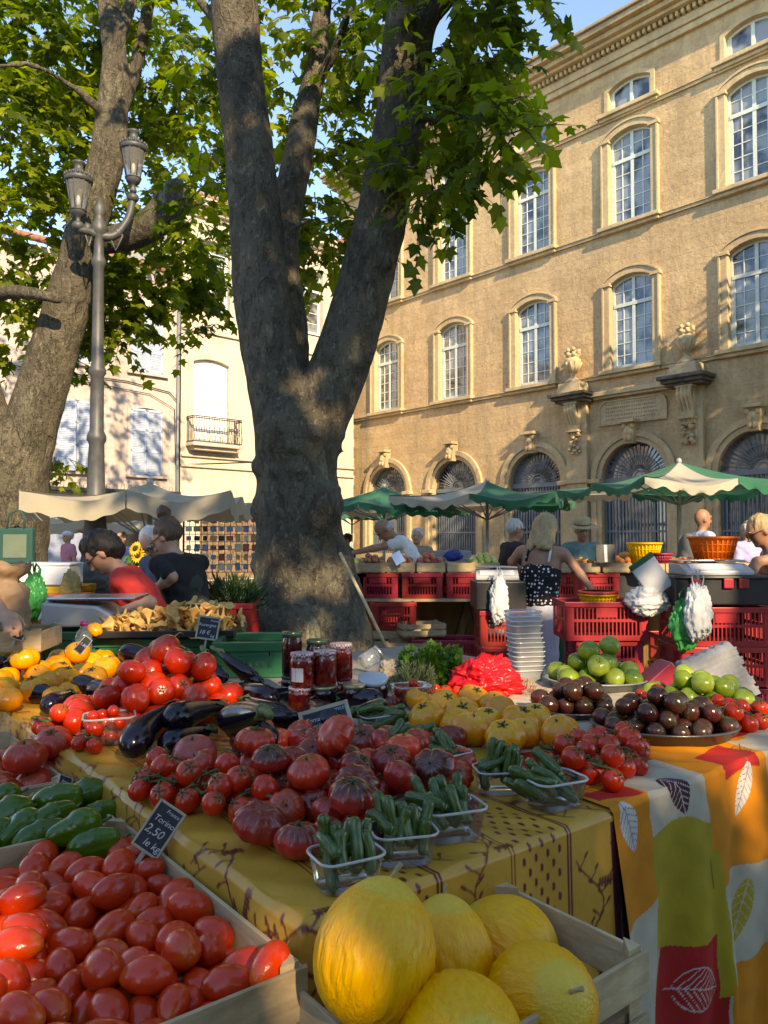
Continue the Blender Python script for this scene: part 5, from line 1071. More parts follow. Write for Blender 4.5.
# stick, sunflowers, rack, greens
o = MB().tube([pd(393, 662, 4.6), pd(366, 605, 4.75), pd(340, 553, 4.95)], .011, 8).build('wooden_stick', M_wood); tag(o, 'thin wooden stick leaning up to the trunk', 'stick')
sf = thing('sunflower_bunch', 'bunch of sunflowers in a bucket behind the red vendor', 'flowers', (X(149, 7.2), 7.2, 0)); MB().lathe([(0, 0), (.13, 0), (.17, .4), (.15, .4), (.12, .03)], 20, (0, 0, .75)).build('bucket', M_blk, sf)
M_pet = pbr('sunflower petals', (.75, .42, .015), .6, .2, 30, 0, ovar=0); M_disc = pbr('sunflower disc', (.05, .025, .01), .9, .3, 60, .4, ovar=0); M_stem = pbr('green stems', (.06, .14, .03), .6, .3, 20, .1)
M_herb = mk_leaf('fresh green leaves', (.03, .09, .012), (.10, .26, .03), .3)
for j in range(13):
    a, b = rnd.uniform(-1, 1), rnd.uniform(-1, 1); c = Vector((a*.14, -.1-.05*(1-abs(a)), 1.25+b*.19)); d = Vector((a*.7, -1, b*.5+.1)).normalized(); M = Matrix.Translation(c) @ rotto(d)
    MB().tube([(0, 0, 1.1), c*1, ], .008, 5).build('stem', M_stem, sf)
    g = MB(); g.ell((0, 0, .005), (.03, .03, .012), nu=10, nv=6, M=None, mi=0); f = MB(); 
    for k in range(16):
        q = k*math.pi/8; c_, s_ = math.cos(q), math.sin(q); f.add([(c_*.022, s_*.022, 0), (c_*.05-s_*.012, s_*.05+c_*.012, .006), (c_*.078, s_*.078, -.004), (c_*.05+s_*.012, s_*.05-c_*.012, .006)], [(0, 1, 2, 3)])
    g.v = [tuple(M @ Vector(v)) for v in g.v]; f.v = [tuple(M @ Vector(v)) for v in f.v]
    h = f.build('flower_head', M_pet, sf); g.build('flower_disc', M_disc, h)
rs = np.random.RandomState(4); n = 160; P_ = rs.normal(size=(n, 3))*np.array([.09, .07, .11])+np.array([0, 0, 1.2]); D_ = rs.normal(size=(n, 3)); inst('foliage', leaves_mesh('foliage', P_, D_, rs.normal(size=(n, 3)), rs.uniform(.05, .10, n), M_herb), sf)
rk = thing('display_rack', 'wire display rack of small goods outside the shop left of the trunk', 'rack', (X(222, 13.5), 13.5, 0), R(10)); g = MB()
for x in np.linspace(-.65, .65, 14): g.tube([(x, 0, .9), (x, 0, 2.1)], .008, 4)
for z in np.linspace(.9, 2.1, 10): g.tube([(-.65, 0, z), (.65, 0, z)], .008, 4)
for x in (-.65, .65): g.tube([(x, 0, 0), (x, 0, 2.15)], .02, 6)
g.build('wire_grid', M_iron, rk)
gm_ = [pbr('goods tan', (.45, .28, .13), .7), pbr('goods red', (.35, .08, .05), .7), pbr('goods cream', (.55, .48, .36), .7), pbr('goods blue', (.12, .2, .3), .7), M_blk]
for i in range(9):
    for j in range(7):
        w_ = rnd.uniform(.07, .12); MB().box((0, 0, 0), (w_, .06, rnd.uniform(.08, .15))).build('hanging_goods', gm_[rnd.randrange(5)], rk, (-.56+i*.14, -.05, 1.0+j*.165), (0, rnd.uniform(-.1, .1), 0), .01)
plastic_crate('red crate of greens left of the trunk', (X(231, 5.6), 5.6, .75), .36, .36, .29, .0, M_red, 'red crates left of the trunk'); plastic_crate('tall red crate below the greens left of the trunk', (X(229, 5.4), 5.4, .42), .34, .36, .30, .0, M_red, 'red crates left of the trunk'); plastic_crate('bottom red crate left of the trunk', (X(229, 5.4), 5.42, .1), .34, .36, .30, .0, M_red, 'red crates left of the trunk')
NEEDLE = np.array([(0, .5), (0, 0), (.05, .3), (.07, .6), (0, 1), (-.07, .6), (-.05, .3)]); NZ = np.zeros(7)
def herb(label, c, r, n, size, seed, mat=None, shape=LEAF, shz=LEAFZ, name='herb_bunch', up=.6, stems=30):
    t = thing(name, label, 'herbs', c); rs = np.random.RandomState(seed); d = rs.normal(size=(n, 3)); d /= np.linalg.norm(d, axis=1, keepdims=True); d[:, 2] = np.abs(d[:, 2]); P_ = d*np.array(r)*rs.uniform(.35, 1, (n, 1))**.5
    P_ += .15*np.array(r)*np.stack([np.sin(P_[:, 0]*60+seed), np.cos(P_[:, 1]*55), np.sin(P_[:, 0]*40+P_[:, 1]*50)], 1)
    inst('leaves', leaves_mesh('leaves', P_, d+np.array([0, 0, up])+rs.normal(size=(n, 3))*.5, rs.normal(size=(n, 3))+np.array([0, -.3, 1]), rs.uniform(.6, 1.2, n)*size, mat or M_herb, np.clip(rs.beta(2, 2, n)*.7+.3*d[:, 2], 0, 1), seed, shape, shz), t)
    g = MB()
    for j in range(stems): a = d[j]; g.tube([(a[0]*r[0]*.1, a[1]*r[1]*.1, 0), (a[0]*r[0]*.6, a[1]*r[1]*.6, r[2]*.6*a[2]+.01)], .0025, 4)
    g.build('stems', M_stem, t); return t
M_dgreen = mk_leaf('dark green leaves', (.012, .035, .012), (.04, .10, .03), .2)
herb('dark green leafy bunch on the red crate left of the trunk', (X(232, 5.6), 5.6, 1.0), (.22, .18, .16), 900, .10, 8, M_dgreen, NEEDLE, NZ, 'leafy_greens')
# tote bag hanging on the left tree
tb = thing('tote_bag', 'teal and pale green tote bag hanging on the left tree trunk', 'bag', pd(17, 546, 8.95)); MB().box((0, 0, 0), (.40, .10, .42)).build('bag_body', clothm('teal fabric', (.012, .07, .06)), tb, bev=.02); MB().box((0, -.054, 0), (.27, .006, .27)).build('front_panel', clothm('pale green fabric', (.12, .17, .12)), tb)
MB().tube([(-.1, -.04, .2), (-.09, -.03, .36), (0, 0, .42), (.09, -.03, .36), (.1, -.04, .2)], .012, 6).build('handle', clothm('teal fabric', (.012, .07, .06)), tb)
# ---------------------------------------------------------------- the front table and its cloths
TZ = .90; C0 = Vector((-.123, 1.214, 0)); TA = R(38.5); BX, AX = Vector((math.cos(TA), math.sin(TA), 0)), Vector((-math.sin(TA), math.cos(TA), 0))
def TL(x, y, z=0): return C0+BX*x+AX*y+Vector((0, 0, z))
def tloc(p): d = Vector((p[0], p[1], 0))-C0; return d.dot(BX), d.dot(AX)
def big_table(label, x0, x1, y0, y1):
    t = thing('market_table', label, 'table', TL(x0, y0), TA, 'front market tables'); w_, d_ = x1-x0, y1-y0
    MB().box((w_/2, d_/2, TZ-.022), (w_-.01, d_-.01, .03)).build('tabletop', M_wood, t)
    for y in (.15, d_-.15):
        g = MB()
        for s in (-1, 1): g.tube([(w_/2-w_*.42, y+s*.16, 0), (w_/2-w_*.30, y, TZ-.05)], .016, 6); g.tube([(w_/2+w_*.42, y+s*.16, 0), (w_/2+w_*.30, y, TZ-.05)], .016, 6)
        g.build('trestle', M_iron, t)
big_table('long trestle table under the yellow printed cloth', .01, .80, .01, 4.2)
big_table('trestle table under the leaf patterned cloth', .81, 2.02, .01, 1.3)
big_table('bare trestle table behind the leaf cloth carrying jars and herbs', .81, 2.05, 1.31, 2.3)
tag(MB().box((0, 0, 0), (1.35, 1.3, .006)).build('linen_cloth', clothm('grey linen', (.24, .21, .17)), None, TL(1.45, 1.62, TZ-.001), (0, 0, TA)), 'plain grey linen cloth below the jars and parsley', 'cloth')
def seg_paint(U, V, C, pts, w_, colr, ws=None):
    for i in range(len(pts)-1):
        a, b = np.array(pts[i]), np.array(pts[i+1]); w1 = ws[i] if ws else w_
        m = (U > min(a[0], b[0])-w1) & (U < max(a[0], b[0])+w1) & (V > min(a[1], b[1])-w1) & (V < max(a[1], b[1])+w1); k = np.nonzero(m)[0]
        if not len(k): continue
        d = b-a; t = np.clip(((U[k]-a[0])*d[0]+(V[k]-a[1])*d[1])/(d@d+1e-12), 0, 1); D = np.hypot(U[k]-a[0]-t*d[0], V[k]-a[1]-t*d[1]); al = np.clip((w1-D)/(.0018)+.5, 0, 1)[:, None]*.9
        C[k] = C[k]*(1-al)+np.array(colr)*al
def leaf_paint(U, V, C, c, ang, L_, W_, fill, vein, outline=None, nv=6, solid=True):
    ca, sa = math.cos(ang), math.sin(ang); x = (U-c[0])*ca+(V-c[1])*sa; y = -(U-c[0])*sa+(V-c[1])*ca; t = x/L_+.5
    prof = W_/2*np.sin(np.pi*np.clip(t, 0, 1)**.8)**.8; ins = (t > 0) & (t < 1) & (np.abs(y) < prof)
    if solid: C[ins] = fill
    edge = (t > 0) & (t < 1) & (np.abs(np.abs(y)-prof) < .0014)
    if outline is not None: C[edge] = outline
    C[(t > -.12) & (t < 1) & (np.abs(y) < .0014)] = vein if vein is not None else fill
    for i in range(nv):
        t0 = .08+.8*i/nv; q = ins & (np.abs((t-t0)*L_-np.abs(y)*.75+0.0) < .0012); C[q] = vein
def cloth_mesh(name, us, vs_, pos, paint, mat, label):
    U, V = np.meshgrid(us, vs_, indexing='ij'); nu, nv = U.shape; P_ = pos(U.ravel(), V.ravel()); C = paint(U.ravel(), V.ravel())
    me = bpy.data.meshes.new(name); me.vertices.add(nu*nv); me.vertices.foreach_set('co', P_.astype(np.float32).ravel())
    i = np.arange(nu-1)[:, None]*nv+np.arange(nv-1)[None]; F = np.stack([i, i+nv, i+nv+1, i+1], -1).reshape(-1, 4)
    me.loops.add(F.size); me.loops.foreach_set('vertex_index', F.ravel()); me.polygons.add(len(F)); me.polygons.foreach_set('loop_start', np.arange(len(F))*4); me.polygons.foreach_set('loop_total', np.full(len(F), 4)); me.materials.append(mat)
    me.update(calc_edges=True); me.polygons.foreach_set('use_smooth', [True]*len(F)); at = me.attributes.new('print', 'FLOAT_COLOR', 'POINT'); at.data.foreach_set('color', np.concatenate([C, np.ones((len(C), 1))], 1).astype(np.float32).ravel())
    o = inst(name, me, None, TL(0, 0), (0, 0, TA)); return tag(o, label, 'tablecloth')
def cloth_mat(name, rough, coat=0):
    t = NT(name); a = t.N('Attribute', attr='print').outputs['Color']; w_ = t.noise(t.coord('Object'), 5, 5); c = t.mix(t.math('MULTIPLY', t.ramp(w_, [(.4, 0.), (.8, 1.)]), .35), a, t.mix(1., a, (.55, .5, .45), 'MULTIPLY'))
    f = t.noise(t.coord('Object', (600, 600, 600)), 1, 2); c = t.mix(t.math('MULTIPLY', f, .35), c, t.mix(1., c, (.6, .6, .6), 'MULTIPLY'))
    wv = t.math('ADD', t.noise(t.coord('Object', (1, 1, .35)), 12, 3), t.math('MULTIPLY', t.noise(t.coord('Object'), 3.5, 5, .65), 3.2))
    return t.P(c, rough, .25, coat=coat, normal=t.bump(t.math('ADD', t.math('MULTIPLY', f, .05), wv), .35, .008))
YEL, MAR = np.array((.58, .29, .04)), (.13, .015, .02)
def paint_yellow(U, V):
    C = np.tile(YEL, (len(U), 1)); p = (U-.10) % .36; r_ = random.Random(5)
    C *= (1+.08*np.sin(U*31+V*17))[:, None]
    for c_ in (0, .010, .170, .180): C[np.abs(p-c_) < .0021] = MAR
    q = (p > .018) & (p < .162); row = np.floor(V/.024); du = ((p-.018+np.where(row % 2 == 0, 0, .018)) % .036)-.018; dv = (V % .024)-.012
    C[q & ((du/.0050)**2+(dv/.0085)**2 < 1) & (np.abs(p-.09) < .066)] = MAR
    for b0 in (-.16, .29, .65, 1.0):
        w_ = .17 if b0 > 0 else .25
        t_ = -.58
        while t_ < 2.2:
            cx = b0+w_*.5+r_.uniform(-.05, .05); sgn = r_.choice((-1, 1)); pts = [(cx+sgn*.045*math.sin((t_+s*.017)*26), t_+s*.017) for s in range(13)]; seg_paint(U, V, C, pts, .0022, MAR)
            for s in range(1, 12):
                x, y = pts[s]; sg = 1 if s % 2 else -1; a = r_.uniform(.5, 1.1); l = r_.uniform(.018, .036); e = (x+sg*l*math.cos(a), y+l*math.sin(a)); seg_paint(U, V, C, [(x, y), ((x+e[0])/2+.003, (y+e[1])/2), e], .0019, MAR); seg_paint(U, V, C, [(e[0]-.003*sg, e[1]-.002), (e[0]+.004*sg, e[1]+.004)], .0036, MAR)
            if r_.random() < .8:
                fx, fy = cx+r_.choice((-.05, .05)), t_+.13
                for k in range(5): seg_paint(U, V, C, [(fx-.018+.009*k, fy+.004*(k % 2)), (fx-.014+.009*k, fy+.016)], .004, MAR)
                seg_paint(U, V, C, [(fx-.024, fy+.008), (fx+.026, fy+.008)], .002, MAR)
            t_ += .15
    C[(V < -.02) & (U > .775) & (U < .81)] = (.08, .015, .03)
    return C
def drop(u, v, x0, x1, amp, hem=0):
    # u across (left of x0 hangs), v along (below 0 hangs), rounded edges
    r = .012; dl = np.clip(x0-u, 0, None); df = np.clip(-v, 0, None); x = np.where(u < x0, x0-np.minimum(dl, r)*.8, u); y = np.where(v < 0, -np.minimum(df, r)*.8, v)
    fold = np.clip(df/.35, 0, 1.4); y = y-amp*fold*(.55+.45*np.sin(u*17+.6)+.25*np.sin(u*41+df*5)); x = x+amp*.5*fold*np.cos(u*17+.6)
    x = x-.02*np.clip(dl/.1, 0, 1)*(1+.5*np.sin(v*21)); z = TZ+.006-dl*.97-df*.985
    z = z+np.where((dl <= 0) & (df <= 0), .0022*np.sin(u*23+v*9)*np.sin(v*31-u*12)+.0015*np.sin(u*61+v*43), 0)
    return np.stack([x, y, z], 1)
vsy = np.concatenate([np.arange(-.56, 1.05, .003), np.arange(1.05, 4.22, .02)])
cloth_mesh('yellow_tablecloth', np.arange(-.10, .802, .003), vsy, lambda u, v: drop(u, v, 0, .8, .012), paint_yellow, cloth_mat('oiled provencal cloth', .42, .15), 'mustard yellow cloth printed with dark red sprigs and dots on the vegetable table')
ORG, LIN, OLV, REDC, WHT, DMR = (.60, .20, .012), (.43, .38, .29), (.37, .265, .02), (.42, .018, .015), (.50, .48, .46), (.07, .012, .02)
def paint_leaf_cloth(U, V0):
    H = -V0; n_ = .012*np.sin(U*19+H*7)+.008*np.sin(H*33+U*11); u = U+.010*np.sin(H*12+1)+.004*np.sin(H*47); h = H+n_; C = np.tile(np.array(LIN), (len(U), 1)).astype(float)
    def rect(a, b, c, d, k): C[(u >= a) & (u < b) & (h >= c) & (h < d)] = k
    rect(.7, .94, -.12, .24, ORG); rect(.7, .94, -.5, -.12, OLV); rect(.7, .93, .24, .5, LIN); rect(.7, .95, .5, .9, ORG)
    rect(.94, 1.18, .10, .37, OLV); rect(.96, 1.17, .37, .62, REDC); rect(.94, 1.2, .62, .9, ORG)
    rect(1.18, 1.50, -.10, .27, ORG); rect(1.16, 1.40, .27, .50, LIN); rect(1.14, 1.2, .18, .52, OLV); rect(1.18, 1.48, .50, .9, ORG); rect(1.44, 1.52, .27, .5, LIN)
    rect(1.50, 1.78, -.12, .13, LIN); rect(1.50, 1.80, .13, .36, OLV); rect(1.47, 1.74, .36, .60, REDC); rect(1.5, 1.8, .6, .9, LIN); rect(1.8, 2.2, -.3, .3, ORG); rect(1.8, 2.2, .3, .9, OLV)
    rect(.82, 1.18, -.40, -.13, REDC); rect(1.18, 1.6, -.35, -.10, ORG); rect(1.28, 1.46, -.10, .03, REDC); rect(1.55, 2.1, -.28, -.12, REDC); rect(1.0, 1.3, -.75, -.42, OLV); rect(1.3, 1.7, -.7, -.38, LIN); rect(1.7, 2.1, -.6, -.3, ORG)
    rect(.80, .93, -.085, -.02, REDC)
    leaf_paint(U, H, C, (1.055, .015), R(78), .125, .085, DMR, WHT)
    leaf_paint(U, H, C, (1.36, .075), R(118), .15, .062, WHT, (.20, .13, .1), None, 7)
    leaf_paint(U, H, C, (.845, .055), R(70), .12, .07, WHT, (.22, .12, .08), None, 6)
    leaf_paint(U, H, C, (1.33, .385), R(112), .17, .06, OLV, LIN)
    leaf_paint(U, H, C, (1.06, .485), R(12), .125, .10, REDC, WHT, WHT, 8, False)
    leaf_paint(U, H, C, (1.62, .47), R(100), .13, .09, REDC, WHT, WHT, 8, False)
    leaf_paint(U, H, C, (.90, -.10), R(8), .17, .05, ORG, (.12, .05, .02), (.12, .05, .02), 8, False)
    leaf_paint(U, H, C, (1.45, -.04), R(150), .12, .05, ORG, (.12, .05, .02), (.12, .05, .02), 8, False)
    leaf_paint(U, H, C, (1.66, .03), R(95), .12, .08, DMR, WHT)
    seg_paint(U, H, C, [(1.155, .205), (1.158, .27)], .003, (.07, .05, .02))
    C *= (1+.07*np.sin(U*53)*np.sin(H*61))[:, None]; return np.clip(C, 0, 1)
def pos_leaf(u, v):
    P_ = drop(u, v, .5, 2.1, .042); P_[:, 2] += .006
    r = np.clip(u-2.02, 0, None); P_[:, 0] = np.where(u > 2.02, 2.02+np.minimum(r, .012)+.02*np.sin(v*15)*np.clip(r/.2, 0, 1), P_[:, 0]); P_[:, 2] -= r*.97; return P_
cloth_mesh('leaf_tablecloth', np.concatenate([np.arange(.785, 1.85, .0027), np.arange(1.85, 2.4, .01)]), np.concatenate([np.concatenate([np.arange(-.80, -.55, .006), np.arange(-.55, .42, .0027)]), np.arange(.42, 1.3, .02)]), pos_leaf, paint_leaf_cloth, cloth_mat('printed linen', .85), 'patchwork printed cloth of orange, red, olive and linen squares with leaves')
# ---------------------------------------------------------------- produce meshes (unit radius, copied at size)
def fruit_mat(name, side, shoulder, s0, s1, streak=None, rough=.2, coat=.35, ovar=.1, amt=1., spots=None):
    t = NT(name); co = t.coord('Object'); sx = t.N('SeparateXYZ'); t.L(co, sx.inputs[0]); oi = t.N('ObjectInfo').outputs['Random']
    off = t.N('VectorMath', op='ADD'); t.L(co, off.inputs[0]); t.L(t.math('MULTIPLY', oi, 40), off.inputs[1]); n = t.noise(off.outputs[0], 1.6, 4, .6)
    f = t.ramp(t.math('ADD', sx.outputs[2], t.math('MULTIPLY_ADD', n, .9, -.45)), [(max(0, s0), 0.), (min(1, s1), 1.)]); f = t.math('MULTIPLY', f, t.math('MULTIPLY_ADD', oi, .6, .4*amt)) if amt < 2 else f
    c = t.mix(f, side, shoulder); n2 = t.noise(off.outputs[0], .9, 2); c = t.mix(t.math('MULTIPLY', n2, .35), c, tuple(x*.6 for x in side))
    if streak:
        a = t.N('Math', op='ARCTAN2'); t.L(sx.outputs[1], a.inputs[0]); t.L(sx.outputs[0], a.inputs[1]); cx = t.N('CombineXYZ'); t.L(t.math('MULTIPLY', a.outputs[0], 5), cx.inputs[0]); t.L(t.math('MULTIPLY', sx.outputs[2], 1.3), cx.inputs[1]); t.L(t.math('MULTIPLY', oi, 30), cx.inputs[2])
        k = t.ramp(t.noise(cx.outputs[0], 2.2, 3, .6), [(.56, 0.), (.68, 1.)]); k = t.math('MULTIPLY', k, t.ramp(sx.outputs[2], [(.05, 0.), (.6, .65)])); c = t.mix(k, c, streak)
    if spots: c = t.mix(t.ramp(t.noise(off.outputs[0], 34, 2), [(.66, 0.), (.72, .5)]), c, spots)
    h = t.N('HueSaturation'); t.S(h, 'Value', t.math('MULTIPLY_ADD', oi, 2*ovar, 1-ovar)); t.L(c, h.inputs['Color'])
    return t.P(h.outputs[0], t.math('MULTIPLY_ADD', n, .16, rough*.8), .42, coat=coat*.3, normal=t.bump(t.noise(co, 5, 3), .06, .05))
F_heir = fruit_mat('ribbed dark tomato skin', (.46, .026, .018), (.030, .014, .008), -.05, .50, (.42, .28, .15), .18, amt=1.2)
F_heir2 = fruit_mat('ribbed red tomato skin', (.56, .034, .014), (.18, .06, .02), .35, .9, (.42, .2, .1), .2)
F_red = fruit_mat('red tomato skin', (.60, .026, .007), (.42, .07, .008), .5, 1.0, None, .18); F_pink = fruit_mat('pink tomato skin', (.46, .06, .05), (.35, .08, .04), .4, 1., (.5, .2, .12), .3)
F_yel = fruit_mat('yellow ribbed tomato skin', (.82, .29, .008), (.52, .36, .02), .4, 1.0, (.75, .5, .12), .25, .25); F_ora = fruit_mat('orange ribbed tomato skin', (.78, .24, .012), (.6, .34, .03), .4, .9, (.7, .4, .1), .25, .25)
F_dark = fruit_mat('black tomato skin', (.060, .012, .008), (.030, .024, .008), .15, .65, None, .15, .4, .15); F_lime = fruit_mat('green tomato skin', (.20, .30, .02), (.05, .11, .015), .15, .75, (.35, .42, .08), .2, .3)
F_gtom = fruit_mat('pale green tomato skin', (.32, .40, .05), (.12, .22, .02), .3, .9, None, .2, .3)
F_plum = fruit_mat('plum tomato skin', (.66, .040, .008), (.62, .12, .012), .5, 1.2, None, .17, .45, .16, spots=(.5, .2, .1))
M_calyx = pbr('dry green calyx', (.07, .10, .03), .7, .4, 40, .3, 80); M_vine = pbr('tomato vine', (.08, .12, .03), .7, .3, 30, .3, 80); M_scar = pbr('stem scar', (.45, .33, .16), .7, .3, 20)
M_aub = fruit_mat('aubergine skin', (.008, .003, .010), (.008, .003, .012), 0, 1, None, .12, .5, .1); M_aubc = pbr('aubergine calyx', (.11, .17, .05), .55, .35, 20, .3, 30)
def mk_zuc():
    t = NT('courgette skin'); co = t.coord('Object', (34, 34, 1.6)); n = t.noise(co, 1, 3); s = t.noise(t.coord('Object'), 38, 2)
    c = t.mix(t.ramp(n, [(.50, 0.), (.66, 1.)]), (.022, .060, .008), (.12, .19, .04)); c = t.mix(t.ramp(s, [(.6, 0.), (.7, .5)]), c, (.2, .3, .1)); return t.P(c, .38, .5, coat=.1, normal=t.bump(n, .04, .01))
M_zuc = mk_zuc(); M_zend = pbr('courgette cut end', (.28, .36, .12), .6, .3, 20)
M_pep = fruit_mat('green pepper skin', (.035, .10, .003), (.09, .18, .006), .2, 1, None, .15, .5)
def tom(name, mat, flat, n=0, amp=0, dim=.14, seed=1, nu=40, nv=24, bil=0):
    rs = random.Random(seed); ph = [rs.uniform(.5, 1.3) for _ in range(max(1, n))]
    def fn(x, y, z):
        r = math.hypot(x, y); a = math.atan2(y, x); k = 1.
        if n:
            q = (a/(2*math.pi)*n) % n; i = int(q); fr = q-i; k = 1+amp*ph[i % n]*(math.sin(math.pi*fr)**.7-.6)*(.35+.65*min(1, r*1.2))
        k *= 1+bil*math.cos(2*a)+.03*math.sin(a*3+seed)
        zz = z*flat; zz -= (dim*math.exp(-(r/.30)**2) if z > 0 else -dim*.4*math.exp(-(r/.2)**2)); return (x*k, y*k, zz)
    return MB().ell((0, 0, 0), 1, nu=nu, nv=nv, fn=fn).mesh(name, mat)
def calyx_mesh(name='calyx', n=5, L_=.42, z0=.0, stub=.18):
    g = MB()
    for i in range(n):
        a = i*2*math.pi/n+.2*math.sin(i*7); c, s = math.cos(a), math.sin(a); w_ = .07
        g.add([(0, 0, z0), (c*L_*.5-s*w_, s*L_*.5+c*w_, z0+.05), (c*L_*.5+s*w_, s*L_*.5-c*w_, z0+.05), (c*L_, s*L_, z0+.02+.06*math.sin(i*5)), (c*L_*.5, s*L_*.5, z0+.09)], [(0, 2, 4), (0, 4, 1), (2, 3, 4), (4, 3, 1)], 0)
    g.tube([(0, 0, z0-.03), (.01, .02, z0+stub*.6), (.05, .03, z0+stub)], [.07, .05, .06], 7); return g.mesh(name, M_calyx)
CALM = calyx_mesh()
HE = [tom('heirloom_tomato', F_heir, .74, 9, .16, .16, 1), tom('heirloom_tomato', F_heir, .70, 11, .13, .18, 2, bil=.05), tom('heirloom_tomato', F_heir2, .78, 7, .14, .14, 3), tom('heirloom_tomato', F_heir, .82, 8, .10, .14, 4, bil=.09), tom('heirloom_tomato', F_heir2, .72, 10, .12, .16, 6, bil=.04)]
YE = [tom('yellow_tomato', F_yel, .80, 8, .10, .14, 1), tom('yellow_tomato', F_yel, .78, 6, .12, .14, 2, bil=.04), tom('yellow_tomato', F_ora, .84, 9, .07, .12, 3)]
RD = [tom('red_tomato', F_red, .86, 5, .03, .10, 1, 28, 18), tom('red_tomato', F_red, .84, 6, .05, .12, 2, 28, 18)]
PK = [tom('pink_tomato', F_pink, .8, 0, 0, .1, 1)]
DK = [tom('black_tomato', F_dark, .93, 0, 0, .06, 1, 24, 16), tom('black_tomato', F_dark, .98, 5, .02, .05, 2, 24, 16)]
LM = [tom('green_tomato', F_lime, .90, 6, .05, .09, 1, 28, 18), tom('green_tomato', F_gtom, .88, 7, .05, .09, 2, 28, 18)]
CH = [tom('cherry_tomato', F_red, .97, 0, 0, .05, 1, 20, 14)]
def plum(seed):
    rs = random.Random(seed); a1, a2, b = rs.uniform(0, 6), rs.uniform(0, 6), rs.uniform(-.08, .08)
    def fn(x, y, z):
        k = .60*(1+.04*math.cos(3*math.atan2(y, x)+a1)+.02*math.sin(2*math.atan2(y, x)+a2))*(1-.10*z)*(1+.12*(1-z*z)); return (x*k+b*z*z, y*k, z-(.05*math.exp(-(math.hypot(x, y)/.12)**2) if z > 0 else 0)+(.03*math.exp(-(math.hypot(x, y)/.15)**2) if z < -.8 else 0))
    return MB().ell((0, 0, 0), 1, nu=28, nv=20, fn=fn).mesh('plum_tomato', F_plum)
PL = [plum(i) for i in range(5)]; SCAR = MB().ell((0, 0, .93), (.085, .085, .035), nu=10, nv=6).mesh('stem_scar', M_scar)
# ---------------------------------------------------------------- settle a pile: push ellipsoids apart, let them sink on to the table or on to each other
def settle(it, floor, walls=None, iters=90, keep=.03, g=.0012):
    n = len(it); P_ = np.array([list(i['p']) for i in it]); P0 = P_.copy(); Ax = np.array([i['a'] for i in it]); Rm = np.array([[list(r) for r in i['R'].to_3x3()] for i in it])
    A = np.einsum('nij,nj,nkj->nik', Rm, 1/Ax**2, Rm); Sz = np.sqrt(np.einsum('nj,nj->n', Rm[:, 2, :]**2, Ax**2)); mx = Ax.max(1)
    for k in range(iters):
        P_[:, 2] -= g*(1-.5*k/iters); P_[:, :2] += (P0[:, :2]-P_[:, :2])*keep
        for _ in range(2):
            D = P_[None]-P_[:, None]; d = np.linalg.norm(D, axis=2)+1e-9; I, J = np.nonzero(np.triu(d < mx[:, None]+mx[None], 1)); 
            if len(I):
                u = D[I, J]/d[I, J][:, None]; ri = 1/np.sqrt(np.einsum('ni,nij,nj->n', u, A[I], u)); rj = 1/np.sqrt(np.einsum('ni,nij,nj->n', u, A[J], u)); o = (ri+rj)*.97-d[I, J]; m = o > 0; c = u[m]*o[m][:, None]*.45
                np.add.at(P_, J[m], c); np.add.at(P_, I[m], -c)
            fz = floor(P_) if callable(floor) else floor; P_[:, 2] = np.maximum(P_[:, 2], fz+Sz)
            if walls is not None: P_ = walls(P_, mx)
    return P_
def rr(seed_rs, tilt=.5): 
    a = seed_rs.uniform(0, 6.28); b = seed_rs.uniform(0, tilt); return Matrix.Rotation(a, 4, 'Z') @ Matrix.Rotation(b, 4, 'X') @ Matrix.Rotation(seed_rs.uniform(0, 6.28), 4, 'Z')
def pile(name, spec, meshes, flat, label, cat, group, floor=TZ+.008, tilt=.7, seed=1, cal=.7, walls=None, flats=None, iters=90, keep=.03, pix=True, calz=None):
    # spec: (px, py, diameter in px, level) in the photograph, or world (x, y, r, level)
    rs = random.Random(seed); it = []
    for k, sp in enumerate(spec):
        if pix:
            px, py, d, lv = sp; r = .03
            for _ in range(8): z = floor+r*flat+lv*r*1.1; p = pz(px, py, z); r = min(.056, d/2*(p-Vector((0, 0, CAMZ))).length/FPX)
            p = pz(px, py, floor+r*flat+lv*r*1.1)
        else: p = Vector((sp[0], sp[1], floor+sp[2]*flat+sp[3]*sp[2]*1.1)); r = sp[2]
        M = rr(rs, tilt); M = Matrix.Rotation(R(rs.uniform(5, 30)) if tilt > .3 else 0, 4, 'X') @ M; it.append(dict(p=p, a=(r, r, r*flat), R=M, r=r))
    P_ = settle(it, floor, walls, iters, keep); out = []
    for k, (i, p) in enumerate(zip(it, P_)):
        o = inst(name, meshes[k % len(meshes)], None, Vector(p), i['R']); o.scale = (i['r'],)*3; tag(o, label, cat, group); out.append(o)
        if cal and rs.random() < cal:
            c = inst('calyx', CALM, o, (0, 0, (calz or flat)-.155), (0, 0, rs.uniform(0, 6)))
    return out
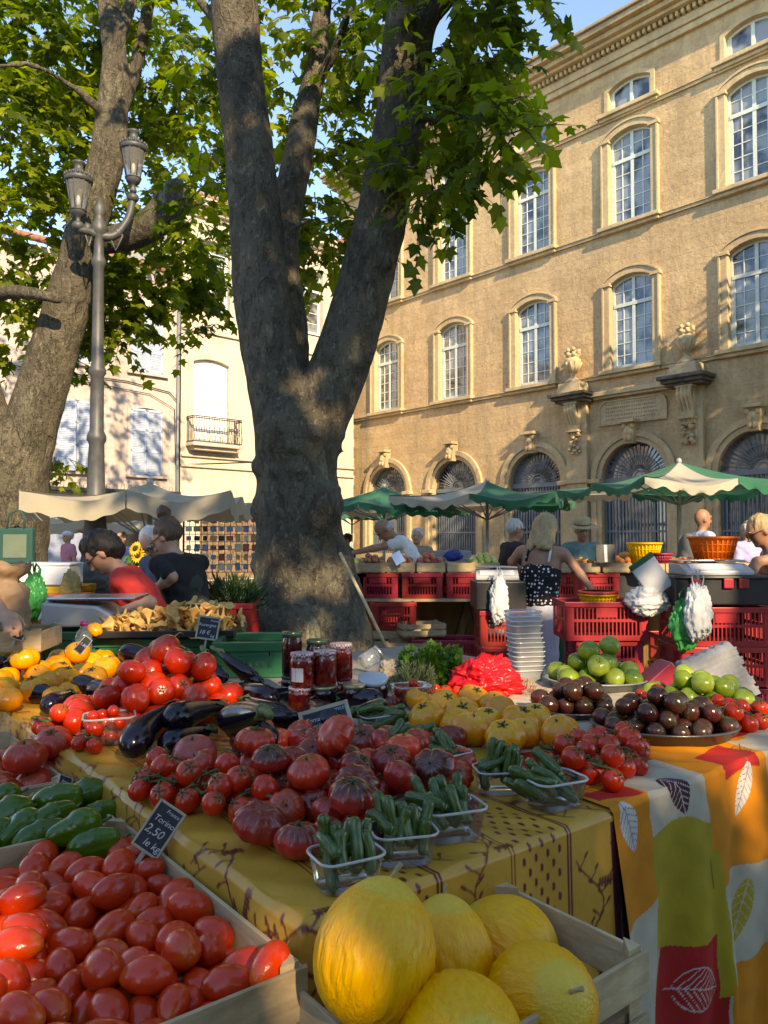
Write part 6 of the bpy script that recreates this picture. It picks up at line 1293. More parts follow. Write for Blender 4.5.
# heirlooms in front
heir = [(353, 797, 44, 1), (357, 766, 42, 1.6), (310, 784, 40, .6), (306, 756, 32, 1.2), (337, 731, 40, 2.0), (362, 746, 36, 2.2), (391, 769, 36, 1.), (405, 757, 32, 1.1), (431, 771, 40, .9), (457, 779, 26, 0), (305, 838, 44, 0), (260, 824, 48, 0), (286, 806, 36, .2), (293, 768, 32, .8),
 (255, 746, 36, 1.), (282, 744, 34, 1.5), (277, 771, 34, .9), (203, 766, 32, 0), (233, 762, 30, .3), (377, 822, 30, 0), (370, 835, 34, 0), (336, 815, 38, 0), (326, 834, 34, 0), (400, 800, 36, 0), (420, 797, 30, 0), (345, 781, 34, 0), (325, 757, 32, .8), (380, 790, 36, 0), (412, 780, 34, 0), (300, 725, 30, .6), (318, 742, 30, 1.2), (385, 745, 30, 1.2), (418, 758, 26, .3), (250, 771, 30, 0), (241, 792, 32, 0), (270, 795, 34, 0), (440, 790, 28, 0), (262, 731, 28, .3), (385, 758, 34, .6), (358, 820, 34, .2)]
heir += [(250+28*i+10*(j % 2), 745+22*j, 30, -.3) for i in range(8) for j in range(4) if 0 < i-j*.6+2]
for o in pile('heirloom_tomato', heir, HE, .76, 'ribbed dark red heirloom tomato in the big pile beside the courgette punnets', 'tomato', 'dark ribbed heirloom tomatoes on the yellow cloth', tilt=.9, seed=4, cal=.85, keep=.08): pass
pile('pink_tomato', [(194, 754, 46, 0)], PK, .8, 'single smooth pink tomato below the big aubergines', 'tomato', None, tilt=.3, seed=2)
# yellow heirlooms
yel = [(428, 718, 38, 0), (462, 704, 34, .6), (470, 730, 42, 0), (510, 734, 46, .1), (521, 703, 38, 1.), (549, 733, 38, 0), (445, 702, 32, .2), (487, 716, 32, .3), (500, 706, 30, .3), (418, 700, 26, 0), (456, 719, 32, .2), (490, 704, 28, 0), (535, 718, 32, 0), (478, 700, 30, 0), (530, 735, 32, 0)]
pile('yellow_tomato', yel, YE, .82, 'yellow or orange ribbed tomato in the pile left of the black tomato trays', 'tomato', 'yellow tomatoes in the middle of the table', tilt=.5, seed=6, cal=.8, keep=.08)
yl2 = [(12, 690, 32, 0), (40, 663, 26, .5), (57, 660, 30, .5), (62, 645, 24, 1), (84, 664, 30, .6), (102, 655, 26, 1), (105, 645, 20, 1), (92, 650, 22, 1), (48, 684, 26, 0), (26, 688, 28, 0), (5, 672, 24, .5), (8, 700, 24, 0), (27, 668, 26, .4), (72, 678, 26, 0), (40, 676, 22, 0), (88, 678, 24, 0), (95, 638, 18, .8), (110, 662, 22, .3), (0, 682, 26, 0), (58, 673, 24, 0), (75, 655, 22, .8), (30, 655, 18, .3), (45, 650, 18, .3), (-8, 695, 26, 0), (70, 692, 22, 0), (55, 697, 22, 0)]
pile('yellow_tomato', yl2, YE, .84, 'yellow or orange ribbed tomato in the pile at the left edge of the table', 'tomato', 'yellow tomatoes at the left of the table', tilt=.5, seed=7, cal=.4, keep=.08)
# red pile on the left
rl = [(rnd.uniform(108, 200)+0, 0, 0, 0) for _ in range(0)]
for lv, y0, x0, x1, n in ((0, 722, 78, 165, 6), (0, 712, 72, 200, 7), (0, 704, 95, 225, 7), (0, 696, 100, 235, 7), (.9, 704, 105, 180, 5), (1., 692, 108, 215, 6), (1.6, 680, 120, 210, 5), (2.2, 668, 140, 205, 4), (1.8, 689, 130, 200, 4)):
    for k in range(n): rl.append((x0+(x1-x0)*(k+.5)/n+rnd.uniform(-3, 3), y0+rnd.uniform(-3, 3), rnd.uniform(23, 29), lv))
pile('red_tomato', rl, RD, .88, 'glossy red tomato in the pile between the big aubergines and the yellow tomatoes', 'tomato', 'red tomatoes piled on the left', tilt=1.2, seed=8, cal=.25, keep=.06)
# far left small heaps
pile('black_tomato', [(3+i*9.5+(j % 2)*4, 652+j*7, 12, .4*(1-abs(j-1))) for i in range(5) for j in range(3)], DK, .93, 'small black tomato in the heap at the far left of the table', 'tomato', 'black tomatoes at the far left', tilt=.8, seed=9, cal=.3)
pile('green_tomato', [(5, 642, 18, 0), (13, 648, 16, .4), (24, 645, 18, .5), (28, 638, 16, 1), (12, 637, 16, 1), (38, 648, 15, 0), (44, 652, 14, 0), (2, 652, 12, 0)], LM, .88, 'green tomato beside the small black tomatoes at far left', 'tomato', 'green tomatoes at the far left', tilt=.8, seed=10, cal=.3)
pile('red_tomato', [(4, 635, 17, .6), (30, 634, 12, .6), (35, 640, 12, 0), (-6, 640, 15, 0), (44, 642, 11, 0)], RD, .88, 'red tomato below the paper bag at the far left', 'tomato', 'red tomatoes below the paper bag', tilt=.8, seed=11, cal=.3)
# cherry tomatoes on the vine
def truss_proto(n, seed, label, L_=.15, r=.017):
    rs = random.Random(seed); t = thing('tomato_truss', label, 'tomatoes', (0, 0, 0)); pts = [(L_*(i/6-.5), .008*math.sin(i*1.3+seed), r*1.9+.006*math.sin(i*2+seed)) for i in range(7)]; g = MB(); g.tube(pts, .0024, 6)
    for i in range(n):
        s = 1 if i % 2 else -1; x = L_*((i+.5)/n-.5); up = (i % 3 == 2); c = Vector((x+rs.uniform(-.003, .003), s*(r*(1.02 if not up else .55)), r*(1.0 if not up else 2.35))); 
        M = Matrix.Rotation(-s*rs.uniform(.3, .9), 4, 'X') @ Matrix.Rotation(rs.uniform(-.4, .4), 4, 'Y') if not up else Matrix.Rotation(rs.uniform(-.9, -.3)*s, 4, 'X')
        tm = inst('cherry_tomato', CH[0], t, c, M); tm.scale = (r*rs.uniform(.92, 1.1),)*3; tp_ = c+(M.to_3x3() @ Vector((0, 0, r*.92))); g.tube([(x, 0, r*1.9), (Vector((x, 0, r*1.9))+tp_)/2+Vector((0, 0, .004)), tp_], .0016, 5)
        cc = inst('calyx', CALM, tm, (0, 0, .86), (0, 0, rs.uniform(0, 6))); cc.scale = (1.5, 1.5, 1.5)
    for i in range(6): x = L_*(i/5-.5); g.tube([(x, 0, r*2), (x+.008, rs.uniform(-.012, .012), r*2.4), (x+.012, rs.uniform(-.02, .02), r*2.2)], .0011, 4)
    g.build('vine', M_vine, t); return t
TP = [truss_proto(8, 1, 'x', .14), truss_proto(9, 2, 'x', .16), truss_proto(7, 3, 'x', .13, .015)]
used = set()
def truss(k, px, py, rz, sc_, label, group, z=0, rx=0):
    o = TP[k] if k not in used else copy_tree(TP[k]); used.add(k); p = pz(px, py, TZ+.03+z); o.location = (p.x, p.y, TZ+.008+z); o.rotation_euler = (rx, 0, R(rz)); o.scale = (sc_*1.5,)*3; o['label'] = label; o['group'] = group; return o
gl = 'cherry tomato trusses on the yellow cloth'
for a in ((0, 160, 782, 95, 1.12, 'truss of cherry tomatoes lying left of the ribbed tomatoes, nearest the cloth edge', 0), (1, 215, 789, 20, 1.15, 'long truss of cherry tomatoes spread before the ribbed tomatoes', 0), (2, 235, 806, -25, 1.2, 'truss of cherry tomatoes touching the crate edge in front of the ribbed tomatoes', 0), (0, 252, 793, 35, 1.05, 'truss of cherry tomatoes tucked against the purple ribbed tomato', .012)):
    truss(a[0], a[1], a[2], a[3], a[4], a[5], gl, a[6])
truss(1, 72, 723, 60, 1.1, 'truss of cherry tomatoes left of the punnet of cherry tomatoes', gl); truss(2, 92, 738, 100, 1.0, 'short truss of cherry tomatoes in front of the cherry tomato punnet', gl)
gr = 'cherry tomato trusses on the leaf cloth'
for i, (px, py, rz, s_, lab) in enumerate(((580, 772, 35, 1.1, 'front left truss of tomatoes on the leaf patterned cloth'), (612, 768, 60, 1.15, 'front right truss of tomatoes on the leaf patterned cloth'), (630, 756, 70, 1.05, 'right end truss of tomatoes on the leaf patterned cloth'), (572, 757, 30, 1.05, 'back left truss of tomatoes on the leaf patterned cloth'), (598, 756, 45, 1.1, 'middle truss of tomatoes on the leaf patterned cloth'))): truss(i % 3, px, py, rz, s_, lab, gr)
truss(1, 722, 718, -10, 1.0, 'truss of small tomatoes behind the black tomato tray, near the egg cartons', gr); truss(0, 738, 724, 30, 1.1, 'truss of red tomatoes at the right corner of the leaf cloth', gr); truss(2, 705, 712, 10, 1.0, 'truss of small tomatoes half under the green tomato tray', gr)
# aubergines
def aub_mesh(seed, bend=.12, fat=.17):
    n = 22; pts = []; rad = []
    for i in range(n+1):
        s = i/n; pts.append((s, bend*math.sin(s*2.4+.2), 0)); rad.append(max(.004, fat*(.40+.60*math.sin(min(1, s*1.25)*math.pi/2)**1.4)*math.sqrt(max(0, 1-max(0, (s-.72)/.28)**2.2))*(1 if s > .02 else .9)))
    return MB().tube(pts, rad, 24, caps=True).mesh('aubergine', M_aub)
def aubc_mesh(fat=.17, bend=.12, sl=.22):
    g = MB(); y0 = bend*math.sin(.2)
    n = 40; vs = [];
    for i in range(5):
        for j in range(n):
            a = 2*math.pi*j/n; l = (.03+.13*(.5+.5*math.cos(5*a))**1.3)*i/4; rr_ = fat*(.44+.50*math.sin(min(1, l*1.25)*math.pi/2)**1.4)+.008; vs.append((l-.005, y0+rr_*math.cos(a)*(.3 if i == 0 else 1)+l*bend*2.0, rr_*math.sin(a)*(.3 if i == 0 else 1)))
    g.add(vs, [(i*n+j, (i+1)*n+j, (i+1)*n+(j+1) % n, i*n+(j+1) % n) for i in range(4) for j in range(n)], 0, True); g.tube([(.01, y0, 0), (-sl*.3, y0-.01, .01), (-sl*.7, y0-.03, .04), (-sl, y0-.07, .05)], [.075, .045, .038, .045], 8); return g.mesh('calyx', M_aubc)
AB = [(aub_mesh(1), aubc_mesh()), (aub_mesh(2, .05, .21), aubc_mesh(.21, .05, .16)), (aub_mesh(3, .16, .135), aubc_mesh(.135, .16, .28))]
def aub(k, p0, p1, label, group, z=0, lift=0, roll=0):
    L_ = (.26, .18, .22)[k]; fat = (.17, .21, .135)[k]; zz = TZ+.008+z+fat*L_*.95; b = pz(p1[0], p1[1], zz); r = ray(*p0); O = Vector((0, 0, CAMZ)); r.normalize(); t0 = (b-O).dot(r); c = O+r*t0; h = (c-b).length
    if h >= L_: a = b+(c-b).normalized()*L_
    else:
        e = math.sqrt(L_*L_-h*h); a1, a2 = O+r*(t0+e), O+r*(t0-e); fl = TZ+.008+z+fat*L_*.6; a = a1 if a1.z > fl else a2
        if a1.z <= fl and a2.z > b.z+L_*.55: a = a1; a.z = fl
    d = (b-a).normalized(); s = d.cross(Vector((0, 0, 1))).normalized(); M = Matrix((d, s, d.cross(s)*1)).transposed().to_4x4()
    if M.determinant() < 0: M = Matrix((d, s, -d.cross(s))).transposed().to_4x4()
    o = inst('aubergine', AB[k][0], None, a, M @ Matrix.Rotation(roll, 4, 'X')); o.scale = (L_,)*3; tag(o, label, 'aubergine', group); inst('calyx', AB[k][1], o); return o
ga = 'aubergines on the yellow cloth'
aub(0, (178, 706), (135, 752), 'large aubergine lying nearest the left edge, tip towards us', ga, 0, .02)
aub(0, (222, 706), (175, 722), 'large aubergine crossing behind the nearest one, stalk to the right', ga, .05, .0)
aub(1, (208, 730), (163, 748), 'stout aubergine wedged under the two large ones', ga)
aub(0, (226, 722), (282, 738), 'aubergine with stalk to the left, just behind the ribbed tomatoes', ga, .01)
aub(2, (232, 712), (302, 716), 'slim aubergine lying level behind the ribbed tomatoes', ga, .03)
aub(0, (248, 700), (300, 722), 'aubergine pointing right below the jars', ga)
aub(0, (315, 702), (345, 724), 'aubergine with green stalk left of the chalk sign', ga, .01)
aub(1, (338, 697), (384, 700), 'plump aubergine with pale highlight right of the jars', ga, .02)
aub(1, (352, 712), (386, 709), 'round aubergine behind the courgettes right of the chalk sign', ga)
aub(2, (207, 652), (232, 680), 'slim aubergine with upright green stalk in front of the green crate', ga, .03)
aub(2, (222, 652), (262, 678), 'slim aubergine second from the left before the green crate', ga, .02)
aub(2, (234, 662), (268, 684), 'slim aubergine lowest of those before the green crate', ga)
aub(0, (244, 686), (282, 700), 'aubergine lying between the red pile and the jars', ga)
aub(0, (158, 662), (116, 652), 'aubergine on top of the left group below the golden mushrooms', ga, .06)
aub(0, (188, 655), (146, 648), 'aubergine with its stalk over the red tomato pile', ga, .08)
aub(0, (150, 668), (115, 672), 'aubergine under the top left pair', ga, .0)
aub(0, (168, 670), (130, 668), 'aubergine squeezed between the red pile and the top left pair', ga, .02)
aub(1, (62, 697), (27, 692), 'round aubergine at the left edge beside the yellow tomatoes', ga)
aub(1, (72, 694), (48, 708), 'round dark aubergine behind the cherry tomato truss', ga)
aub(1, (104, 688), (72, 684), 'round aubergine left of the red tomato pile', ga, .02)
aub(1, (112, 692), (90, 690), 'small aubergine touching the red tomato pile', ga, .03)
aub(0, (262, 712), (216, 722), 'aubergine lying across the others with its stalk toward the jars', ga, .04)
aub(2, (300, 690), (262, 704), 'thin aubergine just left of the lower jars', ga, .0)
aub(2, (275, 655), (240, 650), 'slim aubergine at the back left of the jars', ga, .0)
# green peppers crate, red ribbed crate, plum tomatoes crate
def pep_mesh(seed):
    def fn(x, y, z):
        a = math.atan2(y, x); r = math.hypot(x, y); k = .56*(1+.16*abs(math.cos(1.5*a+seed))-.08)*(1+.12*math.sin(z*3+seed))*(1.12 if z > 0 else 1+.1*z); return (x*k+.08*z*z*math.sin(seed), y*k, z-(.16*math.exp(-(r/.4)**2) if z > 0 else -.08*math.exp(-(r/.3)**2)))
    g = MB(); g.ell((0, 0, 0), 1, nu=40, nv=26, fn=fn); return g.mesh('green_pepper', M_pep)
PP = [pep_mesh(i*1.7) for i in range(3)]; PST = MB().tube([(0, 0, .74), (.02, 0, .95), (.10, .03, 1.2)], [.09, .06, .06], 8).mesh('stalk', M_aubc)
RIM = .87
def lcrate(label, x0, x1, y0, y1, top, h=.16):
    c = TL((x0+x1)/2, (y0+y1)/2, top-h); return wood_crate(label, c, x1-x0, y1-y0, h, TA, 'wooden crates beside the front table', 2, .12)
lcrate('long wooden crate of plum tomatoes at the bottom left', -.60, -.028, -.05, .70, RIM, .17); lcrate('wooden crate of green peppers behind the plum tomatoes', -.60, -.028, .715, 1.10, RIM-.01, .17); lcrate('wooden crate of red ribbed tomatoes at the left edge', -.60, -.028, 1.115, 1.75, RIM-.01, .17)
for k, (y0, y1) in enumerate(((-.05, .34), (.355, .72), (.74, 1.10), (1.12, 1.75))):
    for j, z in enumerate((.345, .525)): lcrate('empty wooden crate supporting the produce crates, stack %s, %s' % (('nearest', 'second', 'third', 'fourth')[k], ('lower', 'upper')[j]), -.60, -.028, y0, y1, z+.17-.005, .17)
    lcrate('empty wooden crate at ground level, stack %s' % (('nearest', 'second', 'third', 'fourth')[k]), -.60, -.028, y0, y1, .335, .33)
def crate_walls(x0, x1, y0, y1):
    def f(P_, mx):
        d = P_[:, :2]-np.array([C0.x, C0.y]); lx = d @ np.array([BX.x, BX.y]); ly = d @ np.array([AX.x, AX.y]); m = mx*.92
        lx = np.clip(lx, x0+m, x1-m); ly = np.clip(ly, y0+m, y1-m); P_[:, 0] = C0.x+lx*BX.x+ly*AX.x; P_[:, 1] = C0.y+lx*BX.y+ly*AX.y; return P_
    return f
it = []; rs = random.Random(12)
for lv in range(5):
    nx, ny = 9, 11
    for i in range(nx):
        for j in range(ny):
            if lv == 4 and rs.random() < .35: continue
            if lv < 1: continue
            lx = -.575+.52*(i+.5+.5*(lv % 2)-.25)/nx+rs.uniform(-.012, .012); ly = -.025+.70*(j+.5-.25*(lv % 2))/ny+rs.uniform(-.012, .012); L_ = rs.uniform(.032, .045); p = TL(lx, ly, RIM-.155+lv*.040)
            M = Matrix.Rotation(rs.uniform(0, 6.28), 4, 'Z') @ Matrix.Rotation(R(90)+rs.uniform(-.35, .35), 4, 'X') @ Matrix.Rotation(rs.uniform(0, 6.28), 4, 'Z'); it.append(dict(p=p, a=(L_*.63, L_*.63, L_), R=M, r=L_))
P_ = settle(it, RIM-.130, crate_walls(-.60, -.03, -.05, .70), 120, .02, .002)
keepk = [k for k in range(len(it)) if P_[k][2] > RIM-.075]
for k in keepk:
    o = inst('plum_tomato', PL[k % 5], None, Vector(P_[k]), it[k]['R']); o.scale = (it[k]['r'],)*3; tag(o, 'glossy red plum tomato in the wooden crate at the bottom left', 'tomato', 'plum tomatoes in the bottom left crate'); inst('stem_scar', SCAR, o)
tag(MB().box((0, 0, 0), (.54, .71, .004)).build('crate_paper', M_paper, None, TL(-.314, .325, RIM-.118), (0, 0, TA)), 'brown paper lining under the plum tomatoes', 'paper')
gp = 'green peppers in the left crate'; rs = random.Random(3)
for (px, py, a, L_, z) in ((75, 830, 25, .085, .02), (52, 820, 55, .085, .015), (95, 845, 15, .08, 0), (20, 830, 70, .08, .01), (10, 815, 40, .08, .02), (58, 800, 10, .085, .03), (85, 795, 15, .08, .01), (35, 808, 60, .08, .0), (100, 815, 30, .075, -.01), (-8, 840, 70, .08, 0), (40, 838, 40, .085, .0), (0, 800, 40, .075, 0)):
    p = pz(px, py, RIM-.01+z); o = inst('green_pepper', PP[rs.randrange(3)], None, p, Matrix.Rotation(R(a+90), 4, 'Z') @ Matrix.Rotation(R(80), 4, 'X')); o.scale = (L_*.74,)*3; tag(o, 'shiny green pepper in the crate left of the plum tomatoes', 'pepper', gp); inst('stalk', PST, o)
for i in range(14):
    p = TL(-.53+.095*(i % 3)+.02*rs.random(), .78+.065*(i//3)+.01*rs.random(), RIM-.045); o = inst('green_pepper', PP[i % 3], None, p, Matrix.Rotation(rs.uniform(0, 6), 4, 'Z') @ Matrix.Rotation(R(84), 4, 'X')); o.scale = (.060,)*3; tag(o, 'shiny green pepper in the crate left of the plum tomatoes', 'pepper', gp); inst('stalk', PST, o)
pile('ribbed_tomato', [(*TL(-.50+.11*(i % 4), 1.20+.11*(i//4))[:2], .052, 0) for i in range(20)], [HE[2], HE[4]], .76, 'big ribbed red tomato in the crate at the left edge above the peppers', 'tomato', 'ribbed red tomatoes in the left crate', floor=RIM-.092, tilt=.4, seed=16, keep=.08, pix=False)
rb = [(26, 768, 44, .8), (52, 760, 36, .6), (50, 775, 32, 0), (5, 782, 34, .4), (28, 788, 34, 0), (8, 765, 26, .4), (38, 755, 26, 0), (15, 757, 26, 0), (60, 772, 28, 0), (-10, 770, 34, 0), (55, 790, 30, 0), (10, 800, 30, 0)]
pile('ribbed_tomato', rb, [HE[2], HE[4]], .76, 'big ribbed red tomato in the crate at the left edge above the peppers', 'tomato', 'ribbed red tomatoes in the left crate', floor=RIM-.085, tilt=.4, seed=15, keep=.08)
tag(MB().box((0, 0, 0), (.54, .34, .004)).build('crate_paper', M_paper, None, TL(-.314, .91, RIM-.09), (0, 0, TA)), 'brown paper lining under the green peppers', 'paper'); tag(MB().box((0, 0, 0), (.54, .60, .004)).build('crate_paper', M_paper, None, TL(-.314, 1.43, RIM-.095), (0, 0, TA)), 'brown paper lining under the ribbed red tomatoes', 'paper')
# melons in their crate
def melon_mesh(seed, el=1.12):
    rs = random.Random(seed); ph = [rs.uniform(0, 6) for _ in range(6)]
    def fn(x, y, z):
        a = math.atan2(y, x); r = math.hypot(x, y); k = 1.
        wob = a+.10*math.sin(z*5+ph[0])+.05*math.sin(z*13+ph[1]); n_ = mnoise.noise(Vector((math.cos(wob)*8, math.sin(wob)*8, z*.8+seed)))+.6*mnoise.noise(Vector((math.cos(wob)*15, math.sin(wob)*15, z*1.8+seed)))
        k += .028*n_*min(1, r*1.6); zz = z*el+(.05*max(0, z)**6); return (x*k*(1-.06*z), y*k*(1-.06*z), zz)
    return MB().ell((0, 0, 0), 1, nu=180, nv=70, fn=fn).mesh('yellow_melon', M_mel)
def mk_mel():
    t = NT('canary melon rind'); co = t.coord('Object'); sx = t.N('SeparateXYZ'); t.L(co, sx.inputs[0]); n = t.noise(t.coord('Object', (13, 13, 1.3)), 1, 4, .6, .3); n2 = t.noise(co, 1.1, 3)
    c = t.mix(t.ramp(n, [(.35, 0.), (.65, 1.)]), (.84, .34, .004), (.88, .45, .008)); c = t.mix(t.ramp(sx.outputs[2], [(.88, 0.), (1.12, .6)]), c, (.60, .50, .08)); c = t.mix(t.math('MULTIPLY', n2, .35), c, (.86, .40, .006)); c = t.mix(t.ramp(t.noise(co, 4, 5, .7), [(.66, 0.), (.76, .35)]), c, (.42, .25, .06))
    return t.P(c, .42, .4, coat=.08, normal=t.bump(n, .35, .02))
M_mel = mk_mel(); MEL = [melon_mesh(1), melon_mesh(2, 1.2), melon_mesh(3, 1.05)]; MST = MB().tube([(0, 0, 1.10), (.02, 0, 1.2), (.08, .02, 1.33), (.12, .02, 1.42)], [.05, .035, .04, .05], 8).mesh('stalk', M_scar)
for k, (px, py, Y, r, rx, ry, rz_, lab) in enumerate(((375, 952, 1.09, .084, -14, 14, 0, 'largest yellow melon on top at the front left of its crate'), (446, 958, 1.24, .074, -8, 14, 60, 'yellow melon tucked between the largest one and the right hand melons'), (508, 947, 1.35, .082, -50, 40, 100, 'yellow melon with greenish skin at the back of the crate'), (541, 1003, 1.17, .083, 52, 12, 10, 'wrinkled yellow melon at the right with its stalk scar facing us'), (462, 1042, 1.02, .080, -70, 30, 200, 'yellow melon at the bottom centre of the crate'))):
    c = pd(px, py, Y); o = inst('yellow_melon', MEL[k % 3], None, c, (R(rx), R(ry), R(rz_))); o.scale = (r,)*3; tag(o, lab, 'melon', 'yellow melons in the front crate'); inst('stalk', MST, o)
mc_ = TL(.205, -.155, .64); wood_crate('open wooden crate of yellow melons in front of the table', mc_, .50, .30, .20, TA, 'wooden crates beside the front table', 2, .35)
tag(MB().box((0, 0, 0), (.48, .28, .10)).build('straw_bed', pbr('packing paper', (.30, .20, .10), .9, .4, 9, .5, 20), None, TL(.205, -.155, .70), (0, 0, TA)), 'brown packing bed under the yellow melons', 'paper')
for j, z in enumerate((.0, .32)): wood_crate('empty wooden crate under the melon crate, %s of two' % ('bottom', 'top')[j], TL(.205, -.155, z), .50, .30, .315, TA, 'wooden crates beside the front table', 3, .15)
# ---------------------------------------------------------------- punnets
M_clear = glass('clear punnet plastic', (.93, .95, .94), .10, .05)
def rrect(w_, d_, r, n=5):
    out = []
    for cx, cy, a0 in ((w_/2-r, d_/2-r, 0), (-w_/2+r, d_/2-r, 90), (-w_/2+r, -d_/2+r, 180), (w_/2-r, -d_/2+r, 270)):
        for k in range(n+1): a = R(a0+90*k/n); out.append((cx+r*math.cos(a), cy+r*math.sin(a)))
    return out
def punnet_meshes(w_, d_, h):
    g = MB(); prof = [(.80, .0), (.84, .004), (.90, h*.5), (.985, h*.97), (1., h)]; n = len(rrect(w_, d_, .02)); vs = []
    for s, z in prof: vs += [(x, y, z) for x, y in rrect(w_*s, d_*s, .022)]
    fs = [(i*n+j, i*n+(j+1) % n, (i+1)*n+(j+1) % n, (i+1)*n+j) for i in range(len(prof)-1) for j in range(n)]+[tuple(range(n-1, -1, -1))]
    g.add(vs, fs, 0, True); body = g.mesh('punnet_body', M_clear); g = MB(); g.tube([(x, y, h) for x, y in rrect(w_*1.01, d_*1.01, .023)+[rrect(w_*1.01, d_*1.01, .023)[0]]], .0026, 6, caps=False); rim = g.mesh('rim', glass('punnet rim plastic', (.85, .88, .87), .1, .5)); return body, rim
PUN = punnet_meshes(.118, .092, .055)
def zmesh(seed, k=12):
    rs = random.Random(seed); b = rs.uniform(-.07, .07); b2 = rs.uniform(-.05, .05); pts = [(b*math.sin(math.pi*i/k), b2*math.sin(math.pi*i/k*1.3), i/k) for i in range(k+1)]; rad = [.09]+[.122+.006*math.sin(i*.9+seed)+.018*(i/k) for i in range(1, k)]+[.09]; g = MB(); g.tube(pts, rad, 12)
    g.ell((pts[-1][0], pts[-1][1], 1.0), (.075, .075, .03), nu=10, nv=6); g2 = MB(); g2.tube([(0, 0, .03), (0, 0, -.03), (0, 0, -.05)], [.080, .075, .07], 6); return g.mesh('courgette', M_zuc), g2.mesh('cut_stalk', M_zend)
ZM = [zmesh(i) for i in range(5)]
def courgettes(c, rz, n, L_, group, label, seed, up=.75, lean=(0, 0), w_=.118, d_=.092):
    rs = random.Random(seed)
    for i in range(n):
        a, b = ((i % 4)+.5)/4-.5, ((i//4)+.5)/max(1, -(-n//4))-.5; x, y = a*w_*.72+rs.uniform(-.006, .006), b*d_*.60+rs.uniform(-.005, .005); z = .008+.014*rs.random()
        lying = i % 5 == 4; z += .012*(i % 3)
        dr = Vector((lean[0]+rs.uniform(-.25, .25), lean[1]+rs.uniform(-.2, .2), up if not lying else .25)); dr.rotate(Matrix.Rotation(rz, 3, 'Z')) if False else None; dr.normalize()
        if lying: dr = Vector((dr.x+rs.choice((-.5, .5)), dr.y, .28)).normalized(); z += .035
        p = Vector((x*math.cos(rz)-y*math.sin(rz), x*math.sin(rz)+y*math.cos(rz), z))+Vector(c)-(dr*L_*.35 if lying else Vector((0, 0, 0))); m, e = ZM[rs.randrange(5)]; flip = rs.random() < .45; M = rotto(dr if not flip else -dr); p2 = p if not flip else p+dr*L_
        o = inst('baby_courgette', m, None, p2, M @ Matrix.Rotation(rs.uniform(0, 6), 4, 'Z')); o.scale = (L_*1.18, L_*1.18, L_*rs.uniform(.9, 1.1)); tag(o, label, 'courgette', group); inst('cut_stalk', e, o)
for k, (px, py, rz_, n, L_, lean, up, lab, s_) in enumerate(((346, 878, 28, 11, .072, (0, .35), .85, 'nearest the melons', 1.), (403, 853, 14, 11, .070, (0, .30), .75, 'second from the melons', 1.), (450, 830, 20, 12, .074, (-.25, .25), .7, 'third from the melons, beside the big tomatoes', 1.1), (499, 786, 8, 14, .075, (0, .2), .7, 'in front of the yellow tomatoes', .95), (554, 800, 25, 16, .075, (-.6, .25), .45, 'at the right corner of the yellow cloth', 1.1), (447, 768, 35, 16, .07, (-.5, .3), .4, 'between the yellow and the ribbed tomatoes', .95), (402, 747, 30, 13, .07, (.7, .2), .3, 'left of the yellow tomatoes, courgettes lying flat', .95), (375, 727, 30, 12, .08, (.8, .1), .25, 'right of the chalk sign', .9))):
    p = pz(px, py, TZ+.02); c = (p.x, p.y, TZ+.0095); t = thing('clear_punnet', 'clear plastic punnet of baby courgettes '+lab, 'punnet', c, R(rz_), 'punnets of baby courgettes'); t.scale = (s_, s_, s_); inst('punnet_body', PUN[0], t); inst('rim', PUN[1], t)
    courgettes(c, R(rz_), n, L_, 'baby courgettes in the punnet '+lab, 'baby courgette in the punnet '+lab, 40+k, up, lean, .118*s_, .092*s_)
def cherry_punnet(px, py, s_, lab, seed, n=22, r=.016, rows=4):
    p = pz(px, py, TZ+.02); c = (p.x, p.y, TZ+.0095); t = thing('clear_punnet', 'clear plastic punnet of cherry tomatoes '+lab, 'punnet', c, R(20), 'punnets of cherry tomatoes'); t.scale = (s_, s_, s_*1.15); inst('punnet_body', PUN[0], t); inst('rim', PUN[1], t); rs = random.Random(seed); it = []
    for i in range(n): it.append(dict(p=Vector((c[0]+rs.uniform(-.038, .038)*s_, c[1]+rs.uniform(-.028, .028)*s_, c[2]+.02+.10*i/n)), a=(r, r, r*.97), R=rr(rs, 2), r=r))
    def wl(P_, mx): P_[:, 0] = np.clip(P_[:, 0], c[0]-.040*s_, c[0]+.040*s_); P_[:, 1] = np.clip(P_[:, 1], c[1]-.028*s_, c[1]+.028*s_); return P_
    Q = settle(it, c[2]+.004, wl, 60, .01)
    for i, q_ in zip(it, Q): o = inst('cherry_tomato', CH[0], None, Vector(q_), i['R']); o.scale = (r,)*3; tag(o, 'cherry tomato in the punnet '+lab, 'tomato', 'cherry tomatoes in the punnet '+lab)
cherry_punnet(109, 738, 1.2, 'before the red tomato pile', 51, 20, .0175); cherry_punnet(411, 702, 1.1, 'behind the yellow tomatoes', 52, 18, .017)
pile('small_red_tomato', [(438+i*9+(j % 2)*4, 690+j*7, 13, .3*(1-abs(i-3)/3)) for i in range(7) for j in range(3)], RD, .9, 'small red tomato in the row below the red plastic bag', 'tomato', 'small red tomatoes below the red bag', seed=17, cal=.3)
pile('beetroot', [(378, 697, 15, 0), (384, 707, 14, 0), (390, 700, 16, .4), (372, 705, 14, 0)], [tom('beetroot', F_heir, .9, 0, 0, .05, 3, 20, 14)], .9, 'small dark red fruit left of the cherry tomato punnet', 'fruit', 'dark red fruit left of the cherry punnet', seed=18, cal=.8)
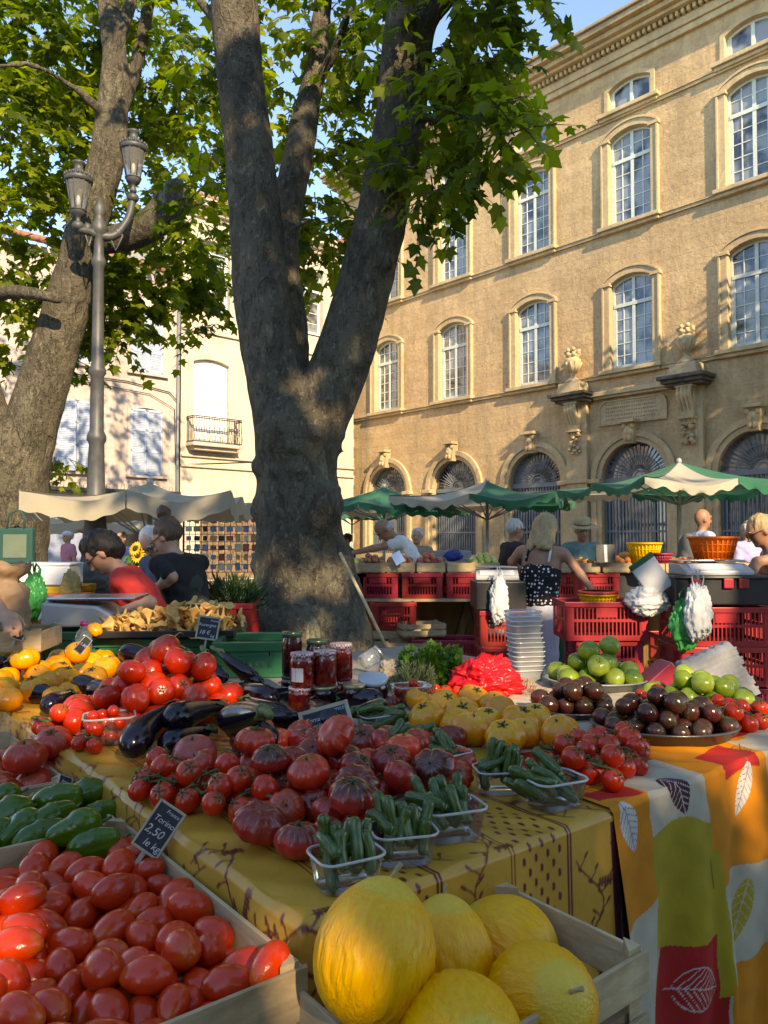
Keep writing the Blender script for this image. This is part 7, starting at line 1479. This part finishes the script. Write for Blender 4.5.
# ---------------------------------------------------------------- round trays of black and green tomatoes
M_tray = pbr('blue grey enamel tray', (.035, .04, .05), .3, .25, 7, .1, ovar=.05, coat=.2); M_tray2 = pbr('pale grey tray', (.22, .23, .24), .35, .2, 7, .1, ovar=0)
TR = MB().lathe([(0, .004), (.80, .006), (.86, .03), (.93, .15), (.975, .155), (1.0, .14), (.985, .125), (.94, .12), (.87, -.0), (.0, -.0)], 48).mesh('tray', M_tray); TR2 = TR.copy(); TR2.materials[0] = M_tray2
def tray(px, py, wpx, lab, mesh, name, meshes, flat, dpx, label, group, seed, layers=((.75, 0), (.6, 1)), asp=.85, cat='tomato', nmax=60, fz=0):
    p = pz(px, py, TZ+.02); rad = wpx/2*(p-Vector((0, 0, CAMZ))).length/FPX; o = inst('round_tray', mesh, None, (p.x, p.y, TZ+.014+fz)); o.scale = (rad, rad*asp, rad*1.05); tag(o, lab, 'tray', 'round trays of tomatoes')
    r = dpx/2*p.length/FPX; r = dpx/2*(p-Vector((0, 0, CAMZ))).length/FPX; sp = []; rs = random.Random(seed)
    for fr, lv in layers:
        step = r*2.02; m = int(rad*fr/step)+1
        for i in range(-m, m+1):
            for j in range(-m, m+1):
                x = (i+.5*(j % 2))*step+lv*r*.5; y = j*step*.87
                if (x/(rad*fr))**2+(y/(rad*asp*fr))**2 <= 1 and len(sp) < nmax: sp.append((p.x+x+rs.uniform(-.003, .003), p.y+y+rs.uniform(-.003, .003), r*rs.uniform(.88, 1.08), lv*1.2))
    def wl(P_, mx):
        dx, dy = (P_[:, 0]-p.x), (P_[:, 1]-p.y)/asp; d = np.hypot(dx, dy); lim = rad*.93-r*.7; k = np.where(d > lim, lim/np.maximum(d, 1e-6), 1); P_[:, 0] = p.x+dx*k; P_[:, 1] = p.y+dy*k*asp; return P_
    pile(name, sp, meshes, flat, label, cat, group, floor=TZ+.020+fz, tilt=.8, seed=seed, cal=.12, walls=wl, pix=False, keep=.01)
tray(664, 732, 134, 'large blue grey tray of black tomatoes at the front', TR, 'black_tomato', DK, .95, 18.5, 'glossy black tomato on the large front tray', 'black tomatoes on the front tray', 61, ((.80, 0), (.62, 1), (.35, 2)), .74)
tray(572, 711, 80, 'blue grey tray of black tomatoes behind the yellow tomatoes', TR, 'black_tomato', DK, .95, 17.5, 'glossy black tomato on the tray behind the yellow tomatoes', 'black tomatoes on the rear tray', 62, ((.85, 0), (.65, 1)), .9)
tray(596, 684, 98, 'pale grey tray of lime green tomatoes by the punnet stack', TR2, 'green_tomato', LM, .9, 19, 'lime green tomato on the pale tray by the punnet stack', 'green tomatoes on the pale tray', 63, ((.74, 0), (.50, 1), (.2, 2)), .8)
tray(698, 705, 112, 'blue grey tray of green tomatoes before the egg cartons', TR, 'green_tomato', LM, .9, 19, 'green tomato on the tray before the egg cartons', 'green tomatoes on the right tray', 64, ((.80, 0), (.50, 1)), .74)
pile('small_red_tomato', [(655, 690, 13, 1.5), (662, 696, 12, 1.5), (648, 694, 10, 1.5), (670, 700, 11, 1.2), (640, 692, 9, 1), (676, 705, 10, 1)], RD, .9, 'small bright red tomato between the black and the green tomatoes', 'tomato', 'small red tomatoes among the trays', seed=19, cal=.3, floor=TZ+.06, iters=4)
# ---------------------------------------------------------------- jars, herbs, bags, boxes and signs on the table
M_jam = NT('red jam in glass'); _c = M_jam.mix(M_jam.ramp(M_jam.noise(M_jam.coord('Object'), 45, 3), [(.4, 0.), (.7, 1.)]), (.16, .006, .006), (.42, .03, .015)); M_jam = M_jam.P(_c, .08, .6, coat=.8, trans=.25)
M_djam = pbr('dark jam in glass', (.03, .006, .008), .08, .3, 20, 0, coat=.8, ovar=0)
ck = NT('red and white checked lid'); _k = ck.N('TexChecker'); ck.L(ck.coord('Object'), _k.inputs[0]); _k.inputs['Scale'].default_value = 130; _k.inputs[1].default_value = (.65, .62, .6, 1); _k.inputs[2].default_value = (.35, .05, .06, 1); M_check = ck.P(_k.outputs[0], .35, .5, coat=.2)
M_gold = pbr('pale gold lid', (.45, .38, .22), .3, .1, 10, 0, metal=.6, ovar=0); M_lab = pbr('white paper label', (.62, .60, .62), .6, .08, 40, .05, ovar=0); M_dlid = pbr('dark green lid', (.02, .05, .03), .3, .1, ovar=0)
def jar(px, py, Y, w_, h, jam, lid, label, z=None, lbl=False, rot=None):
    p = pd(px, py, Y); zz = z if z is not None else p.z; t = thing('jam_jar', label, 'jar', (p.x, Y, zz), 0, 'jars of preserves', rot); r = w_/2
    MB().lathe([(0, 0), (r*.92, 0), (r, .008), (r, h*.74), (r*.97, h*.80), (r*.88, h*.85), (r*.88, h*.88)], 28).build('jar_glass', jam, t)
    MB().lathe([(r*.90, h*.87), (r*.97, h*.87), (r*.98, h*.99), (r*.93, h), (0, h)], 28).build('lid', lid, t)
    if lbl: MB().add([(r*1.01*math.sin(a), -r*1.01*math.cos(a), z_) for z_ in (h*.18, h*.58) for a in (-.9, -.6, -.3, 0, .2)], [(i, i+1, i+6, i+5) for i in range(4)]).build('paper_label', M_lab, t)
    return t
T0 = TZ+.006; JY = 2.62; hz = lambda n: T0+n
jar(300, 700, 2.64, .082, .088, M_jam, M_check, 'lower jar of red jam under the labelled one', T0); jar(324, 700, 2.66, .09, .088, M_djam, M_gold, 'jar with a pale lid in the lower row, middle', T0); jar(348, 700, 2.74, .08, .088, M_jam, M_check, 'lower jar of red jam under the tallest red one', T0)
jar(302, 690, 2.64, .082, .115, M_jam, M_check, 'upper jar of red jam with a white label and checked lid, left', T0+.089, True); jar(325, 690, 2.67, .080, .118, M_jam, M_check, 'upper jar of red jam with checked lid, middle', T0+.089); jar(341, 690, 2.76, .082, .130, M_jam, M_check, 'tallest upper jar of red jam with checked lid, right', T0+.089)
jar(292, 690, 2.86, .075, .16, M_djam, M_dlid, 'tall dark jar with a dark lid behind the jam jars', T0+.089); jar(292, 700, 2.86, .08, .088, M_djam, M_dlid, 'dark jar at the bottom left of the jar stack', T0, True); jar(317, 690, 2.86, .08, .13, M_djam, M_dlid, 'dark jar with a green lid behind the middle jam jar', T0+.089); jar(318, 700, 2.86, .08, .088, M_djam, M_gold, 'dark jar hidden low at the back of the jar stack', T0)
jar(354, 700, 2.62, .078, .10, M_djam, M_gold, 'low jar of dark jam with a gold lid at the right of the stack', T0); jar(373, 700, 2.72, .105, .115, M_djam, pbr('pale blue lid', (.50, .55, .58), .35, .1, ovar=0), 'wide dark jar with a pale blue lid tipped towards us', T0, True, (R(16), 0, 0))
jar(362, 650, 3.3, .07, .09, glass('clear glass', (.8, .85, .85), .04, .15), M_steel, 'small clear jar lying tilted behind the jam jars', T0+.06, False, (R(-20), R(60), 0))
# herbs and paper
herb('bunch of curly bright green parsley behind the small red tomatoes', (pz(434, 684, TZ+.02).x, pz(434, 684, TZ+.02).y, T0), (.17, .13, .15), 2600, .026, 4)
herb('grey green bunch of thyme in front of the parsley', (pz(412, 692, TZ+.02).x, pz(412, 692, TZ+.02).y, T0), (.10, .08, .11), 1500, .026, 5, mk_leaf('grey green leaves', (.05, .08, .035), (.17, .20, .11), .2), NEEDLE, NZ)
bag_skin('paper_bag', 'crumpled beige paper between the dark jar and the herbs', (pz(392, 690, TZ+.05).x, pz(392, 690, TZ).y+.05, T0+.05), (.06, .05, .055), pbr('beige paper', (.38, .32, .24), .8, .2, 9, .5, 30, bdist=.006, ovar=0), 43, handles=False)
p = pz(487, 688, TZ+.04); bag_skin('plastic_bag', 'crumpled bright red plastic bag in the middle of the table', (p.x, p.y+.05, T0+.05), (.135, .11, .095), P_redb, 47, handles=False, nu=110, nv=80)
herb('shallow heap of small red brown berries right of the red bag', (pz(520, 690, TZ+.02).x, pz(520, 690, TZ+.02).y, T0), (.10, .09, .045), 500, .016, 14, mk_leaf('red brown berries', (.22, .03, .015), (.40, .10, .03), .1), NEEDLE, NZ, 'berry_heap', stems=5)
tag(MB().box((0, 0, .04), (.05, .05, .08)).build('black_box', M_blk, None, (pd(467, 660, 3.05).x, 3.05, T0), bev=.004), 'small black box at the left of the red bag', 'box')
# stack of empty clear punnets
pc = pz(526, 682, TZ); pun2 = punnet_meshes(.135, .11, .045); M_clear2 = glass('stacked punnet plastic', (.80, .83, .84), .12, .42); pun2[0].materials[0] = M_clear2; pun2[1].materials[0] = glass('stacked rim plastic', (.9, .9, .9), .15, .7)
for k in range(13):
    z = T0+.004+k*.0190+(.012 if k > 8 else 0); t = thing('empty_punnet', 'empty clear punnet in the tall stack behind the red bag', 'punnet', (pc.x+.002*math.sin(k*2.1)+.001*k*(-1 if k > 6 else 0), pc.y, z), R(12+3*math.sin(k*1.7)), 'empty punnets in the tall stack'); inst('punnet_body', pun2[0], t); inst('rim', pun2[1], t)
# egg cartons
M_egg = pbr('grey egg carton pulp', (.30, .31, .32), .9, .15, 30, .5, 90, bdist=.004, ovar=.05)
def carton_mesh():
    g = MB(); n, m = 60, 24; vs = []; L_, W_ = .27, .105
    for i in range(n+1):
        for j in range(m+1):
            x, y = (i/n-.5)*L_, (j/m-.5)*W_; e = max(abs(i/n-.5)*2, abs(j/m-.5)*2); z = .028+.010*abs(math.sin(math.pi*i/n*6))*abs(math.sin(math.pi*j/m*2)) if e < .93 else .028*(1-(e-.93)/.07); vs.append((x, y, z))
    g.add(vs, [(i*(m+1)+j, (i+1)*(m+1)+j, (i+1)*(m+1)+j+1, i*(m+1)+j+1) for i in range(n) for j in range(m)], 0, True); g.box((0, 0, -.014), (L_*1.02, W_*1.02, .022)); g.box((0, 0, .0), (L_*1.05, W_*1.08, .006)); return g.mesh('egg_carton', M_egg)
CM = carton_mesh(); eu = Vector((.91, -.05, .41)).normalized(); ew = Vector((.50, -.25, -.83)); ew = (ew-eu*ew.dot(eu)).normalized(); ey = (-ew).cross(eu)
EM = Matrix((eu, ey, -ew)).transposed().to_4x4(); e0 = pd(705, 660, 3.02)
for k in range(5):
    o = inst('egg_carton', CM, None, e0+ew*.040*k+eu*.004*math.sin(k*2.3), EM @ Matrix.Rotation(.03*math.sin(k*3), 4, 'Z')); o.scale = (.80, 1.1, 1)
    tag(o, 'grey egg carton leaning in the stack, %s counted from the top' % ('first', 'second', 'third', 'fourth', 'fifth')[k], 'egg carton', 'grey egg cartons leaning behind the right tray')
g = MB(); g.box((0, 0, 0), (.13, .10, .09)); o = g.build('red_carton', pbr('red carton', (.36, .02, .05), .5, .15, 5, .1, ovar=0), None, pd(659, 672, 3.05)+Vector((0, 0, -.03)), (R(0), R(-38), R(10)), bev=.004); MB().box((.067, 0, 0), (.004, .09, .08)).build('carton_edge', M_egg, o); tag(o, 'tilted red carton left of the egg cartons', 'carton')
# mushrooms tray on green crates
GY = 3.42
for (px, w_, Y, lab, z, h) in ((249, .30, 3.35, 'green plastic crate beside the jars, right of the mushroom tray', T0, .15), (190, .42, 3.62, 'green plastic crate under the mushroom tray', T0, .13), (120, .40, 3.62, 'green plastic crate under the left end of the mushroom tray', T0, .13), (62, .34, 3.7, 'green plastic crate under the display of the large scale', T0, .15)):
    c = (pd(px, 650, Y).x, Y+.12, z); plastic_crate(lab, c, w_, .34, h, R(4), M_grn, 'green plastic crates on the table')
trestle('trestle table behind the front table carrying green crates and the large scale', (X(120, 3.9), 3.95, 0), 1.9, .5, .9, .05)
tc = Vector((pd(166, 640, 3.62).x, 3.72, T0+.145)); t = thing('display_tray', 'dark rectangular tray heaped with golden mushrooms', 'tray', tc, R(4)); g = MB(); g.box((0, 0, 0), (.62, .42, .01)); 
for s in (-1, 1): g.box((0, s*.21, .012), (.64, .012, .03)); g.box((s*.315, 0, .012), (.012, .408, .03))
g.build('tray_body', M_blk, t, bev=.003); g = MB(); g.box((0, 0, .008), (.56, .37, .004)); g.build('paper_liner', M_lab, t)
M_mush = two('golden mushroom flesh', (.50, .25, .06), (.70, .42, .14), .7, 3, .35, .65, 0)
def mush(seed):
    prof = [(.10, -.9), (.16, -.6), (.18, -.2), (.30, .2), (.62, .55), (.95, .78), (1.02, .86), (.80, .84), (.45, .66), (.15, .5), (0, .46)]; g = MB(); g.lathe(prof, 18)
    g.v = [(x*(1+.25*math.sin(3*math.atan2(y, x)+seed)), y*(.75+.2*math.sin(seed)), z+.16*math.sin(4*math.atan2(y, x)+seed*2)*math.hypot(x, y)) for x, y, z in g.v]; return g.mesh('golden_mushroom', M_mush)
MU = [mush(i*1.3) for i in range(4)]; rs = random.Random(77); it = []
for k in range(130):
    x, y = rs.uniform(-.27, .27), rs.uniform(-.17, .17); r = rs.uniform(.026, .046); p = tc+Vector((x, y, .03+.10*rs.random()*(1-(x/.3)**2)*(1-(y/.2)**2))); it.append(dict(p=p, a=(r*.8, r*.8, r*.7), R=rr(rs, 3), r=r))
def wl(P_, mx): P_[:, 0] = np.clip(P_[:, 0], tc.x-.28, tc.x+.28); P_[:, 1] = np.clip(P_[:, 1], tc.y-.18, tc.y+.18); return P_
for i, (k, q_) in enumerate(zip(it, settle(it, tc.z+.008, wl, 60, .03))): o = inst('golden_mushroom', MU[i % 4], None, Vector(q_), k['R']); o.scale = (k['r'],)*3; tag(o, 'golden brown mushroom heaped on the dark tray behind the chalk signs', 'mushroom', 'golden mushrooms on the tray')
M_grape = two('dark grape skin', (.012, .008, .02), (.04, .02, .05), .35, 3, .4, .6, .1); gc = pd(205, 632, 3.95)
gc = Vector((pd(207, 632, 4.0).x, 4.02, 1.0)); g = thing('grape_bunch', 'heap of dark grapes between the mushrooms and the trunk', 'grapes', gc); mb = MB(); rs = random.Random(5)
for k in range(150): a = rs.uniform(0, 6.28); q_ = rs.random()**.5; mb.ell((.13*q_*math.cos(a), .09*q_*math.sin(a), .06+.07*(1-q_)*rs.random()), .013, nu=8, nv=6)
mb.build('grapes', M_grape, g); MB().tube([(-.05, 0, .12), (0, 0, .15), (.05, .01, .12)], .003, 5).build('stalk', M_vine, g)
plastic_crate('green plastic crate under the dark grapes', (gc.x, gc.y+.05, T0), .32, .3, .14, 0, M_grn, 'green plastic crates on the table')
# water bottle
bt = thing('water_bottle', 'clear plastic water bottle with a magenta cap before the large scale', 'bottle', (pd(88, 640, 3.5).x, 3.45, T0+.02)); r = .036
MB().lathe([(0, 0), (r*.8, 0), (r, .012), (r, .03), (r*.94, .036), (r, .045), (r, .06), (r*.94, .066), (r, .075), (r, .10), (r*.93, .107), (r, .115), (r, .135), (r*.8, .155), (r*.42, .172), (r*.40, .185)], 28).build('bottle_body', glass('bottle plastic', (.75, .85, .9), .04, .12), bt); MB().lathe([(0, 0), (.017, 0), (.017, .018), (0, .02)], 20, (0, 0, .183)).build('cap', pbr('magenta cap', (.45, .02, .16), .4, .1, ovar=0), bt)
MB().box((0, 0, 0), (.11, .1, .02)).build('bottle_stand', M_blk, None, (pd(88, 640, 3.5).x, 3.45, T0+.01)) and None
tag(bpy.data.objects['bottle_stand'], 'black stand under the water bottle', 'stand')
pile('yellow_tomato', [(95, 630, 14, 0)], [YE[1]], .85, 'single small yellow tomato lying on the green crate', 'tomato', None, floor=T0+.15, cal=0)
# chalk signs
M_slate = pbr('black chalk board', (.025, .028, .035), .7, .5, 25, .1, ovar=0); M_chalk = pbr('white chalk', (.62, .64, .66), .9, .3, 200, .2, ovar=0); M_sfr = pbr('pale wooden sign frame', (.40, .36, .26), .6, .2, 20, .1, ovar=0); M_bchalk = pbr('blue chalk', (.20, .50, .62), .9, .2, ovar=0)
def sign(px, py, Y, w_, h, rot, label, lines, frame=M_sfr, stick=.1, skew=0, group='chalk price signs'):
    p = pd(px, py, Y); t = thing('price_sign', label, 'sign', p, 0, group, tuple(R(a) for a in rot)); fw = .008*w_/.1
    g = MB(); 
    for s in (-1, 1): g.box((s*(w_/2-fw/2), 0, 0), (fw, .006, h)); g.box((0, 0, s*(h/2-fw/2)), (w_-2*fw, .0055, fw))
    g.build('sign_frame', frame, t, bev=.001); b = MB().box((0, 0, 0), (w_-fw*1.6, .003, h-fw*1.6)).build('board', M_slate, t)
    for (s, x, z, sz, m) in lines: text_mesh(s, sz*h, m, b, (x*w_, -.0022, z*h), (R(90), 0, 0))
    if stick: MB().box((0, .004, -h/2-stick/2+.02), (.009, .004, stick)).build('sign_stick', frame, t)
    return t
CK, BC = M_chalk, M_bchalk
sign(159, 829, 1.55, .062, .098, (-22, 31, -6), 'chalk sign stuck in the plum tomatoes with a price per kilo', [('France', .14, .36, .11, CK), ('Torino', .03, .16, .17, CK), ('2,50', -.08, -.08, .24, CK), ('le kg', .10, -.32, .20, CK)])
sign(62, 796, 1.92, .042, .10, (-25, 30, 52), 'narrow chalk sign seen almost edge on among the green peppers', [('France', .1, .34, .12, CK), ('Poivron', 0, .12, .17, CK), ('3,90', 0, -.14, .22, CK)])
sign(326, 720, 2.26, .150, .085, (-30, -14, 8), 'chalk sign standing behind the ribbed tomatoes, blue heading', [('France', .24, .28, .22, BC), ('Tomate', -.2, .1, .22, CK), ('ancienne', -.12, -.12, .2, CK), ('3,80', -.05, -.34, .24, CK)])
sign(208, 628, 3.42, .098, .105, (-14, 8, 4), 'front chalk sign over the mushrooms, framed in grey', [('France', .25, .32, .13, CK), ('Auvergne', -.05, .12, .19, CK), ('18 €', -.12, -.2, .24, CK), ('kg', .25, -.32, .18, CK)], M_sfr, .06)
sign(199, 613, 3.72, .095, .095, (-10, 4, 6), 'middle chalk sign over the mushrooms with a yellowish frame', [('France', .22, .33, .15, CK), ('Bolet', -.15, .08, .19, CK), ('girolle', -.0, -.14, .19, CK)], pbr('yellow wood sign frame', (.48, .36, .16), .6, ovar=0), .08)
sign(180, 613, 3.80, .11, .085, (-14, -4, 26), 'rear left chalk sign over the mushrooms, tilted', [('France', .2, .3, .16, CK), ('Cèpe', -.1, .05, .2, CK), ('22 €', -.1, -.22, .22, CK)], M_sfr, .08)
sign(83, 645, 2.95, .034, .075, (-35, 42, 20), 'small grey chalk sign leaning against the yellow tomatoes', [('1,50', 0, 0, .2, CK)], M_sfr, 0)
sign(18, 634, 3.1, .06, .05, (-30, 18, 0), 'small blue chalk sign on the pale crate by the paper bag', [('2 €', 0, 0, .5, CK)], M_sfr, .05)
# silver dish and price flag on the apple stall
t = thing('price_sign', 'silver price flag standing among the far red apples', 'sign', pd(398, 558, 7.6), 0, 'chalk price signs', (R(-15), R(-30), 0)); MB().box((0, 0, 0), (.10, .01, .12)).build('board', M_steel, t); MB().box((0, 0, -.1), (.012, .008, .12)).build('sign_stick', M_sfr, t)
for k, (px, w_, lab) in enumerate(((443, .22, 'left grey cardboard box stacked behind the apple stall'), (461, .2, 'right grey cardboard box stacked behind the apple stall'))):
    for z in (0, .09): tag(MB().box((0, 0, .04), (w_, .2, .08)).build('cardboard_box', M_egg, None, (X(px, 8.4), 8.45, 1.19+z), bev=.004), lab+(', lower' if z == 0 else ', upper'), 'box')
tag(MB().box((0, 0, 0), (2.6, .4, .27)).build('stall_counter', M_wood, None, (X(405, 8.4)+.2, 8.48, 1.05)), 'plank counter behind the apple stall', 'counter')
bag_skin('plastic_bag', 'royal blue plastic bag behind the apple stall', (X(453, 8.2), 8.2, 1.31), (.10, .07, .06), plast('blue thin plastic', (.02, .06, .35)), 63, handles=False)
print('OBJS', len(bpy.data.objects))
